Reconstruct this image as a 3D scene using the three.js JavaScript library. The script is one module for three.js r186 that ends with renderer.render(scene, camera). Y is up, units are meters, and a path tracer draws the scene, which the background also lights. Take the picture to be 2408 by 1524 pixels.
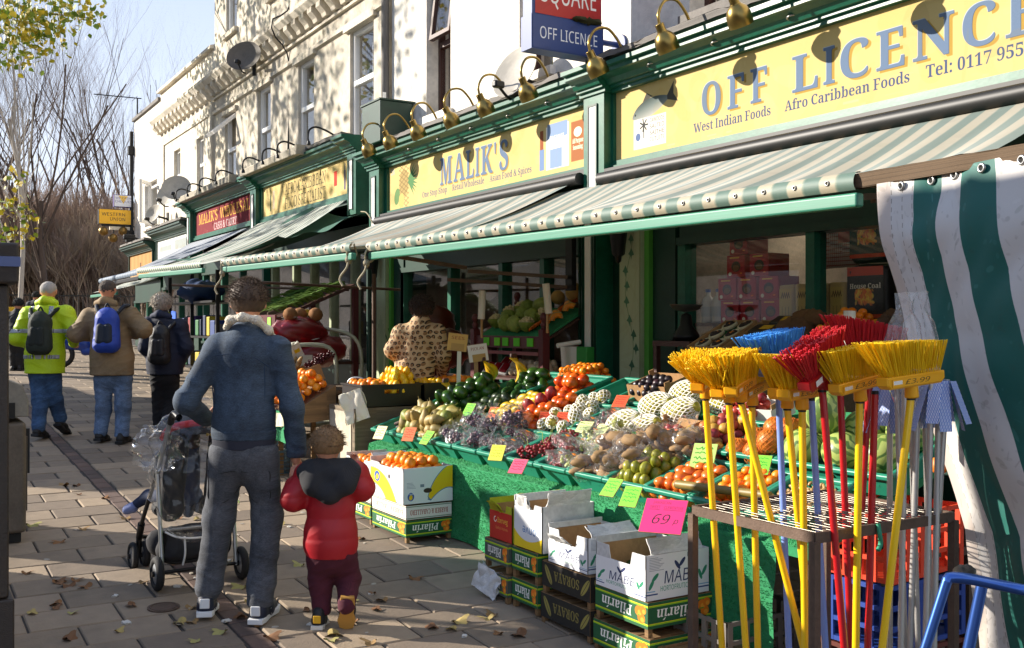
import * as THREE from 'three';
import { RoundedBoxGeometry } from 'three/addons/geometries/RoundedBoxGeometry.js';
import { mergeGeometries } from 'three/addons/utils/BufferGeometryUtils.js';
import { RectAreaLightUniformsLib } from 'three/addons/lights/RectAreaLightUniformsLib.js';
import { createNoise3D } from 'simplex-noise';

// ---------- camera, sky, sun, exposure ----------
const scene = new THREE.Scene();
const YAW = -31.3 * Math.PI / 180;
const camera = new THREE.PerspectiveCamera(35.1, 1024 / 648, 0.05, 900);
camera.position.set(0, 1.55, 0);
camera.rotation.y = YAW;
const renderer = new THREE.WebGLRenderer({ antialias: true });
renderer.setSize(1024, 648);
renderer.toneMapping = THREE.LinearToneMapping;
renderer.toneMappingExposure = 2.28;
renderer.shadowMap.enabled = true;
{ // clear winter sky: pale towards the horizon, blue above
  const W = 64, H = 128, d = new Float32Array(W * H * 4);
  for (let j = 0; j < H; j++) {
    const e = (j + 0.5) / H * 180 - 90, t = Math.max(0, e) / 90, k = Math.pow(1 - t, 4.2);
    const up = [0.15, 0.21, 0.35], lo = [0.56, 0.605, 0.66];
    for (let i = 0; i < W; i++) for (let c = 0; c < 4; c++) d[(j * W + i) * 4 + c] = c == 3 ? 1 : e < -2 ? [0.12, 0.11, 0.1][c] : up[c] + (lo[c] - up[c]) * k;
  }
  const sky = new THREE.DataTexture(d, W, H, THREE.RGBAFormat, THREE.FloatType);
  sky.mapping = THREE.EquirectangularReflectionMapping; sky.magFilter = sky.minFilter = THREE.LinearFilter; sky.needsUpdate = true;
  scene.background = sky; scene.environment = sky;
}
const SUNDIR = new THREE.Vector3(0.687, -0.372, 0.632).normalize();   // the way the light travels
const sun = new THREE.DirectionalLight(new THREE.Color().setRGB(1, 0.92, 0.81), 4.4);
sun.position.copy(SUNDIR).multiplyScalar(-60).add(new THREE.Vector3(3, 0, -9));
sun.target.position.set(3, 0, -9); scene.add(sun, sun.target);
sun.castShadow = true; sun.shadow.mapSize.set(4096, 4096); sun.shadow.bias = -0.0005;
Object.assign(sun.shadow.camera, { left: -24, right: 24, top: 18, bottom: -14, near: 1, far: 140 });

// ---------- helpers ----------
function rng(seed) { let a = seed >>> 0; return () => { a = a + 0x6D2B79F5 | 0; let t = Math.imul(a ^ a >>> 15, 1 | a); t = t + Math.imul(t ^ t >>> 7, 61 | t) ^ t; return ((t ^ t >>> 14) >>> 0) / 4294967296; }; }
const R = rng(7); const rr = (a, b) => a + (b - a) * R();
const n3 = createNoise3D(rng(11));
const V = (x, y, z) => new THREE.Vector3(x, y, z);
const PI = Math.PI, sin = Math.sin, cos = Math.cos;
const lerp = (a, b, t) => a + (b - a) * t, clamp = (v, a, b) => Math.min(b, Math.max(a, v));
// measuring: a point of the place seen at (u, v) of a 2408-wide print of the photograph, on a known plane
const ray = (u, v) => { const a = (u - 1204) / 2408, b = -(v - 760) / 2408, s = sin(-YAW), c = cos(YAW); return [s + a * c, b, -c + a * s]; };
const onX = (u, v, x) => { const d = ray(u, v), t = x / d[0]; return V(x, 1.55 + d[1] * t, d[2] * t); };
const onY = (u, v, y) => { const d = ray(u, v), t = (y - 1.55) / d[1]; return V(d[0] * t, y, d[2] * t); };
const onZ = (u, v, z) => { const d = ray(u, v), t = z / d[2]; return V(d[0] * t, 1.55 + d[1] * t, z); };
const onD = (u, v, D) => { const d = ray(u, v); return V(d[0] * D, 1.55 + d[1] * D, d[2] * D); };
const SL = 0.044;
const GY = (x, z) => SL * (clamp(-z, -14, 42) - 5.4);
const taken = {};
function numbered(n) { const k = taken[n] = (taken[n] ?? -1) + 1; return k ? n + '_' + String(k).padStart(3, '0') : n; }
function tag(o, label, category, group, kind) { if (label) o.userData.label = label; if (category) o.userData.category = category; if (group) o.userData.group = group; if (kind) o.userData.kind = kind; return o; }
function thing(name, label, category, p = [0, 0, 0], turn = 0, group) { const o = new THREE.Group(); o.name = numbered(name); p.isVector3 ? o.position.copy(p) : o.position.set(...p); o.rotation.y = turn; scene.add(o); return tag(o, label, category, group); }
function mesh(name, geo, m, parent, p, rot) {
  const o = new THREE.Mesh(Array.isArray(geo) ? mg(geo) : geo, m); o.castShadow = o.receiveShadow = true;
  if (p) p.isVector3 ? o.position.copy(p) : o.position.set(...p);
  if (rot) o.rotation.set(...rot);
  o.name = parent ? name : numbered(name); (parent || scene).add(o); return o;
}
const solo = (name, geo, m, label, category, p, rot, group) => tag(mesh(name, geo, m, null, p, rot), label, category, group);
function grp(name, parent, p, rot) { const o = new THREE.Group(); o.name = name; if (p) p.isVector3 ? o.position.copy(p) : o.position.set(...p); if (rot) o.rotation.set(...rot); parent.add(o); return o; }
function dup(o, p, turn, label) { const c = o.clone(); c.name = numbered(o.name.replace(/_\d{3}$/, '')); c.userData = { ...o.userData }; if (label) c.userData.label = label; if (p) p.isVector3 ? c.position.copy(p) : c.position.set(...p); if (turn !== undefined) c.rotation.y = turn; scene.add(c); return c; }
function mg(list) {
  const col = list.every(g => g.attributes.color);
  const l = list.map(g => { g = g.index ? g.toNonIndexed() : g.clone(); for (const k in g.attributes) if (!['position', 'normal', 'uv'].includes(k) && !(col && k == 'color')) g.deleteAttribute(k); if (!g.attributes.uv) g.setAttribute('uv', new THREE.BufferAttribute(new Float32Array(g.attributes.position.count * 2), 2)); g.morphAttributes = {}; return g; });
  return mergeGeometries(l);
}
function bx(w, h, d, x = 0, y = 0, z = 0, ry = 0, rx = 0, rz = 0) {   // box about its centre, uv in metres
  const g = new THREE.BoxGeometry(w, h, d), uv = g.attributes.uv, s = [[d, h], [d, h], [w, d], [w, d], [w, h], [w, h]];
  for (let i = 0; i < 24; i++) uv.setXY(i, uv.getX(i) * s[i >> 2][0] + x, uv.getY(i) * s[i >> 2][1] + z);
  if (rx) g.rotateX(rx); if (rz) g.rotateZ(rz); if (ry) g.rotateY(ry);
  return g.translate(x, y, z);
}
const rbx = (w, h, d, r, x = 0, y = 0, z = 0, seg = 2) => new RoundedBoxGeometry(w, h, d, seg, r).translate(x, y, z);
const bb = (x0, x1, y0, y1, z0, z1) => bx(Math.abs(x1 - x0), Math.abs(y1 - y0), Math.abs(z1 - z0), (x0 + x1) / 2, (y0 + y1) / 2, (z0 + z1) / 2);
function rod(a, b, r, r2 = r, n = 10) { const A = a.isVector3 ? a : V(...a), B = b.isVector3 ? b : V(...b), d = B.clone().sub(A), L = d.length(); return new THREE.CylinderGeometry(r2, r, L, n, 1).applyQuaternion(new THREE.Quaternion().setFromUnitVectors(V(0, 1, 0), d.divideScalar(L))).translate((A.x + B.x) / 2, (A.y + B.y) / 2, (A.z + B.z) / 2); }
function beam(a, b, w, h) { const A = V(...a), B = V(...b), d = B.clone().sub(A), L = d.length(), m = new THREE.Matrix4(), x = V(0, 1, 0).cross(d).normalize(); if (x.lengthSq() < .5) x.set(1, 0, 0); const z = d.clone().normalize(), y = z.clone().cross(x); m.makeBasis(x, y, z); return bx(w, h, L).applyMatrix4(m).translate((A.x + B.x) / 2, (A.y + B.y) / 2, (A.z + B.z) / 2); }
function tube(pts, r, seg = 24, n = 8, closed = false) { return new THREE.TubeGeometry(new THREE.CatmullRomCurve3(pts.map(p => p.isVector3 ? p : V(...p)), closed), seg, r, n, closed); }
const lathe = (pts, n = 20) => new THREE.LatheGeometry(pts.map(p => new THREE.Vector2(...p)), n);
function extr(pts, depth, holes = [], bevel = 0) { const s = new THREE.Shape(pts.map(p => new THREE.Vector2(...p))); for (const h of holes) s.holes.push(new THREE.Path(h.map(p => new THREE.Vector2(...p)))); return new THREE.ExtrudeGeometry(s, { depth, bevelEnabled: bevel > 0, bevelSize: bevel, bevelThickness: bevel, bevelSegments: 1, steps: 1 }); }
const rectPts = (a, b, c, d) => [[a, c], [b, c], [b, d], [a, d]];
// outline in (-z, y) along the facade, thickness into +x
const alongFacade = (g, x) => g.applyMatrix4(new THREE.Matrix4().makeBasis(V(0, 0, -1), V(0, 1, 0), V(1, 0, 0))).translate(x, 0, 0);
// profile in (x, y) swept along z from z0 (far) to z1 (near)
const sweepZ = (pts, z0, z1) => extr(pts, z1 - z0).translate(0, 0, z0);
function quadGrid(fn, nu, nv, two) { // surface from a function (u, v) -> Vector3, uv in 0..1
  const p = [], uv = [], ix = [];
  for (let j = 0; j <= nv; j++) for (let i = 0; i <= nu; i++) { const q = fn(i / nu, j / nv); p.push(q.x, q.y, q.z); uv.push(i / nu, j / nv); }
  for (let j = 0; j < nv; j++) for (let i = 0; i < nu; i++) { const a = j * (nu + 1) + i, b = a + 1, c = a + nu + 1, d = c + 1; ix.push(a, b, d, a, d, c); }
  const g = new THREE.BufferGeometry(); g.setAttribute('position', new THREE.Float32BufferAttribute(p, 3)); g.setAttribute('uv', new THREE.Float32BufferAttribute(uv, 2)); g.setIndex(ix); g.computeVertexNormals(); return g;
}
function jitter(g, amp, f, seed = 0) { // pushes a closed shape's points along their normals by noise
  const p = g.attributes.position, n = g.attributes.normal;
  for (let i = 0; i < p.count; i++) { const x = p.getX(i), y = p.getY(i), z = p.getZ(i), k = amp * n3(x * f + seed, y * f, z * f); p.setXYZ(i, x + n.getX(i) * k, y + n.getY(i) * k, z + n.getZ(i) * k); }
  g.computeVertexNormals(); return g;
}

// ---------- textures and materials ----------
function tileNoise(n, oct, seed) { // tileable fractal value noise, n*n floats in 0..1
  const out = new Float32Array(n * n); let amp = 1, tot = 0;
  for (const cells of oct) {
    const r = rng(seed + cells * 13), g = Float32Array.from({ length: cells * cells }, r);
    for (let j = 0; j < n; j++) for (let i = 0; i < n; i++) {
      const x = i / n * cells, y = j / n * cells, xi = x | 0, yi = y | 0; let fx = x - xi, fy = y - yi; fx = fx * fx * (3 - 2 * fx); fy = fy * fy * (3 - 2 * fy);
      const x1 = (xi + 1) % cells, y1 = (yi + 1) % cells;
      out[j * n + i] += amp * lerp(lerp(g[yi * cells + xi], g[yi * cells + x1], fx), lerp(g[y1 * cells + xi], g[y1 * cells + x1], fx), fy);
    }
    tot += amp; amp *= 0.62;
  }
  for (let i = 0; i < n * n; i++) out[i] /= tot; return out;
}
function texOf(n, fn, rx = 1, ry = rx, srgb = true) {
  const d = new Uint8Array(n * n * 4);
  for (let j = 0; j < n; j++) for (let i = 0; i < n; i++) { const c = fn(i, j), k = (j * n + i) * 4; for (let q = 0; q < 3; q++) d[k + q] = clamp((c.length ? c[q] : c) * 255, 0, 255); d[k + 3] = 255; }
  const t = new THREE.DataTexture(d, n, n); t.wrapS = t.wrapT = THREE.RepeatWrapping; t.magFilter = THREE.LinearFilter; t.minFilter = THREE.LinearMipmapLinearFilter; t.generateMipmaps = true; t.repeat.set(rx, ry);
  if (srgb) t.colorSpace = THREE.SRGBColorSpace; t.needsUpdate = true; return t;
}
function canvasTex(w, h, draw) { const c = document.createElement('canvas'); c.width = w; c.height = h; const x = c.getContext('2d'); draw(x, w, h); const t = new THREE.CanvasTexture(c); t.colorSpace = THREE.SRGBColorSpace; t.anisotropy = 8; return t; }
const N1 = tileNoise(256, [4, 9, 20, 44, 96], 3), N2 = tileNoise(256, [3, 7, 15, 31, 64, 128], 21), N3 = tileNoise(256, [64, 128], 5);
const at = (N, i, j) => N[(j & 255) * 256 + (i & 255)];
const tMottle = texOf(256, (i, j) => 0.8 + 0.32 * (at(N1, i, j) - .5) + .12 * (at(N3, i, j) - .5) + .13, 1);
const tDirty = texOf(256, (i, j) => { const a = at(N2, i, j), s = at(N1, i * 2, j >> 1); let v = .97 + .1 * (at(N3, i, j) - .5) - .34 * Math.max(0, a - .52) * 2 - .3 * Math.max(0, s - .6); return [v, v * .985, v * .96]; }, .45);
const tGrit = texOf(256, (i, j) => .5 + .9 * (at(N3, i, j) - .5) + .5 * (at(N1, i, j) - .5), 3, 3, false);
const tBump = texOf(256, (i, j) => at(N1, i, j), 1, 1, false);
const tWood = texOf(256, (i, j) => { const g = at(N1, i >> 3, j * 3) * .6 + at(N3, i >> 4, j) * .4; const v = .72 + .5 * (g - .5); return [v, v * .93, v * .84]; }, 1.2);
const tWeave = texOf(128, (i, j) => { const k = ((i + j) % 6 < 3 ? .1 : -.06) + .22 * (at(N3, i * 3, j * 2) - .5); return .86 + k; }, 7);
const tDenim = texOf(256, (i, j) => { const f = at(N2, i, j), w = ((i * 2 + j) % 5 < 2 ? .1 : -.05) + .3 * (at(N3, i, j * 2) - .5); const v = .74 + w + .55 * (f - .5); return [v * .96, v * .99, v]; }, 3);
const tFine = texOf(128, (i, j) => .5 + (at(N3, i * 2, j * 2) - .5), 14, 14, false);
function std(c, rough = .7, o = {}) { return new THREE.MeshStandardMaterial({ color: c, roughness: rough, ...o }); }
function phy(c, rough = .5, o = {}) { return new THREE.MeshPhysicalMaterial({ color: c, roughness: rough, ...o }); }
const worn = (c, rough = .75, o = {}) => std(c, rough, { map: tMottle, bumpMap: tGrit, bumpScale: .0012, ...o });
const M = {
  slab: [0x948573, 0x887a69, 0xa08f7a, 0x7d7062].map(c => std(c, .86, { map: tDirty, bumpMap: tGrit, bumpScale: .0016 })),
  brick: [0x67534a, 0x725c50, 0x5c4c44].map(c => worn(c, .85)),
  bed: worn(0x4a443e, .95), asphalt: worn(0x4b4a49, .95), soil: worn(0x5c5346, .95),
  whitewall: std(0xe9e6df, .85, { map: tDirty, bumpMap: tGrit, bumpScale: .003 }),
  beige: std(0xcdc6b7, .88, { map: tDirty, bumpMap: tGrit, bumpScale: .003 }),
  cream: std(0xe0dacd, .88, { map: tDirty, bumpMap: tGrit, bumpScale: .003 }),
  green: std(0x15614a, .38, { map: tMottle, bumpMap: tBump, bumpScale: .001 }), dkgreen: std(0x0d3a2c, .42, { map: tMottle }),
  pgreen: std(0x9fae8c, .6, { map: tDirty }), lead: worn(0x77726c, .8), black: std(0x141414, .5), blackm: std(0x1b1b1c, .42, { metalness: .4 }),
  white: std(0xe8e6e2, .55), upvc: std(0xe6e4df, .35), brass: std(0x947e48, .3, { metalness: 1, roughnessMap: null }), steel: std(0x9a9a98, .36, { metalness: .9 }), rust: worn(0x6a5648, .75, { metalness: .3 }),
  glass: phy(0xffffff, .02, { transmission: 1, thickness: 0, ior: 1.5 }), frost: phy(0xe8ecee, .25, { transmission: .75, thickness: 0 }),
  dark: std(0x22211f, .9), room: std(0x94897a, .9, { map: tMottle }), brown: worn(0x4a2a22, .5), maroon: std(0x5e1f22, .45, { map: tMottle }),
  card: std(0xb48a5c, .9, { map: tMottle }), cardin: std(0xb48a5c, .92, { map: tMottle }), wood: std(0xb89a70, .8, { map: tWood, bumpMap: tWood, bumpScale: .001 }), oldwood: std(0x8a7a68, .9, { map: tWood, bumpMap: tWood, bumpScale: .003 }),
  traygreen: std(0x2a8f72, .42, { map: tMottle }), blackpl: std(0x18181a, .45, { map: tMottle }),
  awbar: std(0x3f8a70, .45, { map: tMottle }),
  rope: worn(0xb8ad90, .9), dkrope: worn(0x4a4038, .9), cable: std(0x1a1a1a, .6),
};
// ---------- the ground ----------
{
  const nx = 40, nz = 90, g = new THREE.PlaneGeometry(500, 500, nx, nz).rotateX(-PI / 2).translate(0, 0, -150), p = g.attributes.position;
  for (let i = 0; i < p.count; i++) p.setY(i, GY(p.getX(i), p.getZ(i)) - .16);
  g.computeVertexNormals(); const uv = g.attributes.uv; for (let i = 0; i < p.count; i++) uv.setXY(i, p.getX(i), p.getZ(i));
  tag(mesh('ground', g, M.soil), 'earth ground reaching far beyond the street', 'ground', null, 'structure');
  const strip = (x0, x1, dy, z0 = 14, z1 = -60) => { const zs = []; for (let z = z0; z >= z1; z -= 2) zs.push(z); const q = quadGrid((u, v) => { const z = lerp(z0, z1, v); return V(lerp(x0, x1, u), GY(0, z) + dy, z); }, 1, 40), uv = q.attributes.uv; for (let i = 0; i < uv.count; i++) uv.setXY(i, q.attributes.position.getX(i), q.attributes.position.getZ(i)); return q; };
  tag(mesh('road', strip(-9.5, -1.55, -.12), M.asphalt), 'grey asphalt road running beside the pavement', 'road', null, 'structure');
  const pav = tag(mesh('pavement', strip(-1.4, 5.6, -.012), M.bed), 'pavement of buff concrete slabs with a brick channel', 'pavement', null, 'structure');
  const K = grp('kerb', pav); for (let z = 4; z > -40; z -= .92) mesh('kerb_stone', bx(.15, .16, .9), M.slab[1], K, [-1.475, GY(0, z) - .075, z], [Math.atan(SL), 0, 0]);
  // slabs: near ones are parts, the rest one mass
  const W = .452, D = .318, T = .05, c = .006;
  const slabG = [0, 1, 2].map(k => { const w = W - .009 - k * .0015, d = D - .009, g = extr(rectPts(-w / 2 + c, w / 2 - c, -d / 2 + c, d / 2 - c), T - c, [], c).rotateX(-PI / 2).translate(0, -T, 0); const uv = g.attributes.uv; for (let i = 0; i < uv.count; i++) uv.setXY(i, uv.getX(i) * .55 + k * .37, uv.getY(i) * .55 + k * .21); return g; });
  const halfG = extr(rectPts(-.1 + c, .1 - c, -D / 2 + .005 + c, D / 2 - .005 - c), T - c, [], c).rotateX(-PI / 2).translate(0, -T, 0);
  const rest = []; let n = 0; const cand = [];
  for (let j = 0; j < 110; j++) { const z = -2.6 - j * D, off = (j % 2) * W / 2; for (let s = 0; s < 2; s++) { const x0 = s ? 1.63 : 1.5; for (let i = 0; i < (s ? 9 : 7); i++) { const x = s ? x0 + W / 2 + i * W + off : x0 - W / 2 - i * W - off; if (x > 5.4 || x < -1.4 + W / 2) continue; cand.push([x, z, s, i, j, off]); } if (off) cand.push([s ? x0 + .103 + .01 : x0 - .113, z, s, -1, j, off]); } }
  const tilt = Math.atan(SL);
  for (const [x, z, s, i, j] of cand) {
    const inView = x > .083 * -z && x < 4.2 && z < -4.3 && (x < 3.1 || z < -6.3), r1 = R(), r2 = R(), g = i < 0 ? halfG : slabG[r1 * 3 | 0], dy = (r2 - .5) * .004;
    if (inView && n < 298) { n++; mesh('slab', g, M.slab[(r1 * 97 % 1) * 4 | 0], pav, [x, GY(x, z) + dy, z], [tilt + (r2 - .5) * .006, 0, (r1 - .5) * .006]); }
    else if (z > -34) rest.push(g.clone().rotateX(tilt).translate(x, GY(x, z) + dy, z));
  }
  tag(mesh('more_slabs', rest, M.slab[0], pav), null, null, null, 'stuff');
  const bg = extr(rectPts(-.052, .052, -.1, .1), .045, [], .004).rotateX(-PI / 2).translate(0, -.049, 0); let k = 0; const far = [];
  for (let z = -2.6; z > -32; z -= .217) { if (z < -4.4 && k < 70) { k++; mesh('brick', bg, M.brick[R() * 3 | 0], pav, [1.565 + .006 * (R() - .5), GY(0, z) - .003, z], [tilt, 0, 0]); } else far.push(bg.clone().rotateX(tilt).translate(1.565, GY(0, z), z)); }
  tag(mesh('more_bricks', far, M.brick[0], pav), null, null, null, 'stuff');
  mesh('manhole_cover', mg([new THREE.CylinderGeometry(.085, .085, .006, 20), new THREE.TorusGeometry(.07, .004, 6, 20).rotateX(PI / 2).translate(0, .003, 0)]), M.rust, pav, [1.27, GY(0, -5.72) + .003, -5.72], [tilt, 0, 0]);
}
// ---------- buildings along the shops ----------
const FX = 5.5;
const NET = std(0x8f9296, .95, { map: tWeave, side: 2 });
function windowPart(b, z0, z1, y0, y1, fm, o = {}) { // z0 far side, z1 near side
  const w = grp('window', b), x = FX + (o.deep ?? .13), L = z1 - z0, H = y1 - y0, f = .055, mid = y0 + H * (o.mid ?? .5), zc = (z0 + z1) / 2;
  const fr = [bb(x, x + .07, y0, y1, z0, z0 + f), bb(x, x + .07, y0, y1, z1 - f, z1), bb(x + .002, x + .068, y0, y0 + f, z0 + f, z1 - f), bb(x + .002, x + .068, y1 - f, y1, z0 + f, z1 - f), bb(x - .012, x + .06, mid - .035, mid + .035, z0 + f, z1 - f)];
  mesh('frame', fr, fm, w);
  mesh('lower_pane', bb(x + .03, x + .034, y0 + f, mid - .035, z0 + f, z1 - f), M.glass, w);
  if (!o.open) mesh('upper_pane', bb(x + .04, x + .044, mid + .035, y1 - f, z0 + f, z1 - f), M.glass, w);
  if (o.open) { // top hung casement pushed outward
    const h = (y1 - f) - (mid + .035), g = grp('open_sash', w, [x - .01, y1 - f, zc], [0, 0, -o.open]), q = L - 2 * f;
    mesh('sash_frame', [bb(-.03, .03, -.05, 0, -q / 2, q / 2), bb(-.03, .03, -h, -h + .05, -q / 2, q / 2), bb(-.028, .028, -h + .05, -.05, -q / 2, -q / 2 + .05), bb(-.028, .028, -h + .05, -.05, q / 2 - .05, q / 2)], fm, g);
    mesh('pane', bb(-.004, .004, -h + .05, -.05, -q / 2 + .05, q / 2 - .05), M.glass, g);
  }
  if (o.net) mesh('net_curtain', quadGrid((u, v) => V(x + .2 + .022 * sin(u * 60) + .008 * sin(u * 23), lerp(y0 + .02, y0 + H * o.net, v), lerp(z0 + .03, z1 - .03, u)), 60, 1), NET, w);
  mesh('room', [bb(x + .9, x + .95, y0 - .3, y1 + .3, z0 - .4, z1 + .4), bb(x + .3, x + .95, y0 - .35, y0 - .3, z0 - .4, z1 + .4), bb(x + .3, x + .95, y1 + .3, y1 + .35, z0 - .4, z1 + .4), bb(x + .3, x + .9, y0 - .3, y1 + .3, z0 - .45, z0 - .4), bb(x + .3, x + .9, y0 - .3, y1 + .3, z1 + .4, z1 + .45)], M.room, w);
  if (o.sill !== false) mesh('sill', bb(FX - .07, FX + .13, y0 - .09, y0 - .004, z0 - .06, z1 + .06), o.sm || M.cream, w);
  return w;
}
const wallWith = (z0, z1, y0, y1, holes, t = .3) => alongFacade(extr(rectPts(-z1, -z0, y0, y1), t, holes.map(([a, b, c, d]) => rectPts(-b, -a, c, d).reverse())), FX);
function dentils(b, z0, z1, y, m) { for (let z = z0; z <= z1; z += .36) mesh('dentil', dentilG, m, b, [FX - .1, y, z]); }
const dentilG = extr([[0, 0], [.16, 0], [.16, .2], [-.1, .2], [-.1, .13], [-.02, .05]], .17).translate(0, 0, -.085);
{ // tall white house
  const H = thing('white_house', 'tall white rendered house above the yellow off licence and fruit shop signs', 'building');
  const ws = [[-11.02, -10.4, 4.02, 5.95], [-8.9, -8.28, 4.05, 5.95], [-6.3, -5.7, 4.03, 5.95], [-3.4, -2.5, 4.03, 5.95]];
  mesh('wall', wallWith(-12.0, 6, 2.7, 9.5, ws), M.whitewall, H);
  mesh('far_side_wall', bb(FX + .3, FX + 8, 2.7, 9.5, -12, -11.7), M.whitewall, H);
  mesh('roof', bb(FX - .2, FX + 8.2, 9.5, 9.8, -12, 6.2), M.lead, H);
  for (const [i, w] of ws.entries()) windowPart(H, ...w, M.brown, { deep: .16, mid: .45, sm: i == 2 ? M.lead : M.whitewall, open: i ? 0 : .12 });
  mesh('downpipe', [rod([FX - .07, 3.9, -12.06], [FX - .07, 9.4, -12.06], .05)], M.lead, H);
}
{ // beige house with bracket cornice
  const B = thing('beige_house', 'beige rendered house with dentil cornice and white sash windows', 'building');
  const ws = [[-13.4, -12.58, 4.1, 5.62], [-15.52, -14.82, 4.12, 5.62], [-17.58, -16.88, 4.12, 5.62], [-19.62, -18.9, 4.12, 5.52], [-19.55, -18.84, 7.05, 8.5], [-16.9, -16.2, 7.05, 8.5], [-14.3, -13.6, 7.05, 8.5]];
  mesh('wall', wallWith(-20.36, -12.12, 2.9, 10.2, ws), M.beige, B);
  mesh('far_side_wall', bb(FX + .3, FX + 8, 2.9, 10.2, -20.36, -20.06), M.beige, B);
  mesh('roof', bb(FX - .2, FX + 8.2, 10.2, 10.5, -20.36, -12.12), M.lead, B);
  mesh('cornice', [sweepZ([[FX, 6.22], [FX - .2, 6.22], [FX - .26, 6.3], [FX - .26, 6.36], [FX, 6.42]], -20.36, -12.12), sweepZ([[FX, 5.96], [FX - .05, 5.96], [FX - .05, 6.0], [FX, 6.02]], -20.36, -12.12)], M.beige, B);
  dentils(B, -20.25, -12.3, 6.02, M.beige);
  mesh('string_course', [sweepZ([[FX, 5.66], [FX - .05, 5.68], [FX - .05, 5.74], [FX, 5.78]], -20.36, -12.12)], M.beige, B);
  for (const [i, w] of ws.entries()) { windowPart(B, ...w, M.upvc, { deep: .05, net: i == 3 ? 0 : .96, mid: .52, open: i == 3 ? .85 : 0, sm: M.beige }); if (i < 4) mesh('window_head', bb(FX - .06, FX + .05, w[3] + .003, w[3] + .07, w[0] - .12, w[1] + .12), M.beige, B); }
  mesh('wall_cable', tube([[FX - .02, 9.9, -15.9], [FX - .02, 6.6, -15.95], [FX - .28, 6.4, -15.95], [FX - .27, 6.2, -15.95], [FX - .03, 5.9, -15.96], [FX - .02, 4.1, -15.96]], .014, 40, 6), M.cable, B);
}
{ // white house with parapet
  const C = thing('parapet_house', 'white house with parapet and dentil cornice beyond the beige house', 'building');
  const ws = [[-21.75, -21.2, 4.3, 5.42], [-23.75, -23.15, 4.3, 5.45]];
  mesh('wall', wallWith(-25.1, -20.36, 2.9, 7.0, ws), M.cream, C);
  mesh('far_side_wall', bb(FX + .3, FX + 8, 2.9, 7, -25.1, -24.8), M.cream, C);
  mesh('coping', sweepZ([[FX + .34, 7], [FX - .09, 7], [FX - .09, 7.06], [FX + .12, 7.12], [FX + .34, 7.06]], -25.1, -20.37), M.cream, C);
  mesh('roof', bb(FX + .3, FX + 8, 6.6, 6.7, -25.1, -20.37), M.lead, C);
  mesh('cornice', [sweepZ([[FX, 6.22], [FX - .2, 6.22], [FX - .26, 6.3], [FX - .26, 6.36], [FX, 6.42]], -25.1, -20.37)], M.cream, C);
  dentils(C, -25.0, -20.5, 6.02, M.cream);
  mesh('quoin_strip', bb(FX - .06, FX + .002, 3.4, 5.95, -20.5, -20.38), M.beige, C);
  mesh('panel_moulding', [bb(FX - .03, FX + .001, 5.72, 5.77, -24.7, -20.8), bb(FX - .03, FX + .001, 3.6, 5.719, -24.7, -24.65)], M.cream, C);
  mesh('chimney', bb(FX + .5, FX + 1.1, 6.9, 8.0, -21.3, -20.7), M.cream, C);
  for (const w of ws) windowPart(C, ...w, M.upvc, { deep: .07, net: .5, mid: .5 });
}
{ // corner house
  const C = thing('corner_house', 'plain white stained corner house at the far end of the terrace', 'building');
  const ws = [[-26.85, -25.45, 3.95, 5.05]];
  mesh('wall', wallWith(-28.1, -25.1, 2.6, 6.85, ws), M.whitewall, C);
  mesh('end_wall', bb(FX + .3, FX + 7, 0, 6.85, -28.1, -27.8), M.whitewall, C);
  mesh('coping', bb(FX - .06, FX + .34, 6.852, 6.93, -28.16, -25.1), M.lead, C);
  mesh('roof', bb(FX + .3, FX + 7, 6.4, 6.5, -28.1, -25.1), M.lead, C);
  windowPart(C, ...ws[0], M.upvc, { net: .9, mid: .93 });
  const g = grp('open_casement', C, [FX - .02, 4.5, -26.1], [0, -.55, 0]);
  mesh('casement_frame', [bb(-.03, .03, -.52, -.44, 0, .66), bb(-.03, .03, .44, .52, 0, .66), bb(-.028, .028, -.44, .44, 0, .06), bb(-.028, .028, -.44, .44, .6, .66)], M.upvc, g);
  mesh('pane', bb(-.004, .004, -.44, .44, .06, .6), M.glass, g);
  mesh('drainpipe', rod([FX - .06, 2.6, -28.18], [FX - .06, 6.6, -28.18], .05), M.blackm, C);
  mesh('hopper', bx(.18, .22, .16, FX - .06, 6.1, -28.18), M.blackm, C);
}
// ---------- shop fronts ----------
const plane = (w, h) => new THREE.PlaneGeometry(w, h);
const faceStreet = (g, x, y, z) => g.rotateY(-PI / 2).translate(x, y, z);   // picture plane whose left edge lies at the far end of the street
const decal = (tex, rough = .45) => std(0xffffff, rough, { map: tex });
function stain(c, w, h, n, col, seed) { const r = rng(seed); for (let i = 0; i < n; i++) { c.fillStyle = col; c.globalAlpha = .03 + .09 * r(); c.beginPath(); c.ellipse(r() * w, r() * h, 4 + r() * w * .05, 3 + r() * h * .2, r() * 3, 0, 7); c.fill(); } c.globalAlpha = 1; }
function fit(c, s, x0, x1, y, px, font, col) { // text squeezed between x0 and x1
  c.save(); c.font = (font == 'serif' ? 'bold ' : '') + px + 'px ' + (font == 'thin' ? 'serif' : font); c.textBaseline = 'alphabetic'; const w = c.measureText(s).width; c.translate(x0, y); c.scale((x1 - x0) / w, 1); c.fillStyle = col; c.fillText(s, 0, 0); c.restore();
}
function bigLetter(c, s, x0, x1, y, px, depth = 5) { fit(c, s, x0 + depth * 2, x1 + depth * 2, y + depth * 1.4, px, 'serif', '#a08036'); fit(c, s, x0 - 1.5, x1 - 1.5, y - 1.5, px, 'serif', '#a2adba'); fit(c, s, x0 + 1.5, x1 + 1.5, y + 1.5, px, 'serif', '#35455a'); fit(c, s, x0, x1, y, px, 'serif', '#5d6f88'); }
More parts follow.
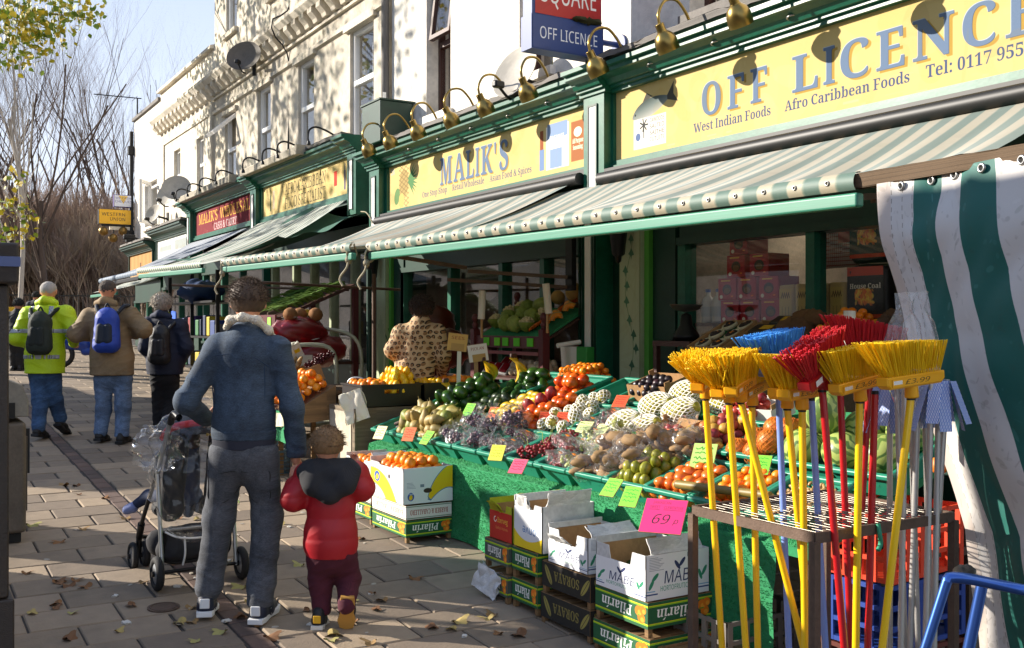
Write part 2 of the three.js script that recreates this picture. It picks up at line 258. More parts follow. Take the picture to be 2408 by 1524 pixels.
function boardTex(len, h, ppm, draw, seed, ground = '#c4ac70') {
  return canvasTex(Math.round(len * ppm), Math.round(h * ppm), (c, w, H) => { c.fillStyle = ground; c.fillRect(0, 0, w, H); if (ground == '#c4ac70') { stain(c, w, H, 60, '#dccb95', seed); stain(c, w, H, 26, '#b8923a', seed + 1); } draw(c, w, H); stain(c, w, H, 14, '#8a7440', seed + 2); const r = rng(seed + 5); for (let i = 0; i < 40; i++) { c.fillStyle = '#ddd2b4'; c.globalAlpha = .25 * r(); c.fillRect(r() * w, H - r() * r() * 30, 10 + r() * 60, 3 + 5 * r()); } c.globalAlpha = 1; });
}
const GREENS = [M.green, M.dkgreen];
const cornP = (y, x = 5.3) => [[5.5, y], [x, y], [x, y + .03], [x - .03, y + .035], [x - .03, y + .055], [x - .055, y + .06], [x - .08, y + .1], [x - .13, y + .125], [x - .16, y + .13], [x - .16, y + .165], [x - .2, y + .17], [x - .2, y + .205], [5.5, y + .225]];
function fascia(name, label, z0, z1, y0, y1, tex, o = {}) {
  const t = thing(name, label, 'shop sign'), x = 5.35;
  mesh('backing', bb(5.36, 5.49, y0 - .14, y1 + .02, z0 - .1, z1 + .1), M.dkgreen, t);
  const b = mesh('board', faceStreet(plane(z1 - z0, y1 - y0), x, (y0 + y1) / 2, (z0 + z1) / 2), decal(tex, .95), t); if (o.bl) b.userData.label = o.bl;
  mesh('frame', [bb(x - .03, 5.36, y0 - .04, y0, z0 - .05, z1 + .05), bb(x - .05, 5.36, y0 - .09, y0 - .042, z0 - .05, z1 + .05), bb(x - .03, 5.36, y0, y1, z0 - .05, z0), bb(x - .03, 5.36, y0, y1, z1, z1 + .05)], o.fm || M.green, t);
  mesh('cornice', sweepZ(cornP(y1), z0 - .12, z1 + .12), o.fm || M.green, t);
  mesh('flashing', jitter(new THREE.BoxGeometry(.36, .05, z1 - z0 + .3, 3, 1, Math.round((z1 - z0) * 9)).rotateZ(-.12).translate(5.3, y1 + .245, (z0 + z1) / 2), .016, 4, z0), M.lead, t);
  return t;
}
function pilasterHead(z, y0, y1, label) { const t = thing('pilaster_head', label, 'pilaster'); mesh('block', bb(5.24, 5.5, y0, y1, z - .15, z + .15), M.green, t); mesh('cap', sweepZ(cornP(y1 - .02, 5.22), z - .19, z + .19), M.green, t); mesh('inset', bb(5.232, 5.239, y0 + .08, y1 - .12, z - .06, z + .04), M.white, t); mesh('inset_frame', [bb(5.226, 5.239, y0 + .06, y1 - .1, z - .08, z - .062), bb(5.226, 5.239, y0 + .06, y1 - .1, z + .042, z + .06), bb(5.226, 5.239, y1 - .118, y1 - .1, z - .06, z + .04)], M.dkgreen, t); return t; }
{ // the off licence board
  const z0 = -7.07, len = 4.3, P = 460, zx = z => (z - z0) * P, yy = y => (3.535 - y) * P;
  const tex = boardTex(len, .585, P, (c, w, h) => {
    const L = [['O', -6.0, -5.76], ['F', -5.71, -5.52], ['F', -5.47, -5.29], ['L', -5.07, -4.82], ['I', -4.79, -4.68], ['C', -4.66, -4.4], ['E', -4.36, -4.13], ['N', -4.09, -3.79], ['C', -3.76, -3.52], ['E', -3.48, -3.25]];
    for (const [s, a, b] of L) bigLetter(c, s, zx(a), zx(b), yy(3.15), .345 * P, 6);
    fit(c, 'West Indian Foods', zx(-6.08), zx(-5.26), yy(3.035), .1 * P, 'serif', '#3c4c6c'); fit(c, 'Afro Caribbean Foods', zx(-5.13), zx(-4.1), yy(3.035), .1 * P, 'serif', '#3a4a6c'); fit(c, 'Tel: 0117 955', zx(-3.99), zx(-3.36), yy(3.035), .105 * P, 'serif', '#3a4a6c');
    // fish
    c.save(); c.translate(zx(-6.62), yy(3.34)); c.rotate(-.2); c.scale(.88, .88); const g = c.createLinearGradient(0, -34, 0, 36); g.addColorStop(0, '#3c4744'); g.addColorStop(.45, '#66706c'); g.addColorStop(1, '#9c9c94'); c.fillStyle = g; c.beginPath(); c.moveTo(-124, 10); c.bezierCurveTo(-90, -46, 20, -52, 120, -4); c.lineTo(172, -46); c.lineTo(160, 4); c.lineTo(182, 46); c.lineTo(118, 14); c.bezierCurveTo(30, 52, -80, 50, -124, 10); c.fill(); c.fillStyle = '#45423a'; c.beginPath(); c.moveTo(-40, -36); c.lineTo(-8, -66); c.lineTo(30, -36); c.fill(); c.beginPath(); c.moveTo(120, -4); c.lineTo(172, -46); c.lineTo(160, 4); c.lineTo(182, 46); c.lineTo(118, 14); c.fill(); c.fillStyle = '#222'; c.beginPath(); c.arc(-100, 2, 5, 0, 7); c.fill(); c.restore();
    c.fillStyle = '#cfccc2'; c.fillRect(zx(-6.83), yy(3.26), .42 * P, .25 * P); for (const [i, s] of ['CAWOODS', 'SALTED', 'SAITHE', 'CUTLETS'].entries()) fit(c, s, zx(-6.62), zx(-6.43), yy(3.21 - i * .052), 21, 'sans-serif', '#3c3832'); c.fillStyle = '#3a3a38'; c.fillRect(zx(-6.7), yy(3.2), 5, 50); for (let i = 0; i < 7; i++) { c.save(); c.translate(zx(-6.695), yy(3.2)); c.rotate(i * .9); c.fillRect(0, -3, 26, 6); c.restore(); } c.fillStyle = '#56688c'; c.beginPath(); c.arc(zx(-6.77), yy(3.11), 15, 0, 7); c.fill();
  }, 31);
  fascia('off_licence_sign', 'yellow off licence sign with a painted fish and slate blue capital letters', z0, z0 + len, 2.95, 3.535, tex);
  pilasterHead(-7.25, 2.62, 3.56, 'green pilaster head between the yellow fish sign and the pineapple sign');
  pilasterHead(-2.45, 2.62, 3.56, 'green pilaster head past the end of the off licence sign');
}
{ // the fruit shop board
  const z0 = -11.76, len = 4.32, P = 440, zx = z => (z - z0) * P, yy = y => (3.505 - y) * P;
  const tex = boardTex(len, .545, P, (c) => {
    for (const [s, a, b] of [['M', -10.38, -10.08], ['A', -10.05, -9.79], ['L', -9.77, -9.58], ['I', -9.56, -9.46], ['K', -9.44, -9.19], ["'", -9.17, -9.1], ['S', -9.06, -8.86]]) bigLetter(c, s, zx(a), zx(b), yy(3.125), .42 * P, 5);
    fit(c, 'One Stop Shop', zx(-10.83), zx(-10.2), yy(3.03), 42, 'serif', '#46546e'); fit(c, 'Retail/Wholesale', zx(-10.08), zx(-9.36), yy(3.03), 42, 'serif', '#46546e'); fit(c, 'Asian Food & Spices', zx(-9.25), zx(-8.43), yy(3.03), 42, 'serif', '#46546e'); fit(c, '24', zx(-11.7), zx(-11.6), yy(3.4), 44, 'serif', '#8d99ac');
    c.save(); c.translate(zx(-11.33), yy(3.26)); c.fillStyle = '#a08a55'; c.beginPath(); c.ellipse(0, 0, 58, 74, .2, 0, 7); c.fill(); c.strokeStyle = '#6e5a34'; c.lineWidth = 3; for (let i = -5; i < 6; i++) { c.beginPath(); c.moveTo(-60, i * 26); c.lineTo(60, i * 26 + 60); c.moveTo(-60, i * 26 + 60); c.lineTo(60, i * 26); c.stroke(); } c.fillStyle = '#4f7a4a'; for (let i = 0; i < 9; i++) { c.save(); c.translate(60, -10); c.rotate(-.9 + i * .23); c.beginPath(); c.moveTo(0, -14); c.lineTo(110, 0); c.lineTo(0, 14); c.fill(); c.restore(); } c.fillStyle = '#5e7f4c'; c.beginPath(); c.ellipse(-86, 62, 34, 46, .4, 0, 7); c.fill(); c.fillStyle = '#caa560'; c.beginPath(); c.ellipse(-28, 88, 34, 40, 0, 0, 7); c.fill(); c.restore();
    const x = zx(-8.28); c.fillStyle = '#8d4c2c'; c.fillRect(x, yy(3.4), 26, 90); c.fillStyle = '#6c82a6'; c.fillRect(x - 4, yy(3.22), 36, 88); c.fillStyle = '#e9e4da'; c.fillRect(x + 46, yy(3.42), 170, 180); c.fillStyle = '#7f93b2'; c.fillRect(x + 56, yy(3.44), 150, 62); c.fillRect(x + 76, yy(3.2), 90, 80); fit(c, 'BASMATI', x + 74, x + 180, yy(3.27), 34, 'sans-serif', '#f3efe6'); fit(c, 'RICE', x + 104, x + 150, yy(3.21), 28, 'sans-serif', '#f3efe6'); c.fillStyle = '#9b5f38'; c.fillRect(x + 232, yy(3.4), 92, 160); fit(c, 'All Purpose', x + 240, x + 316, yy(3.2), 26, 'serif', '#f1e4cf'); fit(c, 'Seasoning', x + 244, x + 312, yy(3.14), 26, 'serif', '#f1e4cf'); c.fillStyle = '#efe2c8'; c.beginPath(); c.ellipse(x + 278, yy(3.3), 28, 20, 0, 0, 7); c.fill();
  }, 57);
  fascia('fruit_shop_sign', 'yellow shop sign with a painted pineapple and rice packets', z0, z0 + len, 2.96, 3.505, tex);
  pilasterHead(-11.98, 2.7, 3.52, 'green pilaster head at the pineapple end of the yellow sign');
}
{ const z0 = -16.8, len = 3.86, P = 300, zx = z => (z - z0) * P; const tex = boardTex(len, .49, P, (c, w, h) => { fit(c, 'AFRO-CARIBBEAN', zx(-15.72), zx(-13.93), h * .47, 72, 'thin', '#3a3526'); fit(c, 'FOOD SPECIALIST', zx(-15.72), zx(-13.95), h * .92, 72, 'thin', '#3a3526'); for (const [z, col] of [[-16.45, '#2f4a2a'], [-13.25, '#5a5468']]) { c.fillStyle = col; c.fillRect(zx(z), h * .3, 18, h * .55); c.fillRect(zx(z) + 5, h * .12, 8, h * .2); } c.fillStyle = '#b6a48a'; c.fillRect(zx(-16.32), h * .2, 30, h * .6); c.fillStyle = '#c2301e'; c.fillRect(zx(-13.62), h * .25, 34, h * .42); }, 77);
  fascia('food_specialist_sign', 'yellow food specialist sign with two lines of capitals and painted bottles', z0, z0 + len, 3.325, 3.815, tex);
  pilasterHead(-12.72, 3.0, 3.84, 'green pilaster head beside the food specialist sign and the green box'); pilasterHead(-17.03, 3.0, 3.84, 'green pilaster head between the food specialist sign and the red wholesale sign'); }
{ const z0 = -21.18, len = 3.9, P = 300, zx = z => (z - z0) * P; const tex = boardTex(len, .48, P, (c, w, h) => { c.strokeStyle = '#d8b04a'; c.lineWidth = 3; fit(c, "MALIK'S", zx(-21.0), zx(-19.6), h * .56, 84, 'thin', '#d8ac3c'); fit(c, 'WHOLESALE', zx(-19.45), zx(-17.34), h * .56, 84, 'thin', '#d8ac3c'); fit(c, 'CASH & CARRY', zx(-19.87), zx(-18.35), h * .94, 54, 'thin', '#cfc0bc'); }, 87, '#741620');
  fascia('wholesale_sign', 'dark red wholesale sign with gold capital letters', z0, z0 + len, 3.335, 3.815, tex); pilasterHead(-21.4, 2.9, 3.84, 'green pilaster head at the end of the red wholesale sign'); }
{ const tex = boardTex(3.0, .42, 200, (c, w, h) => { c.fillStyle = '#9aa09e'; c.fillRect(w * .08, h * .35, w * .38, h * .3); c.fillRect(w * .55, h * .2, w * .38, h * .5); c.fillStyle = '#777'; c.fillRect(w * .5, 0, 3, h); }, 91, '#dfe2de'); fascia('white_box_sign', 'faded white box sign beyond the red wholesale sign', -24.7, -21.7, 3.05, 3.47, tex, { fm: M.dkgreen });
  const t2 = boardTex(2.5, .55, 200, (c, w, h) => { for (let i = 0; i < 12; i++) { c.fillStyle = i % 2 ? '#b3874f' : '#a87c46'; c.fillRect(i * w / 12, 0, w / 12 - 1, h); } c.fillStyle = '#6a4a2a'; c.fillRect(w * .45, h * .4, 30, 24); }, 95, '#b98d55'); fascia('wooden_board_sign', 'bare wooden board sign at the far end of the shops', -27.9, -25.2, 2.75, 3.3, t2, { fm: M.dkgreen }); }
// shop windows with rooms behind
const floorAt = z => GY(5, z);
function shopfront(name, label, z0, z1, top, mull, o = {}) {
  const t = thing(name, label, 'shopfront'), y0 = floorAt(z1) - .1, ris = floorAt((z0 + z1) / 2) + (o.riser ?? .55), x = FX;
  mesh('stall_riser', [bb(x, x + .16, y0, ris, z0, z1), bb(x - .05, x + .17, ris, ris + .05, z0, z1)], M.dkgreen, t);
  mesh('head_panel', [bb(x, x + .16, top - .5, top + .25, z0, z1), bb(x - .04, x + .16, top - .56, top - .5, z0, z1)], M.dkgreen, t);
  const mz = [z0, ...mull, z1];
  for (const z of mull) mesh('mullion', bb(x - .02, x + .1, ris + .05, top - .56, z - .04, z + .04), o.mm || M.green, t);
  for (const [z, d] of [[z0, 1], [z1, -1]]) mesh('mullion', bb(x - .02, x + .1, ris + .05, top - .56, z, z + d * .09), o.mm || M.green, t);
  for (let i = 0; i < mz.length - 1; i++) mesh('pane', bb(x + .04, x + .046, ris + .05, top - .56, mz[i] + (i ? .04 : .09), mz[i + 1] - (i == mz.length - 2 ? .09 : .04)), M.glass, t);
  mesh('room', [bb(x + 3.5, x + 3.6, y0, top + .3, z0, z1), bb(x + .16, x + 3.5, y0 - .1, y0, z0, z1), bb(x + .16, x + 3.5, top + .25, top + .35, z0, z1), bb(x + .16, x + 3.5, y0, top + .25, z0 - .08, z0), bb(x + .16, x + 3.5, y0, top + .25, z1, z1 + .08)], M.room, t);
  return { t, ris };
}
shopfront('off_licence_shopfront', 'dark green off licence shopfront with display window behind the brooms', -6.42, -2.2, 2.75, [-5.02], { riser: .75 });
shopfront('fruit_shop_shopfront', 'dark green shopfront with tall mullions behind the cabbages and carrots', -11.7, -7.62, 2.75, [-10.4, -9.25, -8.45], { riser: .7 });
shopfront('food_specialist_shopfront', 'shopfront with pale panels behind the racks of green vegetables', -16.8, -12.5, 3.1, [-15.7, -14.9, -14.1, -13.3], { mm: M.pgreen });
shopfront('wholesale_shopfront', 'dark shopfront under the red wholesale sign', -21.2, -17.2, 3.1, [-19.8, -18.6]);
shopfront('white_box_shopfront', 'dark shopfront under the faded white box sign', -24.8, -21.6, 2.9, [-23.2]);
shopfront('end_shopfront', 'dark green shopfront under the bare wooden board', -28.0, -25.1, 2.65, [-26.5]);
{ // pillars between the shops
  const ivy = canvasTex(128, 1024, (c, w, h) => { c.fillStyle = '#aeb897'; c.fillRect(0, 0, w, h); stain(c, w, h, 40, '#8d8a6a', 5); const r = rng(9); c.strokeStyle = '#5a7a58'; c.lineWidth = 3; c.beginPath(); c.moveTo(60, 0); for (let y = 0; y < h; y += 20) c.lineTo(64 + 26 * sin(y * .016), y); c.stroke(); for (let y = 30; y < h; y += 44 + r() * 20) { const x = 64 + 26 * sin(y * .016) + (r() - .5) * 46; c.fillStyle = r() < .5 ? '#2f5c44' : '#48765a'; c.beginPath(); c.moveTo(x, y - 20); c.lineTo(x + 12, y - 6); c.lineTo(x + 19, y + 4); c.lineTo(x + 4, y + 6); c.lineTo(x, y + 20); c.lineTo(x - 6, y + 5); c.lineTo(x - 19, y); c.lineTo(x - 9, y - 8); c.fill(); } });
  const ivyTall = canvasTex(128, 1024, (c, w, h) => { c.fillStyle = '#a9b78d'; c.fillRect(0, 0, w, h); stain(c, w, h, 40, '#8d8a6a', 8); c.strokeStyle = '#3f7050'; c.lineWidth = 4; for (let i = 0; i < 9; i++) { c.beginPath(); c.moveTo(64, h); c.quadraticCurveTo(64 + (i - 4) * 6, h * .6, 64 + (i - 4) * 17, h * .4 + Math.abs(i - 4) * 24); c.stroke(); } });
  function pillar(name, label, zc, top, tex, side) {
    const t = thing(name, label, 'pillar'), y0 = floorAt(zc + .4) - .1;
    mesh('core', bb(FX - .1, FX + .3, y0, top, zc - .14, zc + .14), M.pgreen, t);
    const p = plane(.27, top - y0); mesh('painted_panel', faceStreet(p, FX - .103, (y0 + top) / 2, zc), decal(tex, .6), t);
    const q = plane(.38, top - y0); mesh('painted_side', q.translate(FX + .09, (y0 + top) / 2, zc + .143), decal(tex, .6), t);
    mesh('near_edge', bb(FX - .06, FX + .2, y0, top, zc + .15, zc + .21), std(0x4f9a3a, .5), t);
    mesh('far_jamb', bb(FX - .02, FX + .3, y0, top, zc - .46, zc - .15), M.dkgreen, t);
    mesh('near_jamb', bb(FX - .02, FX + .3, y0, top, zc + .215, zc + .5), M.dkgreen, t);
  }
  pillar('ivy_pillar', 'pale green pillar painted with climbing ivy beside the off licence window', -6.95, 2.62, ivy);
  pillar('palm_pillar', 'pale green pillar painted with slender palm fronds behind the leopard print coat', -12.12, 2.66, ivyTall);
  // front pilaster with white inset and a lock box
  const t = thing('green_pilaster', 'green pilaster with a white inset strip and a small lock box', 'pilaster'), z = -7.42, y0 = floorAt(z) - .1;
  mesh('shaft', bb(5.3, 5.5, y0, 2.62, z - .13, z + .13), M.green, t); mesh('inset', bb(5.292, 5.299, y0 + .2, 2.5, z - .04, z + .05), M.white, t);
  mesh('beads', [bb(5.28, 5.299, y0, 2.6, z - .12, z - .1), bb(5.28, 5.299, y0, 2.6, z - .08, z - .065), bb(5.28, 5.299, y0, 2.6, z + .075, z + .09), bb(5.28, 5.299, y0, 2.6, z + .1, z + .12)], M.dkgreen, t);
  mesh('lock_box', rbx(.09, .3, .19, .01, 5.23, 1.2, z + .04), std(0x2f8f3c, .45), t);
  for (const [zz, l] of [[-6.95, 'small dark wall lantern hanging on the ivy pillar'], [-12.12, 'small dark wall lantern hanging on the palm frond pillar']]) {
    const n = thing('wall_lantern', l, 'lantern', [FX - .22, 2.28, zz]);
    mesh('body', lathe([[0, -.22], [.025, -.2], [.03, -.16], [.055, -.14], [.085, .12], [.085, .14]], 6), M.blackm, n); mesh('cap', lathe([[.11, .14], [.06, .2], [.02, .22], [.012, .27], [0, .27]], 6), M.blackm, n); mesh('bracket', tube([[0, .26, 0], [.05, .34, 0], [.12, .2, 0]], .01, 10, 6), M.blackm, n);
  }
}
// ---------- fittings on the facade ----------
{ // brass swan neck lamps
  const proto = (() => {
    const t = thing('brass_lamp', 'x', 'lamp', [0, 0, 0], 0, 'brass lamps above the yellow signs');
    const sh = grp('head', t, [0, 0, 0], [0, 0, .5]);
    mesh('shade', lathe([[.036, .1], [.05, .09], [.074, .066], [.09, .025], [.094, -.02], [.09, -.062], [.086, -.062], [.09, -.02], [.086, .022], [.07, .06], [.03, .09]], 28), M.brass, sh);
    mesh('cap', lathe([[0, .165], [.034, .165], [.036, .16], [.036, .105], [.042, .1], [.042, .09], [0, .09]], 18), M.brass, sh);
    mesh('bulb', new THREE.SphereGeometry(.04, 12, 8).translate(0, -.01, 0), M.white, sh);
    mesh('neck', tube([[-.075, .14, 0], [-.085, .22, 0], [-.02, .335, 0], [.1, .36, 0], [.2, .28, 0], [.28, .16, 0], [.36, .1, 0], [.44, .09, 0]], .0125, 40, 8), M.brass, t);
    mesh('wall_flange', lathe([[0, 0], [.035, 0], [.03, .012], [.014, .018], [0, .02]], 14).rotateZ(.1), M.brass, t, [.44, .075, 0]);
    return t;
  })();
  const zs = [-11.42, -10.8, -10.08, -9.3, -8.6, -7.83, -6.77, -5.9, -5.14, -4.35, -3.55];
  const lab = i => i == 0 ? 'brass swan neck lamp beside the green box, first of the row' : i == zs.length - 1 ? 'brass swan neck lamp at the last letters of the off licence sign' : i < 6 ? 'brass swan neck lamp over the pineapple sign' : 'brass swan neck lamp over the fish sign';
  zs.forEach((z, i) => { const t = i ? dup(proto, [4.93, 3.63, z], (i * 37 % 11 - 5) * .03, lab(i)) : (proto.position.set(4.93, 3.63, z), proto.userData.label = lab(0), proto); t.scale.setScalar(.94); });
  // small bulb sockets under the cornice
  const sk = thing('bulb_socket', 'small dark bulb socket under the green cornice', 'socket', [5.24, 3.62, -10.9], 0, 'bulb sockets under the cornice');
  mesh('cup', lathe([[.012, .05], [.02, .045], [.03, .01], [.036, -.02], [.03, -.02], [.01, .01]], 12).rotateZ(-.6), M.blackm, sk); mesh('ring', new THREE.TorusGeometry(.03, .007, 8, 16).rotateX(1.3).translate(-.012, -.02, 0), M.steel, sk);
  for (const z of [-10.15, -9.4, -8.65, -7.95, -6.45, -5.7, -4.95, -4.2]) dup(sk, [5.24, z > -7 ? 3.65 : 3.62, z]);
  // black swan neck lamps
  const bl = thing('black_swan_neck', 'thin black swan neck lamp over the food specialist sign', 'lamp', [5.2, 4.03, -13.3], 0, 'thin black swan neck lamps');
  mesh('arm', tube([[.25, -.02, .1], [.1, .06, .05], [-.1, .17, 0], [-.25, .2, 0], [-.33, .15, 0], [-.35, .05, 0], [-.34, -.02, 0]], .014, 30, 7), M.blackm, bl); mesh('tip', lathe([[.02, 0], [.03, -.05], [.028, -.05], [.015, 0]], 10).translate(-.34, 0, 0), M.blackm, bl);
  for (const z of [-14.6, -15.3, -16.3]) dup(bl, [5.2, 4.03, z]);
  for (const z of [-17.9, -19.0, -19.9, -20.8]) dup(bl, [5.2, 4.03, z], 0, 'thin black swan neck lamp over the red wholesale sign');
  for (const [z0, z1, l] of [[-17, -14.2, 'long dusty strip light casing on the food specialist cornice'], [-21.2, -17.6, 'long dusty strip light casing on the red sign cornice']]) solo('strip_light', [rbx(.2, .12, z1 - z0, .02, 5.1, 4.06, (z0 + z1) / 2), bx(.22, .14, .08, 5.1, 4.06, z1)], worn(0xa89f8c, .8), l, 'light');
}
{ // green box, dishes, cameras, projecting signs
  const g = thing('utility_box', 'dark green square cabinet fixed above the cornice beside the brass lamps', 'cabinet'); mesh('body', rbx(.44, .5, .56, .012, 5.26, 4.0, -11.62), M.dkgreen, g); mesh('lid', bx(.47, .02, .59, 5.26, 4.26, -11.62), M.dkgreen, g); mesh('flag', [bx(.04, .08, .005, 5.26, 4.39, -11.7), rod([5.26, 4.26, -11.7], [5.26, 4.37, -11.7], .008)], M.white, g);
  const dishMat = std(0xb9b6ae, .6, { map: tDirty, side: 2 });
  const dish = (p, r, turn, label, m = dishMat) => { const t = thing('satellite_dish', label, 'dish', p, turn, 'satellite dishes'); mesh('reflector', lathe([[0, 0], [r * .4, .016], [r * .75, .055], [r, .1], [r, .107], [r * .75, .064], [r * .4, .024], [0, .008]], 28).scale(1, 1, .9).rotateX(PI / 2 - .35), m, t); mesh('arm', tube([[0, -r * .8, .04], [0, -r * .8, r * .5], [0, -r * .45, r]], .014, 10, 6), M.blackm, t); mesh('receiver', rbx(.07, .07, .12, .02, 0, -r * .4, r), M.blackm, t); mesh('bracket', [rod([0, -.02, -.02], [0, -.06, -.3], .025), bx(.06, .3, .03, 0, -.06, -.3)], M.blackm, t); return t; };
  dish([5.15, 6.02, -17.1], .31, -.75, 'large weathered satellite dish below the dentil cornice', std(0x6a645c, .7, { map: tDirty, side: 2 })); dish([5.12, 7.3, -16.6], .3, -.8, 'weathered satellite dish on the upper beige wall', std(0x847d74, .7, { map: tDirty, side: 2 }));
  dish([5.12, 7.5, -15.2], .26, -.7, 'dark satellite dish high on the beige wall beside the cable', std(0x3b3a3a, .6, { side: 2 }));
  dish([5.15, 4.3, -22.6], .29, -1.1, 'pale round satellite dish shining above the red sign'); dish([5.15, 4.0, -23.9], .25, -1.15, 'pale satellite dish above the white box sign'); dish([5.05, 4.3, -21.5], .3, -.5, 'narrow edge-on satellite dish at the red sign corner'); dish([5.25, 3.95, -8.45], .3, -1.4, 'pale satellite dish behind the blue projecting sign');
  const cam = thing('security_camera', 'dark security camera on the corner house wall', 'camera', [5.2, 3.7, -26.6]); mesh('body', rbx(.28, .13, .13, .03, -.12, 0, 0), M.blackm, cam); mesh('arm', rod([0, 0, 0], [.3, -.15, 0], .025), M.blackm, cam);
  // red and blue projecting sign
  const z = -7.15, s = thing('projecting_sign', 'red and blue double decked projecting off licence sign on a bracket', 'sign');
  const red = canvasTex(512, 640, (c, w, h) => { c.fillStyle = '#b8231f'; c.fillRect(0, 0, w, h); stain(c, w, h, 20, '#6a1010', 4); fit(c, 'red', 90, w - 60, 330, 420, 'sans-serif', '#efece6'); c.font = 'bold 10px sans-serif'; fit(c, 'SQUARE', 40, w - 30, 560, 190, 'sans-serif', '#efece6'); }), blue = canvasTex(512, 256, (c, w, h) => { c.fillStyle = '#24407e'; c.fillRect(0, 0, w, h); stain(c, w, h, 14, '#101c40', 6); fit(c, 'OFF LICENCE', 46, w - 36, 176, 130, 'sans-serif', '#e8eaee'); });
  const sBlue = std(0x223f7c, .45), x0 = 4.54, x1 = 5.25;
  mesh('red_case', bb(x0, x1, 4.12, 4.98, z - .14, z), sBlue, s); mesh('red_face', plane(x1 - x0 - .04, .84).translate((x0 + x1) / 2 + .01, 4.55, z + .004), decal(red, .35), s); mesh('blue_case', bb(x0 - .012, x1 + .012, 3.83, 4.118, z - .15, z + .012), sBlue, s); mesh('blue_face', plane(x1 - x0, .27).translate((x0 + x1) / 2, 3.975, z + .016), decal(blue, .35), s);
  mesh('bracket', [rod([x1, 4.0, z - .06], [5.5, 4.0, z - .06], .025), rod([x1, 4.8, z - .06], [5.5, 4.8, z - .06], .025), new THREE.CylinderGeometry(.1, .1, .02, 20).rotateZ(PI / 2).translate(5.485, 4.0, z - .06)], sBlue, s); mesh('moss', jitter(new THREE.SphereGeometry(.05, 14, 10).scale(3, .5, .6), .02, 30).translate(5.08, 4.13, z + .03), worn(0x3c3a1c, 1), s);
  // far projecting signs and pawnbroker's balls
  const yt = (w, h, dr) => canvasTex(w, h, dr);
  const f1 = thing('yellow_projecting_sign', 'yellow projecting money transfer sign on the corner house', 'sign'); mesh('case', bb(4.62, 5.42, 4.14, 4.53, -28.28, -28.12), M.blackm, f1); mesh('face', plane(.78, .37).translate(5.02, 4.335, -28.117), decal(yt(256, 128, (c, w, h) => { c.fillStyle = '#f2b71c'; c.fillRect(0, 0, w, h); fit(c, 'WESTERN', 20, 214, 56, 40, 'sans-serif', '#111'); fit(c, 'UNION', 84, 214, 98, 40, 'sans-serif', '#111'); })), f1); mesh('bracket', bb(5.42, 5.52, 4.3, 4.36, -28.22, -28.18), M.blackm, f1);
  const f2 = thing('white_projecting_sign', 'small white and purple cheque sign above the yellow sign', 'sign'); mesh('case', bb(4.99, 5.47, 4.6, 4.92, -28.26, -28.14), std(0x4a3a78, .5), f2); mesh('face', plane(.45, .29).translate(5.23, 4.76, -28.136), decal(yt(256, 160, (c, w, h) => { c.fillStyle = '#d9dce6'; c.fillRect(0, 0, w, h); c.fillStyle = '#e0b848'; c.beginPath(); c.moveTo(60, 6); c.lineTo(190, 6); c.lineTo(126, 120); c.fill(); fit(c, 'WE CASH', 14, 240, 54, 46, 'sans-serif', '#4a4a86'); fit(c, 'CHEQUES', 8, 246, 104, 46, 'sans-serif', '#4a4a86'); })), f2);
  const pb = thing('pawnbroker_sign', 'three hanging brass balls under the yellow projecting sign', 'sign'); const bm = std(0x9a7a44, .38, { metalness: .8, map: tMottle }); for (const [x, y] of [[4.75, 3.96], [4.99, 3.79], [5.23, 3.98]]) mesh('ball', new THREE.SphereGeometry(.12, 20, 14), bm, pb, [x, y, -28.2]); mesh('hanger', [bb(4.7, 5.52, 4.09, 4.13, -28.22, -28.18), rod([4.99, 3.9, -28.2], [4.99, 4.1, -28.2], .012), bb(5.3, 5.5, 3.7, 4.0, -28.28, -28.12)], M.blackm, pb); mesh('board', bb(4.9, 5.4, 4.0, 4.09, -28.26, -28.16), M.cream, pb);
  const an = thing('tv_aerial', 'thin rooftop television aerial on the corner house', 'aerial', [5.75, 6.9, -28.0]); mesh('mast', rod([-.2, -.4, 0], [-.2, .55, 0], .02), M.blackm, an); mesh('boom', [rod([-1.3, .5, .2], [-.1, .56, 0], .014)], M.blackm, an); for (let i = 0; i < 6; i++) mesh('element', rod([-1.2 + i * .18, .5, -.15], [-1.2 + i * .18, .5, .5], .007, .007, 5), M.blackm, an);
  const wire = solo('overhead_cable', tube([[-6, 9.2, -22], [0, 8.35, -22], [5.4, 8.15, -21]], .012, 40, 5), M.cable, 'thin black cable strung overhead across the sky', 'cable');
  solo('overhead_cable', tube([[-6, 9.3, -22.5], [0, 8.3, -22.2], [5.4, 8.3, -21]], .012, 40, 5), M.cable, 'second thin black cable sagging just below the first', 'cable');
}
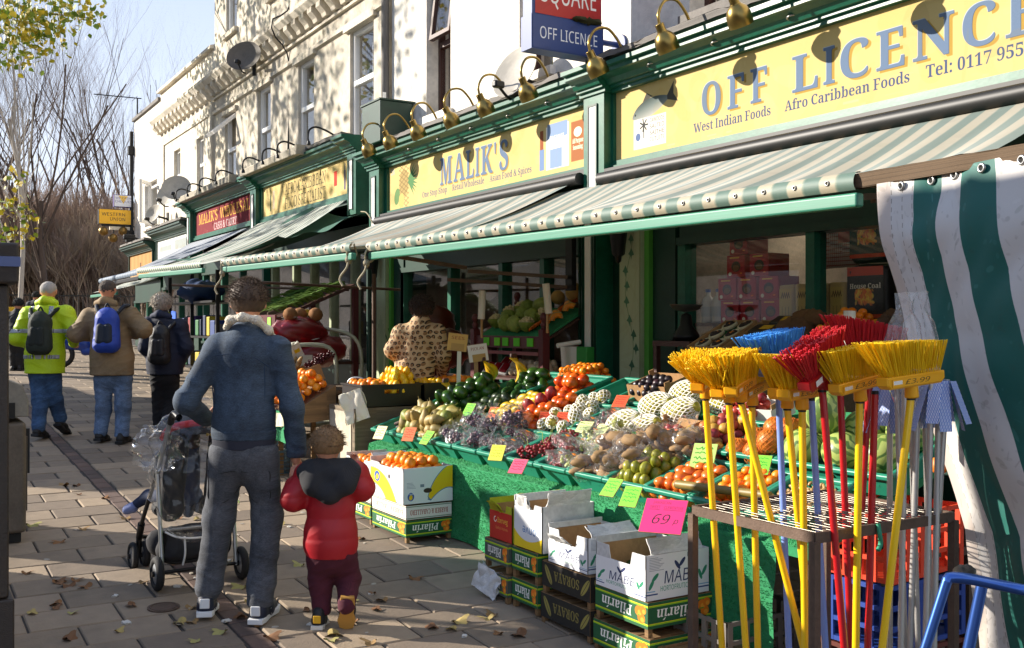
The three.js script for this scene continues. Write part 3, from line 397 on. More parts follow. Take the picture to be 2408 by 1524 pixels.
// ---------- awnings, tarpaulin, rack, brooms ----------
function taperTube(pts, radii, seg = 16, n = 7, caps = true) {
  const c = new THREE.CatmullRomCurve3(pts.map(p => p.isVector3 ? p : V(...p))), fr = c.computeFrenetFrames(seg, false), P = [], ix = [], uv = [];
  for (let i = 0; i <= seg; i++) { const t = i / seg, q = c.getPointAt(t), f = t * (radii.length - 1), k = Math.min(radii.length - 2, f | 0), r = lerp(radii[k], radii[k + 1], f - k); for (let j = 0; j <= n; j++) { const a = j / n * 2 * PI; P.push(q.x + r * (cos(a) * fr.normals[i].x + sin(a) * fr.binormals[i].x), q.y + r * (cos(a) * fr.normals[i].y + sin(a) * fr.binormals[i].y), q.z + r * (cos(a) * fr.normals[i].z + sin(a) * fr.binormals[i].z)); uv.push(j / n, t); } }
  for (let i = 0; i < seg; i++) for (let j = 0; j < n; j++) { const a = i * (n + 1) + j, b = a + n + 1; ix.push(a, a + 1, b, b, a + 1, b + 1); }
  const g = new THREE.BufferGeometry(); g.setAttribute('position', new THREE.Float32BufferAttribute(P, 3)); g.setAttribute('uv', new THREE.Float32BufferAttribute(uv, 2)); g.setIndex(ix); g.computeVertexNormals(); return g;
}
const stripeTex = (a, b, n, alongV, seed) => canvasTex(512, 512, (c, w, h) => { for (let i = 0; i < n * 2; i++) { c.fillStyle = i % 2 ? a : b; c.fillRect(i * w / n / 2, 0, w / n / 2, h); } const r = rng(seed); for (let i = 0; i < 500; i++) { c.globalAlpha = .05 * r(); c.fillStyle = r() < .6 ? '#3a3428' : '#fff'; c.beginPath(); c.ellipse(r() * w, r() * h, 2 + r() * 26, 1 + r() * 9, r() * 3, 0, 7); c.fill(); } c.globalAlpha = 1; });
function awning(name, label, wall, front, o = {}) { // wall, front: [[x,y,z] far, [x,y,z] near]
  const t = thing(name, label, 'awning'), w0 = V(...wall[0]), w1 = V(...wall[1]), f0 = V(...front[0]), f1 = V(...front[1]), nS = o.n || 1;
  const m = phy(0xffffff, 1, { map: o.tex, side: 2, transmission: .35, thickness: 0 }), m2 = o.tex2 ? std(0xffffff, .6, { map: o.tex2, side: 2 }) : m;
  mesh('fabric', quadGrid((u, v) => { const a = w0.clone().lerp(w1, u), b = f0.clone().lerp(f1, u), p = a.lerp(b, v), s = sin(v * PI); p.y -= (o.sag ?? .06) * s * (1 + .5 * sin(u * 9)) - (o.rip ?? .008) * sin(u * (o.ripn ?? 40)) * s; return p; }, 90, 14), m, t);
  const d = f1.clone().sub(f0), L = d.length(), q = Math.atan2(d.x, d.z), tl = -Math.asin(d.y / L);
  const bar = grp('front_rail', t, f0.clone().add(f1).multiplyScalar(.5)); bar.rotation.order = 'YXZ'; bar.rotation.set(tl, q, 0);
  mesh('bar', rbx(.05, .062, L, .012, -.012, -.082, 0), o.bar || M.awbar, bar);
  if (o.roll) {
    mesh('roll', quadGrid((u, v) => { const a = -.4 + v * 2.9; return V(-.02 - .04 * sin(a), -.006 + .045 * cos(a), (u - .5) * L); }, 60, 8), m2, bar);
    if (o.eyes) for (let i = 0; i < o.eyes; i++) mesh('eyelet', eyeletG, M.steel, bar, [-.062, -.002, (-.5 + (i + .25) / o.eyes) * L]);
  }
  return t;
}
const eyeletG = new THREE.TorusGeometry(.009, .0035, 6, 12).rotateY(PI / 2);
{
  const GA = '#546b60', CR = '#a29a84', s1 = stripeTex(GA, CR, 27, 0, 3), s2 = stripeTex(GA, CR, 18, 0, 5), s3 = stripeTex('#4a6f60', '#b9b39f', 30, 0, 6), dk = stripeTex('#2e5a49', '#2f5c4a', 4, 0, 8), bl = stripeTex('#59697a', '#6d7a88', 16, 0, 9);
  const roller = (z0, z1, y, l) => solo('awning_roller', [rod([5.2, y, z0], [5.2, y, z1], .055, .055, 14), bb(5.24, 5.36, y + .0, y + .09, z0, z1)], M.black, l, 'roller');
  awning('striped_awning', 'long green and cream striped awning below the off licence sign', [[5.2, 2.74, -7.75], [5.2, 2.74, -2.95]], [[3.46, 2.2, -7.95], [3.54, 2.16, -2.95]], { tex: s1, tex2: s1, roll: 1, eyes: 27, sag: .09, rip: .012, ripn: 60 });
  roller(-7.1, -2.6, 2.79, 'black roller tube under the off licence sign'); roller(-11.8, -7.4, 2.83, 'black roller tube under the pineapple sign');
  awning('striped_awning', 'sagging green and cream striped awning below the pineapple sign', [[5.2, 2.8, -11.8], [5.2, 2.8, -7.55]], [[3.02, 2.2, -10.75], [3.34, 2.2, -8.02]], { tex: s2, tex2: s2, roll: 1, eyes: 18, sag: .1, rip: .02, ripn: 50 });
  awning('faded_awning', 'faded green awning below the food specialist sign', [[5.25, 3.22, -16.75], [5.25, 3.22, -12.9]], [[3.02, 2.3, -15.0], [3.36, 2.3, -12.9]], { tex: s3, tex2: s3, roll: 1, sag: .12 });
  awning('grey_awning', 'slate grey awning below the red wholesale sign', [[5.25, 3.2, -21.2], [5.25, 3.2, -17.4]], [[3.16, 2.3, -18.9], [3.12, 2.3, -15.5]], { tex: bl, tex2: bl, roll: 1, sag: .05, bar: M.blackm });
  awning('end_awning', 'small faded awning at the far shops', [[5.3, 2.8, -25], [5.3, 2.8, -21.8]], [[3.9, 2.25, -24.6], [3.9, 2.25, -21.6]], { tex: s3, sag: .05 });
  { // dark green sheet tied to the pilaster
    const t = thing('green_sheet', 'dark green sheet tied by a corner to the pilaster beside the food specialist sign', 'tarpaulin'), A = V(5.25, 3.25, -14.2), B = V(5.2, 3.0, -12.3), C = V(3.2, 2.42, -14.9), D = V(4.2, 2.66, -12.6);
    mesh('fabric', quadGrid((u, v) => { const p = A.clone().lerp(B, u).lerp(C.clone().lerp(D, u), v); p.y += -.16 * sin(v * PI) * (1 - u * .4) - .1 * sin(u * PI) + .025 * sin(v * 14 + u * 5); return p; }, 30, 24), std(0xffffff, .75, { map: dk, side: 2 }), t);
    mesh('tie_cord', tube([B, [5.2, 2.96, -12.1], [5.25, 2.75, -11.95]], .008, 8, 5), M.rope, t);
  }
  // folding arms and props below the long awning
  const arm = thing('awning_bracket', 'rusty folding arm reaching to the corner where the two striped awnings meet', 'awning arm'); mesh('rear_arm', beam([5.2, 1.97, -7.6], [4.4, 2.02, -8.0], .05, .03), M.rust, arm); mesh('front_arm', beam([4.38, 2.05, -8.0], [3.52, 2.13, -7.85], .045, .03), M.rust, arm); mesh('rear_bar', beam([5.25, 1.88, -7.62], [4.3, 1.95, -8.2], .03, .03), M.rust, arm); mesh('post_plate', bx(.05, .5, .1, 5.24, 2.1, -7.6), M.blackm, arm);
  const arm2 = thing('awning_bracket', 'rusty folding arm below the off licence awning beside the striped tarpaulin', 'awning arm'); mesh('rear_arm', beam([5.3, 2.3, -3.3], [4.4, 2.2, -3.6], .05, .03), M.rust, arm2); mesh('front_arm', beam([4.4, 2.22, -3.6], [3.58, 2.1, -3.1], .045, .03), M.rust, arm2);
  const rodp = thing('hanging_rail', 'thin brown rail hung below the awnings beside the palm pillar', 'rail'); mesh('rail', rod([3.3, 2.02, -11.2], [5.1, 1.95, -10.9], .016), M.rust, rodp); mesh('far_rail', rod([3.1, 2.05, -13.5], [5.2, 2.0, -12.7], .016), M.rust, rodp); mesh('pole', rod([4.9, .2, -11.35], [4.9, 2.2, -11.35], .03), M.dkgreen, rodp); mesh('near_pole', rod([4.55, .2, -10.4], [4.55, 2.1, -10.4], .022), M.rust, rodp);
  for (const [p, l] of [[[3.44, 2.1, -7.95], 'frayed rope tied round the end of the long striped awning'], [[3.0, 2.12, -10.7], 'frayed rope tied round the far end of the sagging striped awning'], [[3.34, 2.13, -8.1], 'loose rope hanging at the joint of the two striped awnings']]) { const t = thing('tie_rope', l, 'rope', p); mesh('loop', tube([[0, .1, 0], [-.05, .04, .02], [-.03, -.03, 0], [.05, 0, -.02], [.02, .1, 0]], .009, 20, 5), M.rope, t); mesh('tail', tube([[-.03, -.03, 0], [-.05, -.1, .02], [-.1, -.2, -.02], [-.08, -.26, 0]], .01, 12, 5), M.rope, t); mesh('knot', jitter(new THREE.SphereGeometry(.03, 10, 8).translate(-.03, -.04, 0), .012, 60), M.rope, t); }
}
{ // striped tarpaulin, its beam and the blue trolley
  const tx = canvasTex(1024, 1024, (c, w, h) => { c.fillStyle = '#c9c4be'; c.fillRect(0, 0, w, h); c.fillStyle = '#125a50'; for (let i = 0; i < 6; i++) c.fillRect(96 + i * 164, 0, 90, h); c.fillStyle = '#c4b7ac'; c.fillRect(0, 0, 30, h); c.strokeStyle = '#8f867c'; c.lineWidth = 2; c.setLineDash([9, 7]); for (const x of [32, 62, 92]) { c.beginPath(); c.moveTo(x, 0); c.lineTo(x, h); c.stroke(); } c.setLineDash([]); const r = rng(4); for (let i = 0; i < 1500; i++) { c.globalAlpha = .05 + .1 * r(); c.fillStyle = r() < .7 ? '#4a4238' : '#e8e4dc'; c.beginPath(); c.ellipse(r() * w, r() * h, 1 + r() * 10, 1 + r() * 4, r() * 3, 0, 7); c.fill(); } c.strokeStyle = '#5a5046'; for (let i = 0; i < 160; i++) { c.globalAlpha = .25 * r(); c.beginPath(); let x = r() * w, y = r() * h; c.moveTo(x, y); c.lineTo(x + 60 * (r() - .5), y + 40 * (r() - .5)); c.stroke(); } c.globalAlpha = 1; });
  const t = thing('striped_tarpaulin', 'hanging green and white striped tarpaulin with metal eyelets along the top', 'tarpaulin');
  const S = (u, v) => { // u 0 at the far hem, v 0 at the top
    const y = 2.13 + .1 * u - v * 2.32, zE = lerp(-2.84, -2.46, Math.min(1, v * 1.7)) - .05 * sin(v * 5), z = zE + u * 1.55;
    const wv = sin(u * 11 + 1.4 * sin(v * 3)) * (.012 + .035 * v) + .02 * n3(u * 3, v * 3, 1) + .008 * (1 - 2 * Math.abs(n3(u * 7 + v * 3, v * 6, 5))), bulge = -.12 * sin(Math.min(1, v * 1.25) * PI) * (.4 + .6 * u) - .05 * Math.exp(-Math.pow((v - .1) / .07, 2));
    return V(3.52 + bulge + wv + .02 * v * (1 - u), y, z + .02 * sin(u * 17 + v * 4));
  };
  mesh('sheet', quadGrid((u, v) => S(u, v), 110, 90).scale(1, 1, 1), std(0xffffff, .62, { map: (tx.flipY = false, tx), side: 2, bumpMap: tBump, bumpScale: .004 }), t);
  for (let i = 0; i < 11; i++) { const p = S(.06 + i * .085, .012); mesh('eyelet', new THREE.TorusGeometry(.014, .006, 8, 16).rotateY(PI / 2 - .2), M.steel, t, [p.x - .008, p.y, p.z]); mesh('eyelet_hole', new THREE.CylinderGeometry(.009, .009, .004, 10).rotateZ(PI / 2), M.dark, t, [p.x - .006, p.y, p.z]); }
  solo('wooden_beam', jitter(new THREE.BoxGeometry(.05, .062, 2.2, 2, 2, 30).translate(3.53, 2.215, -1.83), .006, 6), M.oldwood, 'weathered wooden beam above the striped tarpaulin', 'beam', null, [-.02, 0, 0]);
  const b = thing('blue_trolley_frame', 'blue metal tubular trolley frame beside the striped tarpaulin', 'trolley'), bm = std(0x3f63ae, .28, { metalness: .75 }), D = 2.85, P = (u, v, d = D) => onD(u, v, d);
  const c0 = P(2228, 1358), c1 = P(2560, 1415, 2.7); mesh('handle', tube([c0.clone().add(V(-.004, -.01, 0)), c0, P(2260, 1357), P(2400, 1384), c1], .0155, 30, 12), bm, b); const dn = P(2170, 1540), k = (-.13 - c0.y) / (dn.y - c0.y); mesh('leg', rod(c0, c0.clone().lerp(dn, k), .0145), bm, b); const e0 = P(2310, 1368, 3.0), e1 = P(2270, 1560, 3.0), k2 = (-.13 - e0.y) / (e1.y - e0.y); mesh('leg', rod(e0, e0.clone().lerp(e1, k2), .017), bm, b); mesh('joint', jitter(new THREE.SphereGeometry(.035, 12, 10).scale(1.9, .6, .8).rotateY(.5), .006, 30), M.blackpl, b, P(2268, 1346, 2.92)); const f0 = c1.clone(); mesh('far_leg', rod(f0, V(f0.x + .05, -.13, f0.z + .02), .0145), bm, b);
}
const RACK = { x0: 2.62, x1: 3.35, z0: -2.98, z1: -2.38, y: .84 };
{
  const { x0, x1, z0, z1, y } = RACK, t = thing('wire_rack', 'rusty metal rack with a wire shelf holding the brooms', 'rack'), g0 = GY(0, -2.6);
  for (const [a, b] of [[[x0, y, z0], [x0, y, z1]], [[x0, y, z1], [x1, y, z1]], [[x1, y, z1], [x1, y, z0]], [[x1, y, z0], [x0, y, z0]]]) mesh('rail', beam(a, b, .012, .036), M.rust, t);
  for (const [x, z] of [[x0, z0], [x0, z1], [x1, z1], [x1, z0]]) mesh('post', bx(.028, y - g0, .028, x, (y + g0) / 2 - .012, z), M.rust, t);
  const wm = std(0x8c867c, .4, { metalness: .8 }), wz = rod([0, 0, z0], [0, 0, z1], .0022, .0022, 5), wx = rod([x0, 0, 0], [x1, 0, 0], .0028, .0028, 5);
  for (let i = 1; i < 21; i++) mesh('wire', wz, wm, t, [x0 + i * (x1 - x0) / 21, y + .012, 0]);
  for (let i = 1; i < 5; i++) mesh('wire', wx, wm, t, [0, y + .006, z0 + i * (z1 - z0) / 5]);
  mesh('cord_knot', tube([[x0 + .3, y + .02, z1 + .012], [x0 + .3, y - .02, z1 + .02], [x0 + .31, y - .05, z1 + .015], [x0 + .29, y - .07, z1 + .02]], .008, 14, 6), std(0x2f8f6d, .7), t);
}
{ // brooms, upside down in the rack
  const cols = { y: [0xf2c400, 0xe8b414], r: [0xc41a26, 0xa01018], b: [0x3d8fd8, 0x7d98d8] };
  const mats = {}; for (const k in cols) mats[k] = { br: std(cols[k][0], .55, { side: 2 }), pl: std(k == 'y' ? 0xeda915 : cols[k][1], .35), pole: phy(k == 'y' ? 0xf0c010 : k == 'r' ? 0xb01018 : 0x7d98dc, .3, { clearcoat: .4 }) };
  const price = canvasTex(256, 64, (c, w, h) => { c.fillStyle = '#eda915'; c.fillRect(0, 0, w, h); c.fillStyle = '#221a08'; c.font = 'italic 52px sans-serif'; c.fillText('£3.99', 60, 50); c.fillStyle = '#e8e4da'; c.fillRect(6, 14, 44, 30); });
  function head(fluffy, seed, k) { // long axis x, bristles up y
    const r = rng(seed), L = .27, parts = [];
    for (let row = 0; row < 4; row++) for (let i = 0; i < 30; i++) {
      const u = i / 29 - .5, x = u * L * .93, z = (row - 1.5) * .011, fx = x * 1.06 - .02 - (u < 0 ? .05 * u * u * 4 : 0) + .03 * u, h = (fluffy ? .1 : .115) * (1 - .14 * u) + .006 * (r() - .5), n = fluffy ? 5 : 4;
      for (let q = 0; q < n; q++) { const ex = fx + (r() - .5) * (fluffy ? .05 : .018), ez = z * (fluffy ? 4 : 2.6) + (r() - .5) * (fluffy ? .05 : .018); parts.push(rod([x, .018, z], [ex, .018 + h * (fluffy ? .85 + .3 * r() : 1), ez], .0012, fluffy ? .0026 : .0021, 4)); }
    }
    const t = new THREE.Group(); const bm = mesh('bristles', parts, mats[k].br, t); bm.userData.kind = 'stuff';
    mesh('block', extr([[-.125, -.012], [.125, -.012], [.14, .0], [.14, .02], [-.14, .02], [-.14, 0]], .04, [], .004).translate(0, 0, -.02), mats[k].pl, t);
    mesh('socket', lathe([[0, -.055], [.021, -.055], [.023, -.05], [.021, -.005], [.03, .005], [0, .01]], 14), mats[k].pl, t);
    if (k == 'y') mesh('price_strip', plane(.25, .026).translate(0, .004, .0265), decal(price), t); else mesh('price_strip', plane(.05, .02).translate(-.08, .004, .0265), M.white, t);
    return t;
  }
  const HS = { yf: head(1, 1, 'y'), y: head(0, 2, 'y'), r: head(0, 3, 'r'), b: head(0, 4, 'b') };
  // colour, top px, lower px, distance, head kind, turn, tilt, label
  const L = [
    ['y', 1659, 932, 1698, 1524, 3.86, 'yf', .6, .1, 'yellow broom with fluffy bristles standing at the rack corner beside the netted papayas'],
    ['y', 1714, 942, 1754, 1524, 3.72, 'yf', .5, .16, 'yellow broom with fluffy bristles beside the steeply leaning broom'],
    ['y', 1742, 940, 1890, 1524, 3.66, 'y', .55, .12, 'yellow broom whose handle leans steeply across the rack'],
    ['y', 1768, 948, 1782, 1524, 3.8, 'y', .5, .1, 'yellow broom standing upright behind the leaning broom'],
    ['b', 1829, 890, 1855, 1524, 3.86, 'b', .25, .16, 'broom with sky blue bristles and a pale blue handle'],
    ['y', 1851, 955, 1906, 1524, 3.62, 'y', .45, 0, 'yellow broom between the pale blue handle and the rack corner post'],
    ['y', 1886, 958, 1893, 1524, 3.52, 'y', .3, .02, 'yellow broom just behind the front corner post of the rack'],
    ['r', 1933, 912, 1985, 1524, 3.44, 'r', .3, .34, 'broom with pinkish red bristles tilted over the yellow brooms'],
    ['r', 1975, 905, 2001, 1524, 3.85, '', 0, 0, 'red broom handle between the tilted red broom and the yellow handle'],
    ['r', 2046, 870, 2006, 1524, 3.88, 'r', -.1, -.1, 'broom with dark red bristles behind the row of yellow brooms'],
    ['y', 2021, 938, 2012, 1524, 3.46, 'y', .1, .12, 'yellow broom with a red handle on each side'],
    ['r', 2057, 925, 2040, 1524, 3.6, '', 0, 0, 'red broom handle under the widest yellow broom head'],
    ['b', 1908, 940, 1941, 1524, 3.8, '', 0, 0, 'pale blue broom handle behind the red broom handles'],
    ['y', 2142, 930, 2074, 1524, 3.36, 'y', 0, .07, 'wide yellow broom with its price written on the head'],
  ];
  for (const [k, u, v, u2, v2, D, hk, turn, tilt, label] of L) {
    const t = thing('broom', label, 'broom', [0, 0, 0], 0, 'brooms stood head up in the rack'), A = onD(u, v, D), B = onD(u2, v2, D - .02), kk = (GY(0, -2.6) - A.y) / (B.y - A.y), C = A.clone().lerp(B, kk);
    mesh('handle', rod(C, A, .0125, .0125, 12), mats[k].pole, t);
    if (!hk) mesh('handle_cap', rod(A, A.clone().add(V(0, .012, 0)), .0135, .012, 12), M.black, t);
    if (hk) { const h = HS[hk].clone(); h.name = 'head'; h.position.copy(A).add(V(0, .05, 0)); h.rotation.set(0, turn, tilt, 'YXZ'); t.add(h); mesh('ferrule', rod(A.clone().add(V(0, -.012, 0)), A.clone().add(V(0, -.004, 0)), .0145, .0145, 12), M.black, t); }
  }
  // mops with silver handles, some still in their bags
  const check = texOf(64, (i, j) => ((i >> 2) + (j >> 2)) % 2 ? [.25, .42, .78] : [.93, .94, .97], 1), cm = std(0xffffff, .85, { map: check, side: 2 }), sp = std(0xc4c2be, .32, { metalness: .55 }), bag = phy(0xffffff, .08, { transmission: .92, thickness: 0, ior: 1.45, side: 2, bumpMap: tBump, bumpScale: .02 });
  const ML = [[2092, 1000, 2092, 3.9, 1], [2108, 1000, 2128, 3.8, 0], [2128, 980, 2118, 3.7, 2], [2140, 990, 2158, 3.78, 0], [2160, 975, 2140, 3.75, 2], [2172, 985, 2190, 3.85, 1], [2190, 980, 2176, 3.7, 0], [2208, 990, 2196, 3.72, 1], [2226, 1000, 2186, 3.78, 0]];
  const ml = ['silver handled mop with a blue checked cloth head', 'bare silver mop handle among the bagged mops', 'silver handled mop still wrapped in a clear bag'];
  ML.forEach(([u, v, u2, D, k], i) => {
    const t = thing('mop', ['silver handled mop with a blue checked cloth head', 'bare silver mop handle among the bagged mops', 'silver handled mop still wrapped in a clear plastic bag'][k == 1 ? 0 : k == 2 ? 2 : 1], 'mop', [0, 0, 0], 0, 'mops beside the striped tarpaulin'), A = onD(u, v - 110, D), B = onD(u2, 1524, D), kk = (GY(0, -2.6) - A.y) / (B.y - A.y);
    mesh('handle', rod(A.clone().lerp(B, kk), A, .011, .011, 12), sp, t);
    if (k == 1) for (let s = 0; s < 9; s++) { const a = s * .7, r0 = .028 + .012 * (s % 3); mesh('cloth_strip', quadGrid((p, q) => V(A.x + cos(a) * r0 * (1 + q * 1.1) + (p - .5) * .045 * sin(a), A.y - .02 - q * (.15 + .03 * (s % 2)), A.z + sin(a) * r0 * (1 + q * 1.1) - (p - .5) * .045 * cos(a)), 3, 8), cm, t); }
    if (k == 2) mesh('plastic_bag', jitter(lathe([[.012, -.2], [.03, -.12], [.055, -.02], [.07, .1], [.05, .19], [.02, .24], [.035, .3], [.0, .3]], 26), .016, 22, i).translate(A.x, A.y - .02, A.z), bag, t), mesh('mop_head', jitter(new THREE.SphereGeometry(.035, 14, 12).scale(1, 2.3, 1), .012, 40).translate(A.x, A.y + .02, A.z), std(0x6a6a6c, .9), t);
  });
  solo('plastic_bag', jitter(new THREE.SphereGeometry(.075, 26, 20).scale(1.2, .9, 1), .03, 18, 3), bag, 'crumpled clear plastic bag on top of the silver mops', 'bag', onD(2098, 840, 3.95)); solo('plastic_bag', jitter(new THREE.SphereGeometry(.06, 26, 20), .028, 22, 7), bag, 'small crumpled clear bag beside the red bristles', 'bag', onD(2132, 868, 3.85));
}
// ---------- the fruit stall ----------
const TS = .36, TX0 = 3.42, TY0 = .56, TZ0 = -7.9, TZ1 = -3.12;
const topY = x => TY0 + (x - TX0) * TS, TA = Math.atan(TS);
const grassM = std(0x2c8a56, .95, { map: tMottle });
{
  const t = thing('stall_table', 'long sloping stall table covered in green artificial grass', 'table');
  mesh('top', sweepZ([[TX0, TY0], [4.75, topY(4.75)], [4.75, topY(4.75) - .04], [TX0, TY0 - .04]], TZ0, TZ1), grassM, t);
  const wav = (z, v) => .018 * sin(z * 9) * v + .012 * n3(z * 2, v * 2, 0);
  mesh('front_skirt', quadGrid((u, v) => { const z = lerp(-7.9, -3.32, u), y = lerp(TY0, GY(0, z) + .012, v); return V(TX0 - .012 - .03 * Math.sqrt(v) + wav(z, v), y, z); }, 90, 12), std(0x2c8a56, .95, { map: tMottle, side: 2 }), t);
  mesh('far_skirt', quadGrid((u, v) => V(lerp(TX0, 4.7, u), lerp(topY(lerp(TX0, 4.7, u)) - .01, GY(0, -7.9) + .012, v), -7.9 + .01 * sin(u * 20)), 20, 6), std(0x2c8a56, .95, { map: tMottle, side: 2 }), t);
  mesh('frame', [bb(3.5, 3.54, GY(0, -3.2), .5, -3.22, -3.18), bb(4.6, 4.64, GY(0, -3.2), .92, -3.22, -3.18), bb(3.5, 4.64, .4, .44, -3.215, -3.185), bb(4.6, 4.64, GY(0, -7.8), .92, -7.85, -7.81)], M.rust, t);
  // blades of the artificial grass
  const bl = new THREE.BufferGeometry(); bl.setAttribute('position', new THREE.Float32BufferAttribute([-.0012, 0, 0, .0012, 0, 0, .0008, .012, .003], 3)); bl.computeVertexNormals();
  const N = 70000, im = new THREE.InstancedMesh(bl, std(0x4aa872, .8, { side: 2 }), N), d = new THREE.Object3D(), c = new THREE.Color(), r = rng(5);
  for (let i = 0; i < N; i++) {
    const z = lerp(-7.85, -3.14, r()), k = r();
    if (k < .5) { const x = TX0 + r() * .34; d.position.set(x, topY(x), z); d.rotation.set((r() - .5) * 1.2, r() * 6, (r() - .5) * 1.2); }
    else { const v = r(), zz = lerp(-7.9, -3.32, r()), y = lerp(TY0, GY(0, zz) + .01, v); d.position.set(TX0 - .012 - .03 * Math.sqrt(v) + wav(zz, v), y, zz); d.rotation.set((r() - .5), r() * .6, PI / 2 - .4 + (r() - .5) * 1.2); }
    d.scale.setScalar(.7 + r() * .7); d.updateMatrix(); im.setMatrixAt(i, d.matrix); const q = .7 + .6 * r(); im.setColorAt(i, c.setRGB(q * .9, q, q * .85));
  }
  im.name = 'grass_fibres'; im.userData.kind = 'stuff'; t.add(im); im.castShadow = im.receiveShadow = true;
}
// --- trays
const trayParts = (w, d, h) => { // long side z=w, depth x=d; open tub with slanted walls and a thick lip
  const s = .035, tub = new THREE.BufferGeometry(), P = [], ring = (x, z, y) => [[-x, y, -z], [x, y, -z], [x, y, z], [-x, y, z]];
  const quads = []; const o0 = ring(d / 2 - s, w / 2 - s, 0), o1 = ring(d / 2, w / 2, h), i1 = ring(d / 2 - .008, w / 2 - .008, h), i0 = ring(d / 2 - s - .006, w / 2 - s - .006, .008);
  for (let k = 0; k < 4; k++) { const n = (k + 1) % 4; quads.push([o0[n], o0[k], o1[k], o1[n]], [i1[k], i0[k], i0[n], i1[n]].reverse()); }
  quads.push([...o0], [...i0].reverse());
  for (const q of quads) for (const k of [0, 1, 2, 0, 2, 3]) P.push(...q[k]);
  tub.setAttribute('position', new THREE.Float32BufferAttribute(P, 3)); tub.computeVertexNormals();
  const ribs = [-.25, 0, .25].map(k => bx(.008, h * .5, .012, -d / 2 + .004 + .012, h * .7, k * w, 0, 0, .2));
  const lip = [rbx(.03, .028, w + .02, .01, -d / 2, h, 0), rbx(.03, .028, w + .02, .01, d / 2, h, 0), rbx(d - .02, .028, .03, .01, 0, h, -w / 2), rbx(d - .02, .028, .03, .01, 0, h, w / 2)];
  return [mg([tub]), mg(lip), mg(ribs)];
};
const [tubG, lipG, ribG] = trayParts(.335, .4, .115);
function tray(x, z, label, o = {}) {
  const t = thing('green_tray', label, 'tray', [x, topY(x) + (o.lift || 0), z], 0, 'green plastic trays on the stall'); t.rotation.set(0, (R() - .5) * .06, TA - .02, 'YXZ');
  mesh('tub', tubG, M.traygreen, t); mesh('lip', lipG, M.traygreen, t); mesh('ribs', ribG, M.traygreen, t); return t;
}
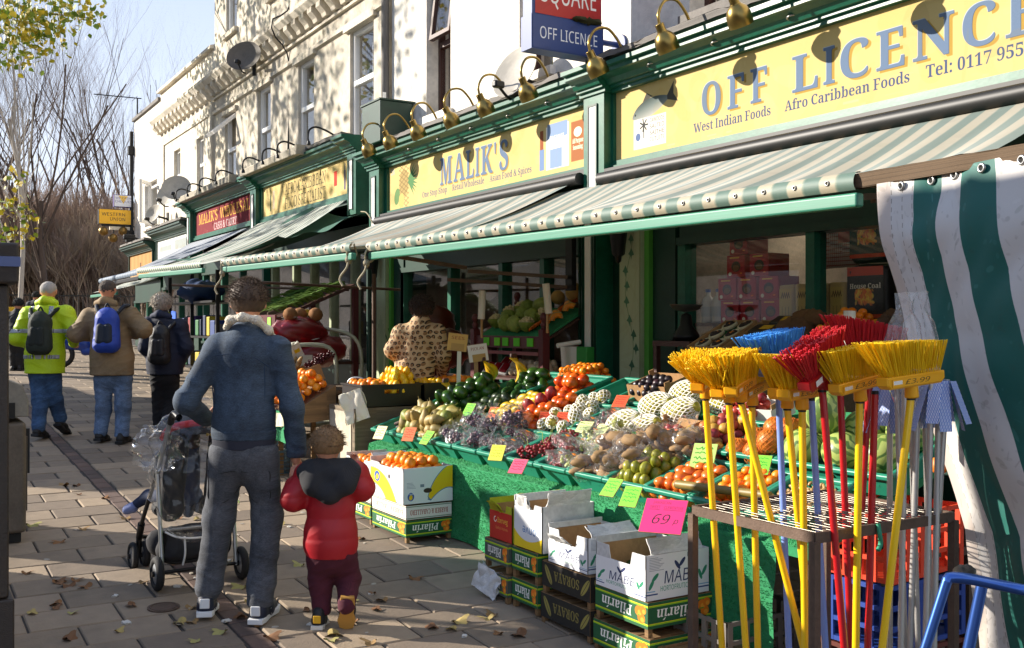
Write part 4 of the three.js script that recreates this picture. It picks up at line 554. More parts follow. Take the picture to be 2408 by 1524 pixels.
// --- fruit shapes
const noisySphere = (r, sx = 1, sy = 1, sz = 1, amp = .02, seg = 14) => jitter(new THREE.SphereGeometry(r, seg, Math.round(seg * .72)).scale(sx, sy, sz), amp * r, 2.2 / r, r * 31);
const fruitM = (cs, rough = .38, o = {}) => cs.map(c => phy(c, rough, { bumpMap: tFine, bumpScale: .0004, ...o }));
const mottled = (cs, rough = .4, o = {}) => cs.map(c => phy(c, rough, { map: tMottle, ...o }));
const pearG = lathe([[0, -.04], [.02, -.038], [.036, -.02], [.038, 0], [.03, .022], [.018, .042], [.013, .056], [.006, .06], [0, .06]], 14), stemG = rod([0, .05, 0], [.006, .08, 0], .002, .0015, 5);
const F = {
  orange: { n: 'orange', g: noisySphere(.039, 1, .96, 1, .03), m: fruitM([0xf08a14, 0xf4961c, 0xea7e10], .36), c: 'orange' },
  mandarin: { n: 'mandarin', g: noisySphere(.03, 1, .86, 1, .03), m: fruitM([0xf48a10, 0xf07e0c, 0xf89a1c], .36), c: 'mandarin' },
  lemon: { n: 'lemon', g: lathe([[0, -.045], [.008, -.042], [.026, -.028], [.034, 0], [.027, .026], [.01, .04], [.006, .046], [0, .048]], 14), m: fruitM([0xf5bd10, 0xf0b000, 0xf7c828], .4), c: 'lemon' },
  pear: { n: 'pear', g: mg([pearG, stemG]), m: mottled([0xa89a48, 0x9a8646, 0xac924e, 0x8a923a], .55), c: 'pear' },
  lime: { n: 'lime', g: noisySphere(.031, 1, 1.2, 1, .03), m: mottled([0x8f9026, 0x9c982c, 0x7f841e], .35), c: 'lime' },
  persimmon: { n: 'persimmon', g: noisySphere(.037, 1.08, .85, 1.08, .05), m: mottled([0xe8741c, 0xdf6818, 0xee8224], .35), c: 'persimmon' },
  tomato: { n: 'persimmon', g: noisySphere(.046, 1.05, .9, 1.05, .04), m: mottled([0xe65c14, 0xdc4c12, 0xee6e1c], .28), c: 'persimmon' },
  avocado: { n: 'avocado', g: lathe([[0, -.062], [.03, -.056], [.05, -.02], [.05, .005], [.038, .04], [.022, .062], [.01, .07], [0, .071]], 16), m: mottled([0x2c5214, 0x38601a, 0x24460f], .28), c: 'avocado' },
  rough: { n: 'knobbly_avocado', g: jitter(noisySphere(.036, 1, 1.45, 1, .02, 18), .003, 170), m: mottled([0x24361a, 0x1c2c16, 0x30441c], .4), c: 'avocado' },
  cuke: { n: 'bitter_gourd', g: jitter(noisySphere(.032, 1, 2.3, 1, .02, 20), .004, 140), m: mottled([0x2c5a1c, 0x234c18], .35), c: 'gourd' },
  ymango: { n: 'yellow_mango', g: noisySphere(.04, .8, 1.6, .95, .06), m: mottled([0xd8b012, 0xcaa818, 0xe0bc20], .4), c: 'mango' },
  rmango: { n: 'red_mango', g: noisySphere(.046, .95, 1.25, 1, .05), m: mottled([0x8a2430, 0x9a3030, 0x7a2a2c], .35), c: 'mango' },
  plum: { n: 'plum', g: noisySphere(.03, 1, .98, 1, .03), m: mottled([0x2c1a26, 0x3a1c28, 0x24161f], .4), c: 'plum' },
  nectarine: { n: 'nectarine', g: noisySphere(.032, 1, .96, 1, .03), m: mottled([0xa8242c, 0xb8402e, 0x97202a], .4), c: 'nectarine' },
  peach: { n: 'peach', g: noisySphere(.036, 1, .94, 1, .03), m: mottled([0xb04a3a, 0xc8743c, 0x8c2a34, 0xc89a3c], .55), c: 'peach' },
  potato: { n: 'yam', g: jitter(noisySphere(.05, 1.25, .9, 1, .08, 16), .008, 30), m: mottled([0x6a4a30, 0x7a5636, 0x5c4230], .85), c: 'yam' },
  egg: { n: 'white_turnip', g: noisySphere(.033, 1, 1.15, 1, .03), m: mottled([0xd0b892, 0xdcc8a8, 0xc8ae88], .5), c: 'turnip' },
};
function put(f, p, label, group, rot, sc = 1) { const o = solo(f.n, f.g, f.m[R() * f.m.length | 0], label, f.c, p, rot || [R() * .8 - .4, R() * 6.3, R() * .8 - .4], group); o.scale.setScalar(sc * rr(.92, 1.07)); return o; }
// piles fruit on a tilted bed: origin o (Vector3), half sizes a (z), b (along slope), pitch s, layers
function pile(f, o, a, b, s, layers, label, group, opt = {}) {
  const tilt = opt.tilt ?? TA, ly = opt.ly ?? s * .72;
  for (let l = 0; l < layers; l++) { const A = a - l * s * (opt.in ?? .5), B = b - l * s * (opt.in ?? .5) * (opt.inb ?? 1); if (A < 0 || B < -s * .3) break; const na = Math.max(1, Math.round(2 * A / s)), nb = Math.max(1, Math.round(2 * Math.max(0, B) / s));
    for (let i = 0; i < na; i++) for (let j = 0; j < nb; j++) { if (opt.skip && R() < opt.skip) continue; if (l < layers - 2 && i > 0 && i < na - 1 && j > 0 && j < nb - 1) continue; const za = (i + .5) / na * 2 * A - A + rr(-.12, .12) * s + (j % 2 ? s * .22 : 0), xb = (j + .5) / nb * 2 * B - B + rr(-.12, .12) * s, h = ly * l + rr(-.1, .1) * s; put(f, [o.x + cos(tilt) * xb - sin(tilt) * h, o.y + sin(tilt) * xb + cos(tilt) * h, o.z + za], label, group, opt.rot ? opt.rot() : null, opt.sc); } }
}
const bed = (x, z, h = .075) => V(x - sin(TA) * h, topY(x) + cos(TA) * h, z);
// --- bananas
const banG = k => taperTube([[0, 0, 0], [.012 + k * .004, -.03, .02], [.028, -.075, .045], [.03, -.125, .05], [.018, -.165, .035]], [.006, .009, .0175, .019, .017, .008], 16, 6);
const bans = [banG(0), banG(1), banG(2)], banM = mottled([0xe2b212, 0xd9a80e, 0xe8bc22], .45), banTip = std(0x3a2c18, .8);
function bananas(p, rot, label, n = 5) { const t = thing('banana_bunch', label, 'bananas', p, 0, 'banana bunches on the stall'); t.rotation.set(...rot); t.scale.setScalar(1.35); for (let i = 0; i < n; i++) mesh('banana', bans[i % 3], banM[i % 3], t, [(i - n / 2) * .012, 0, 0], [.1 * (i % 2), (i - n / 2) * .1, (i - n / 2) * -.22]); mesh('stalk', rbx(.05, .03, .02, .008, 0, .01, 0), M.brown, t); return t; }
// --- bags and punnets
const bagM = phy(0xffffff, .07, { transmission: .97, thickness: 0, ior: 1.45, side: 2, bumpMap: tBump, bumpScale: .012 });
const clump = (n, r, R0, sx, sy, sz, seed) => { const q = rng(seed), l = []; for (let i = 0; i < n; i++) { const a = q() * 6.3, b = Math.acos(2 * q() - 1), k = Math.cbrt(q()) * R0; l.push(new THREE.SphereGeometry(r * (.85 + .3 * q()), 8, 6).translate(k * sin(b) * cos(a) * sx, k * cos(b) * sy, k * sin(b) * sin(a) * sz)); } return mg(l); };
const grapeCl = clump(60, .0125, .062, 1.15, .8, 1.15, 3), gDark = phy(0x4a1c2a, .3), gRed = [phy(0x8a1c24, .22, { clearcoat: .3 }), phy(0x6c1420, .22)], gGreen = phy(0x9aa03c, .28);
const bagG = [1, 2, 3].map(s => mg([jitter(new THREE.SphereGeometry(.092, 30, 22).scale(1.1, .82, 1.1), .02, 26, s * 7), jitter(new THREE.ConeGeometry(.034, .07, 14, 5, true).rotateX(PI).translate(0, .1, 0), .012, 60, s)]));
function fruitBag(p, label, core, cm, group, turn = 0, sc = 1) { const t = thing('fruit_bag', label, 'bag of fruit', p, turn, group); mesh('fruit', core, cm, t).userData.kind = 'stuff'; mesh('bag', bagG[R() * 3 | 0], bagM, t); t.rotation.z = rr(-.3, .5); t.scale.setScalar(sc); return t; }
function punnet(p, label, cm, group, turn = 0) { const t = thing('punnet', label, 'punnet', p, 0, group); t.rotation.set(0, turn, TA * .9, 'YXZ'); mesh('berries', punG, cm, t).userData.kind = 'stuff'; mesh('box', rbx(.185, .075, .12, .012, 0, 0, 0, 3), bagM, t); mesh('lid_rim', [bx(.19, .006, .125, 0, .03, 0)], bagM, t); mesh('sticker', bx(.03, .002, .018, .03, .04, .02), std(0xf08a18, .5), t); return t; }
const punG = (() => { const q = rng(8), l = []; for (let i = 0; i < 44; i++) l.push(new THREE.SphereGeometry(.0115, 8, 6).translate((q() - .5) * .15, (q() - .5) * .045, (q() - .5) * .09)); return mg(l); })();
// --- price cards
const cardTex = (bg, ink, big, seed) => canvasTex(160, 200, (c, w, h) => { c.fillStyle = bg; c.fillRect(0, 0, w, h); const r = rng(seed); c.strokeStyle = ink; c.lineWidth = 7; for (let l = 0; l < 4; l++) { c.beginPath(); let x = 18; const y = 34 + l * 36; c.moveTo(x, y); while (x < w - 30) { x += 6 + r() * 10; c.lineTo(x, y + (r() - .5) * 20); } c.stroke(); } c.fillStyle = ink; c.font = 'italic bold 60px sans-serif'; c.fillText(big, 26, h - 26); });
const CT = { red: cardTex('#e8562e', '#7a1810', '', 3), orange: cardTex('#f0784a', '#b02810', '', 4), green: cardTex('#7ede3c', '#2a8a2a', '', 5), pale: cardTex('#dce8a0', '#7aa83c', '', 6), cream: cardTex('#f0eab8', '#c8a040', '', 7), yellow: cardTex('#e8ec50', '#a0a020', '', 8), pink: cardTex('#f0587a', '#a01838', '', 9), p100: cardTex('#b8e878', '#3c8a28', '1.00', 10) };
const CM = Object.fromEntries(Object.entries(CT).map(([k, t]) => [k, decal(t, .8)]));
function priceCard(p, col, label, o = {}) { const t = thing('price_card', label, 'price card', p, 0, 'handwritten price cards'); t.rotation.set(o.rx ?? -.05, o.ry ?? -1.1, o.rz ?? 0, 'YXZ'); t.rotation.x = o.lean ?? -.75; const w = o.w || .105, h = o.h || .13; mesh('backing', bx(w, h, .004, 0, 0, 0), M.card, t); mesh('face', plane(w - .004, h - .004).translate(0, 0, .0026), o.m || CM[col], t); return t; }

// --- front row of trays: contents in order along the table
{
  const zs = [...Array(13).keys()].map(i => -7.66 + i * .357), x = 3.635;
  const names = ['bananas', 'brown pears beside the bananas', 'brown pears beside the grape bags', 'small bag of dark grapes', 'heaped bags of dark grapes', 'clear punnets of dark grapes', 'loose red grapes', 'clear punnets of red and green grapes', 'bagged brown roots', 'olive green limes', 'orange persimmons beside the limes', 'small oranges', 'peanuts'];
  zs.forEach((z, i) => tray(x, z, 'green plastic tray of ' + names[i] + ' along the stall front'));
  bananas(bed(3.6, -7.62, .13), [1.35, .3, 1.2], 'hand of ripe bananas lying flat at the far end of the stall', 5); bananas(bed(3.56, -7.52, .11), [1.3, -.3, 1.5], 'second hand of ripe bananas lying beside the pears', 4); bananas(bed(3.68, -7.38, .14), [.5, .9, .8], 'greenish bananas propped against the pears', 4);
  const pr_ = () => [rr(-1.5, 1.5), rr(0, 6), rr(-1.5, 1.5)];
  for (const z of [zs[1], zs[2]]) pile(F.pear, bed(x + .02, z, .09), .18, .18, .092, 3, 'brown and green pear heaped in the front trays beside the bananas', 'pears', { rot: pr_, in: .35, sc: 1.3 });
  for (const [dx, dz, h, s] of [[-.06, -.1, .13, .8], [-.1, .1, .13, .9], [.1, .1, .15, 1.05], [-.08, .36, .14, 1.1], [.1, .3, .17, 1.15], [.16, .5, .2, 1.25], [-.06, .52, .12, .9], [.02, .2, .22, 1]]) fruitBag(bed(x + dx, zs[3] + dz, h), 'knotted clear bag of dark red grapes', grapeCl, gDark, 'bags of dark grapes', R() * 6, s);
  for (const [dx, dz, h] of [[-.08, -.03, .12], [.08, .05, .12], [-.07, .1, .13], [.1, -.12, .13]]) punnet(bed(x + dx, zs[5] + dz, h), 'clear punnet of dark fruit beside the loose red grapes', gDark, 'punnets beside the loose grapes', 1.5 + R());
  for (const [dx, dz, k, h] of [[-.08, -.06, 0, .13], [.08, 0, 1, .13], [-.05, .1, 0, .15], [.12, .12, 0, .16]]) { const t = thing('grape_bunch', 'bunch of loose red grapes with green stalks', 'grapes', bed(x + dx, zs[6] + dz, h), R() * 6, 'loose red grape bunches'); mesh('grapes', clump(46, .0125, .07, 1.2, .62, 1, 20 + dz * 99 | 0), gRed[k], t).userData.kind = 'stuff'; mesh('stalk', tube([[0, .02, 0], [.02, .06, .01], [.04, .1, .04], [.09, .09, .06]], .0025, 12, 5), std(0x8a9a3c, .7), t); mesh('side_stalk', tube([[0, .03, 0], [-.03, .08, .02], [-.02, .12, .05]], .002, 10, 5), std(0x8a9a3c, .7), t); }
  for (const [dx, dz, h, k] of [[-.1, -.04, .12, 0], [-.09, .1, .12, 1], [.07, -.03, .13, 0], [.06, .1, .13, 1], [-.02, -.03, .2, 0], [.1, .1, .2, 1]]) punnet(bed(x + dx, zs[7] + dz, h), k ? 'clear punnet of pale green grapes beside the bagged roots' : 'clear punnet of red grapes beside the green grape punnets', k ? gGreen : gRed[0], 'grape punnets beside the bagged roots', 1.5 + rr(-.2, .2));
  const rootG = [1, 2].map(s => { const q = rng(s * 5), l = []; for (let i = 0; i < 16; i++) l.push(jitter(new THREE.SphereGeometry(.024 + .012 * q(), 10, 8).scale(1.6, .8, 1), .006, 60, i).rotateY(q() * 6).translate((q() - .5) * .17, (q() - .5) * .08, (q() - .5) * .17)); return mg(l); }), rootM = mottled([0x9a7a50, 0x8a6c48], .8);
  for (const [dx, dz, h, s] of [[-.1, -.06, .12, 1.05], [-.06, .12, .13, 1.1], [.1, -.08, .17, 1.3], [.12, .12, .18, 1.2], [.2, .3, .17, 1.25], [.0, .3, .15, 1.05], [.24, .46, .17, 1.1]]) fruitBag(bed(x + dx, zs[8] + dz, h), 'clear bag of knobbly brown roots beside the limes', rootG[R() * 2 | 0], rootM[0], 'bags of brown roots', R() * 6, s * 1.1);
  pile(F.lime, bed(x - .02, zs[9] + .02, .08), .155, .17, .066, 3, 'olive green lime heaped beside the bagged roots', 'limes', { in: .45 });
  pile(F.persimmon, bed(x - .02, zs[10], .075), .17, .18, .076, 2, 'orange persimmon in the front tray beside the limes', 'front persimmons', { in: .4 });
  pile(F.mandarin, bed(x + .02, zs[11], .075), .17, .18, .066, 2, 'small orange behind the broom handles', 'small oranges', { in: .4 });
  const pn = solo('peanuts', (() => { const q = rng(4), l = []; for (let i = 0; i < 260; i++) l.push(new THREE.SphereGeometry(.0085, 6, 5).scale(1.9, 1, 1).rotateY(q() * 6).rotateZ(q()).translate((q() - .5) * .34, q() * .035, (q() - .5) * .28)); return mg(l); })(), mottled([0xb8925c])[0], 'loose peanuts heaped in the end tray under the wire rack', 'peanuts', bed(x, zs[12], .08), [0, 0, TA]); pn.userData.kind = 'stuff';
  const ct = thing('bamboo_cane', 'short thick bamboo cane lying across the persimmons', 'cane', bed(3.47, -3.7, .17), 0); mesh('cane', rod([0, 0, -.3], [.06, .02, .28], .022, .02, 12), std(0x8a7436, .5, { map: tMottle }), ct); mesh('cut_end', rod([0, 0, -.304], [0, 0, -.3], .0215, .0215, 12), M.wood, ct);
}
// --- middle and back rows
{
  const x = 4.08, S = (i) => -7.66 + i * .357;
  const mid = [['bunches of bananas', -7.62], ['large smooth avocados', -7.27], ['knobbly avocados', -6.9], ['yellow mangoes', -6.53], ['red mangoes', -6.17], ['foam sleeved pears', -5.8], ['clear punnets of berries', -5.44], ['netted papayas', -5.06], ['netted papayas beside the peaches', -4.7], ['peaches', -4.34], ['netted orange melons', -3.97], ['watermelons', -3.6], ['watermelons beside the mops', -3.24]];
  for (const [n, z] of mid) tray(x, z, 'green plastic tray of ' + n + ' in the middle row', { lift: .012 });
  for (const [n, z] of [['avocados', -7.0], ['persimmons', -6.4], ['netted fruit', -5.9], ['plums', -5.4]]) tray(4.52, z, 'green plastic tray of ' + n + ' in the back row', { lift: .012 });
  bananas(bed(4.12, -7.72, .26), [.2, .4, 0], 'upright bunch of bananas beside the red price card', 6); bananas(bed(4.0, -7.56, .2), [.7, .5, .5], 'bunch of bananas leaning on the black crate', 5); bananas(bed(4.46, -7.62, .32), [.1, 1, 0], 'upright bunch of bananas behind the avocados', 6); bananas(bed(4.56, -7.3, .32), [.1, .2, 0], 'tall bunch of bananas at the back of the stall', 5);
  pile(F.avocado, bed(x - .03, -7.24, .12), .19, .24, .098, 3, 'large smooth green avocado heaped behind the pears', 'smooth avocados', { rot: () => [rr(-1.6, 1.6), rr(0, 6), rr(.6, 1.6)], in: .35, inb: .1 });
  pile(F.rough, bed(x - .03, -6.88, .1), .16, .18, .086, 2, 'dark knobbly avocado beside the smooth avocados', 'knobbly avocados', { rot: () => [rr(-1, 1), rr(0, 6), rr(1.1, 1.7)] });
  for (let i = 0; i < 7; i++) put(F.cuke, bed(4.25 + (i % 3) * .1, -7.08 + (i / 3 | 0) * .11, .15 + .02 * (i % 2)), 'long warty green gourd between the avocados and mangoes', 'warty gourds', [1.2, rr(.2, .9), rr(.8, 1.4)]);
  pile(F.avocado, bed(4.5, -6.98, .12), .15, .13, .098, 2, 'large smooth avocado in the back tray', 'back row avocados', { rot: () => [rr(-1, 1), rr(0, 6), rr(.6, 1.6)] });
  pile(F.ymango, bed(x, -6.52, .1), .16, .24, .086, 2, 'yellow mango beside the knobbly avocados', 'yellow mangoes', { rot: () => [1.3, rr(.3, 1.2), rr(-.3, .3)], in: .4 });
  pile(F.rmango, bed(x + .05, -6.3, .12), .12, .22, .1, 2, 'dark red mango between the yellow mangoes and persimmons', 'red mangoes', { in: .6 });
  pile(F.tomato, bed(x - .02, -6.1, .11), .14, .26, .1, 2, 'large glossy persimmon beside the foam sleeved pears', 'large persimmons', { in: .35, inb: .3 }); pile(F.tomato, bed(4.48, -6.4, .12), .17, .12, .1, 2, 'large glossy persimmon in the back tray', 'back row persimmons', { in: .4 });
  // pears in foam sleeves
  const foam = std(0xe6e2d4, .8), sleeve = (r, h, n, m) => { const l = []; for (let k = 0; k < n; k++) for (const d of [1, -1]) { const pts = []; for (let i = 0; i <= 10; i++) { const t = i / 10, a = k / n * 6.283 + d * t * 2.2, rad = r * Math.sqrt(Math.max(.12, 1 - Math.pow((t - .45) * 1.75, 2))); pts.push(V(cos(a) * rad, (t - .5) * h, sin(a) * rad)); } l.push(tube(pts, m, 14, 4)); } return mg(l); };
  const slG = sleeve(.046, .1, 8, .0042), inner = noisySphere(.04, 1, 1.15, 1, .03);
  for (let i = 0; i < 13; i++) { const t = thing('foam_sleeved_pear', 'pale pear in a white foam sleeve', 'pear', bed(3.9 + (i % 5) * .11, -5.93 + (i / 5 | 0) * .12 + .02 * R(), .13 + .03 * (i % 2)), 0, 'pears in foam sleeves'); t.rotation.set(rr(-1, 1), R() * 6, rr(.7, 1.4)); mesh('pear', inner, mottled([0xb8a848])[0], t); mesh('foam_sleeve', slG, foam, t); }
  for (const [dx, dz] of [[-.08, -.05], [.06, 0], [-.06, .1], [.1, .12]]) punnet(bed(x + dx, -5.44 + dz, .12), 'clear punnet of red berries behind the green price cards', gRed[1], 'berry punnets in the middle row', 1.4 + R() * .5);
  const papG = noisySphere(.085, .85, 1.75, .85, .05, 22), papN = sleeve(.084, .27, 16, .0042), papM = mottled([0x9aa03c, 0xb0a838], .45);
  for (const [dx, dz, h, a, b, n] of [[-.08, -5.12, .17, .9, 1.1, 1], [.14, -5.06, .2, .8, 1.2, 1], [-.1, -4.9, .16, .7, 1.0, 1], [.1, -4.78, .2, .9, 1.15, 1], [.3, -4.95, .22, .7, 1.2, 1], [.3, -4.6, .2, .8, 1.1, 1]]) { const t = thing('papaya', 'large papaya in a white net sleeve', 'papaya', bed(x + dx, dz, h), 0, 'netted papayas'); t.rotation.set(.25, 1.0 + a * .6, b + .15, 'YXZ'); mesh('fruit', papG, papM[n % 2], t); mesh('net_sleeve', papN, foam, t); }
  put({ ...F.ymango, n: 'papaya_end', g: noisySphere(.045, .8, 1.4, .8, .1), m: papM, c: 'papaya' }, bed(3.86, -4.98, .24), 'bare yellow green papaya poking out between the netted ones', null, [.5, .5, 1]);
  pile(F.peach, bed(x - .02, -4.34, .085), .17, .2, .078, 3, 'yellow and red peach behind the yellow broom handles', 'peaches', { in: .35 });
  const onG = noisySphere(.066, 1, .95, 1, .03, 18), netM = mottled([0xd8862c, 0xc8761e], .45), nl = sleeve(.068, .125, 14, .0012);
  for (let i = 0; i < 8; i++) { const t = thing('netted_melon', 'round orange melon in a fine net', 'melon', bed(3.95 + (i % 3) * .14, -4.08 + (i / 3 | 0) * .13, .13 + (i > 5 ? .08 : 0)), R() * 6, 'netted orange melons'); mesh('fruit', onG, netM[i % 2], t); mesh('net', nl, std(0xe07818, .6), t); }
  const wmT = canvasTex(256, 128, (c, w, h) => { c.fillStyle = '#9fae5c'; c.fillRect(0, 0, w, h); const r = rng(3); for (let k = 0; k < 11; k++) { c.strokeStyle = r() < .6 ? '#4c6a30' : '#5f7a3a'; c.lineWidth = 5 + r() * 7; c.beginPath(); for (let y = 0; y <= h; y += 8) c.lineTo(k * w / 11 + (r() - .5) * 14, y); c.stroke(); } }), wmM = phy(0xffffff, .35, { map: wmT }), wmG = new THREE.SphereGeometry(.1, 24, 18).scale(1, 1.12, 1);
  for (const [dx, dz, h] of [[-.08, -3.66, .16], [.14, -3.7, .18], [-.06, -3.42, .16], [.16, -3.46, .18], [.04, -3.58, .31], [-.04, -3.2, .16], [.18, -3.22, .18]]) { const o = solo('watermelon', wmG, wmM, 'striped watermelon behind the red broom handles', 'watermelon', bed(x + dx, dz, h), [rr(.5, 1.4), R() * 6, R()], 'watermelons'); }
  // cardboard boxes of plums and nectarines set into the display
  const openBox = (label, p, turn, w, d, h, m = M.card) => { const t = thing('fruit_box', label, 'box', p, 0, 'open cardboard fruit boxes'); t.rotation.set(0, turn, TA * .8, 'YXZ'); mesh('base', bx(d, .006, w, 0, .003, 0), M.cardin, t); for (const s of [-1, 1]) { mesh('long_side', bx(.005, h, w, s * d / 2, h / 2, 0), m, t); mesh('end', bx(d - .006, h * (s > 0 ? 1.15 : 1), .005, 0, h / 2, s * w / 2), m, t); mesh('corner_tab', bx(.05, .03, .007, -s * d / 2 + s * .03, h + .012, s * w / 2), M.card, t); } return t; };
  openBox('open cardboard box of dark plums behind the netted papayas', [4.52, topY(4.52) + .1, -5.45], .1, .36, .28, .12); pile(F.plum, bed(4.5, -5.45, .17), .15, .11, .064, 2, 'dark purple plum in the cardboard box behind the papayas', 'plums', { in: .2 });
  openBox('open cardboard box of nectarines beside the netted papayas', [3.94, topY(3.94) + .12, -4.66], -.12, .34, .26, .09); pile(F.nectarine, bed(3.95, -4.66, .17), .13, .09, .07, 1, 'small red nectarine in the cardboard box', 'nectarines', { skip: .25 });
  openBox('open cardboard box of red nectarines behind the peaches', [4.38, topY(4.38) + .1, -4.4], .2, .34, .24, .09, std(0xe2dcd2, .8)); pile(F.nectarine, bed(4.36, -4.42, .17), .13, .09, .068, 2, 'red nectarine in the white box behind the peaches', 'white box nectarines', { in: .3 });
  // mandarins in a wooden box by the pilaster
  const wb = thing('wooden_fruit_box', 'small wooden box of mandarins beside the green pilaster', 'box', [4.78, .98, -6.75]); for (const s of [-1, 1]) { mesh('side', bx(.012, .11, .5, s * .19, .055, 0), M.wood, wb); mesh('end', bx(.36, .11, .012, 0, .055, s * .25), M.wood, wb); } mesh('base', bx(.36, .01, .48, 0, .006, 0), M.wood, wb);
  pile(F.mandarin, V(4.78, 1.07, -6.75), .23, .17, .06, 4, 'bright mandarin in the wooden box beside the green pilaster', 'boxed mandarins', { tilt: .2, in: .3 });
  const st = thing('box_stand', 'plain dark stand under the wooden box of mandarins', 'stand'); mesh('top', bb(4.56, 5.0, .93, .98, -7.05, -6.45), M.brown, st); for (const [a, b] of [[4.58, -7.02], [4.97, -7.02], [4.58, -6.49], [4.97, -6.49]]) mesh('leg', bx(.04, .93 - GY(0, b), .04, a, (.93 + GY(0, b)) / 2, b), M.brown, st);
  const CD = [[900, 1018, 'cream', 'pale yellow price card hanging in front of the flat bananas'], [968, 1022, 'orange', 'orange price card on the first pear tray'], [1010, 1030, 'green', 'bright green price card on the second pear tray'], [1040, 965, 'red', 'bright red price card leaning on the black crate'], [1108, 965, 'green', 'green price card under the avocados', .1], [1168, 972, 'orange', 'orange price card among the grape bags'], [1175, 1066, 'yellow', 'yellow price card in front of the dark fruit punnets'], [1225, 1098, 'pink', 'pink price card in front of the loose red grapes'], [1290, 985, 'red', 'red orange price card under the red mangoes'], [1330, 985, 'red', 'second red orange price card under the large persimmons'], [1380, 1006, 'pale', 'pale green price card with writing under the foam sleeves'], [1420, 1012, 'pale', 'second pale green price card in front of the berry punnets'], [1465, 945, 'red', 'orange price card standing on the berry punnets'], [1500, 1025, 'green', 'green price card lying under the netted papayas'], [1582, 1028, 'orange', 'orange price card on the nectarine box'], [1445, 1148, 'green', 'bright green price card under the bagged roots'], [1490, 1170, 'green', 'bright green price card under the limes'], [1660, 1078, 'p100', 'tall pale green price card behind the yellow broom handles'], [1795, 1095, 'green', 'green price card behind the leaning broom handle']];
  const plane2 = (u, v) => { const d = ray(u, v), t = (TY0 + .16 - TS * TX0 - 1.55) / (d[1] - TS * d[0]); return V(d[0] * t, 1.55 + d[1] * t, d[2] * t); };
  CD.forEach(([u, v, c, l], i) => { const p = plane2(u, v); priceCard([p.x - .02, p.y + .01, p.z], c, l, { ry: -1.15 + rr(-.3, .4), lean: -.8 + rr(-.25, .2), w: c == 'p100' ? .13 : .1, h: c == 'p100' ? .19 : .12 }); });
  const pk = canvasTex(320, 320, (c, w, h) => { c.fillStyle = '#f0307a'; c.fillRect(0, 0, w, h); c.strokeStyle = '#3a1030'; c.fillStyle = '#3a1030'; fit(c, 'JAMAICAN', 60, 200, 46, 34, 'sans-serif', '#5a1838'); fit(c, 'SWEET', 40, 120, 92, 38, 'sans-serif', '#4a1434'); fit(c, 'CLEMENTINE', 150, 300, 92, 38, 'sans-serif', '#4a1434'); c.font = 'italic 128px sans-serif'; c.fillText('69', 66, 236); c.font = 'italic 70px sans-serif'; c.fillText('p', 240, 226); c.lineWidth = 4; c.beginPath(); c.moveTo(40, 102); c.lineTo(120, 102); c.moveTo(150, 102); c.lineTo(300, 102); c.stroke(); });
  priceCard(onD(1560, 1212, 4.75), 'pink', 'large bright pink card with a big handwritten price above the avocado box', { w: .2, h: .2, m: decal(pk, .8), ry: -.95, lean: -.85 });
}
// ---------- crates and boxes on the pavement ----------
const flip = (c, w, h) => { c.translate(w, h); c.rotate(PI); };
const pilTex = (bg) => canvasTex(512, 176, (c, w, h) => { flip(c, w, h); c.fillStyle = bg; c.fillRect(0, 0, w, h); c.fillStyle = '#8ec21e'; c.fillRect(0, 20, w, 10); c.fillStyle = '#e8d61c'; c.fillRect(0, 30, w, 4); c.fillStyle = '#8ec21e'; c.fillRect(0, h - 34, w, 10); c.fillStyle = '#e8d61c'; c.fillRect(0, h - 24, w, 4); c.save(); c.transform(1, 0, -.12, 1, 20, 0); fit(c, 'Pilarín', 140, 440, 124, 100, 'serif', '#f2f0e8'); c.restore(); for (const [x, y, r] of [[60, 60, 34], [84, 104, 36], [46, 118, 30]]) { c.fillStyle = '#e8780e'; c.beginPath(); c.arc(x, y, r, 0, 7); c.fill(); c.fillStyle = '#f6a02c'; c.beginPath(); c.arc(x - 8, y - 8, r * .5, 0, 7); c.fill(); } c.fillStyle = '#4a9a2c'; c.fillRect(70, 76, 34, 8); });
const sorTex = canvasTex(512, 176, (c, w, h) => { flip(c, w, h); c.fillStyle = '#26241f'; c.fillRect(0, 0, w, h); stain(c, w, h, 20, '#4a463c', 3); fit(c, 'SORAYA', 110, 380, 128, 96, 'serif', '#8f8240'); c.fillStyle = '#9a9048'; for (const [x, a] of [[440, -.5], [50, .6]]) { c.save(); c.translate(x, 90); c.rotate(a); c.beginPath(); c.ellipse(0, 0, 22, 74, 0, 0, 7); c.fill(); c.fillStyle = '#26241f'; c.fillRect(-2, -70, 4, 140); c.fillStyle = '#9a9048'; c.restore(); } });
const barTex = canvasTex(512, 110, (c, w, h) => { flip(c, w, h); c.fillStyle = '#e6e2da'; c.fillRect(0, 0, w, h); c.fillStyle = '#5a7a5c'; c.fillRect(0, 6, w, 6); c.fillRect(0, h - 12, w, 6); fit(c, 'BARBER & CABALLERO', 40, 470, 74, 56, 'serif', '#a8483c'); });
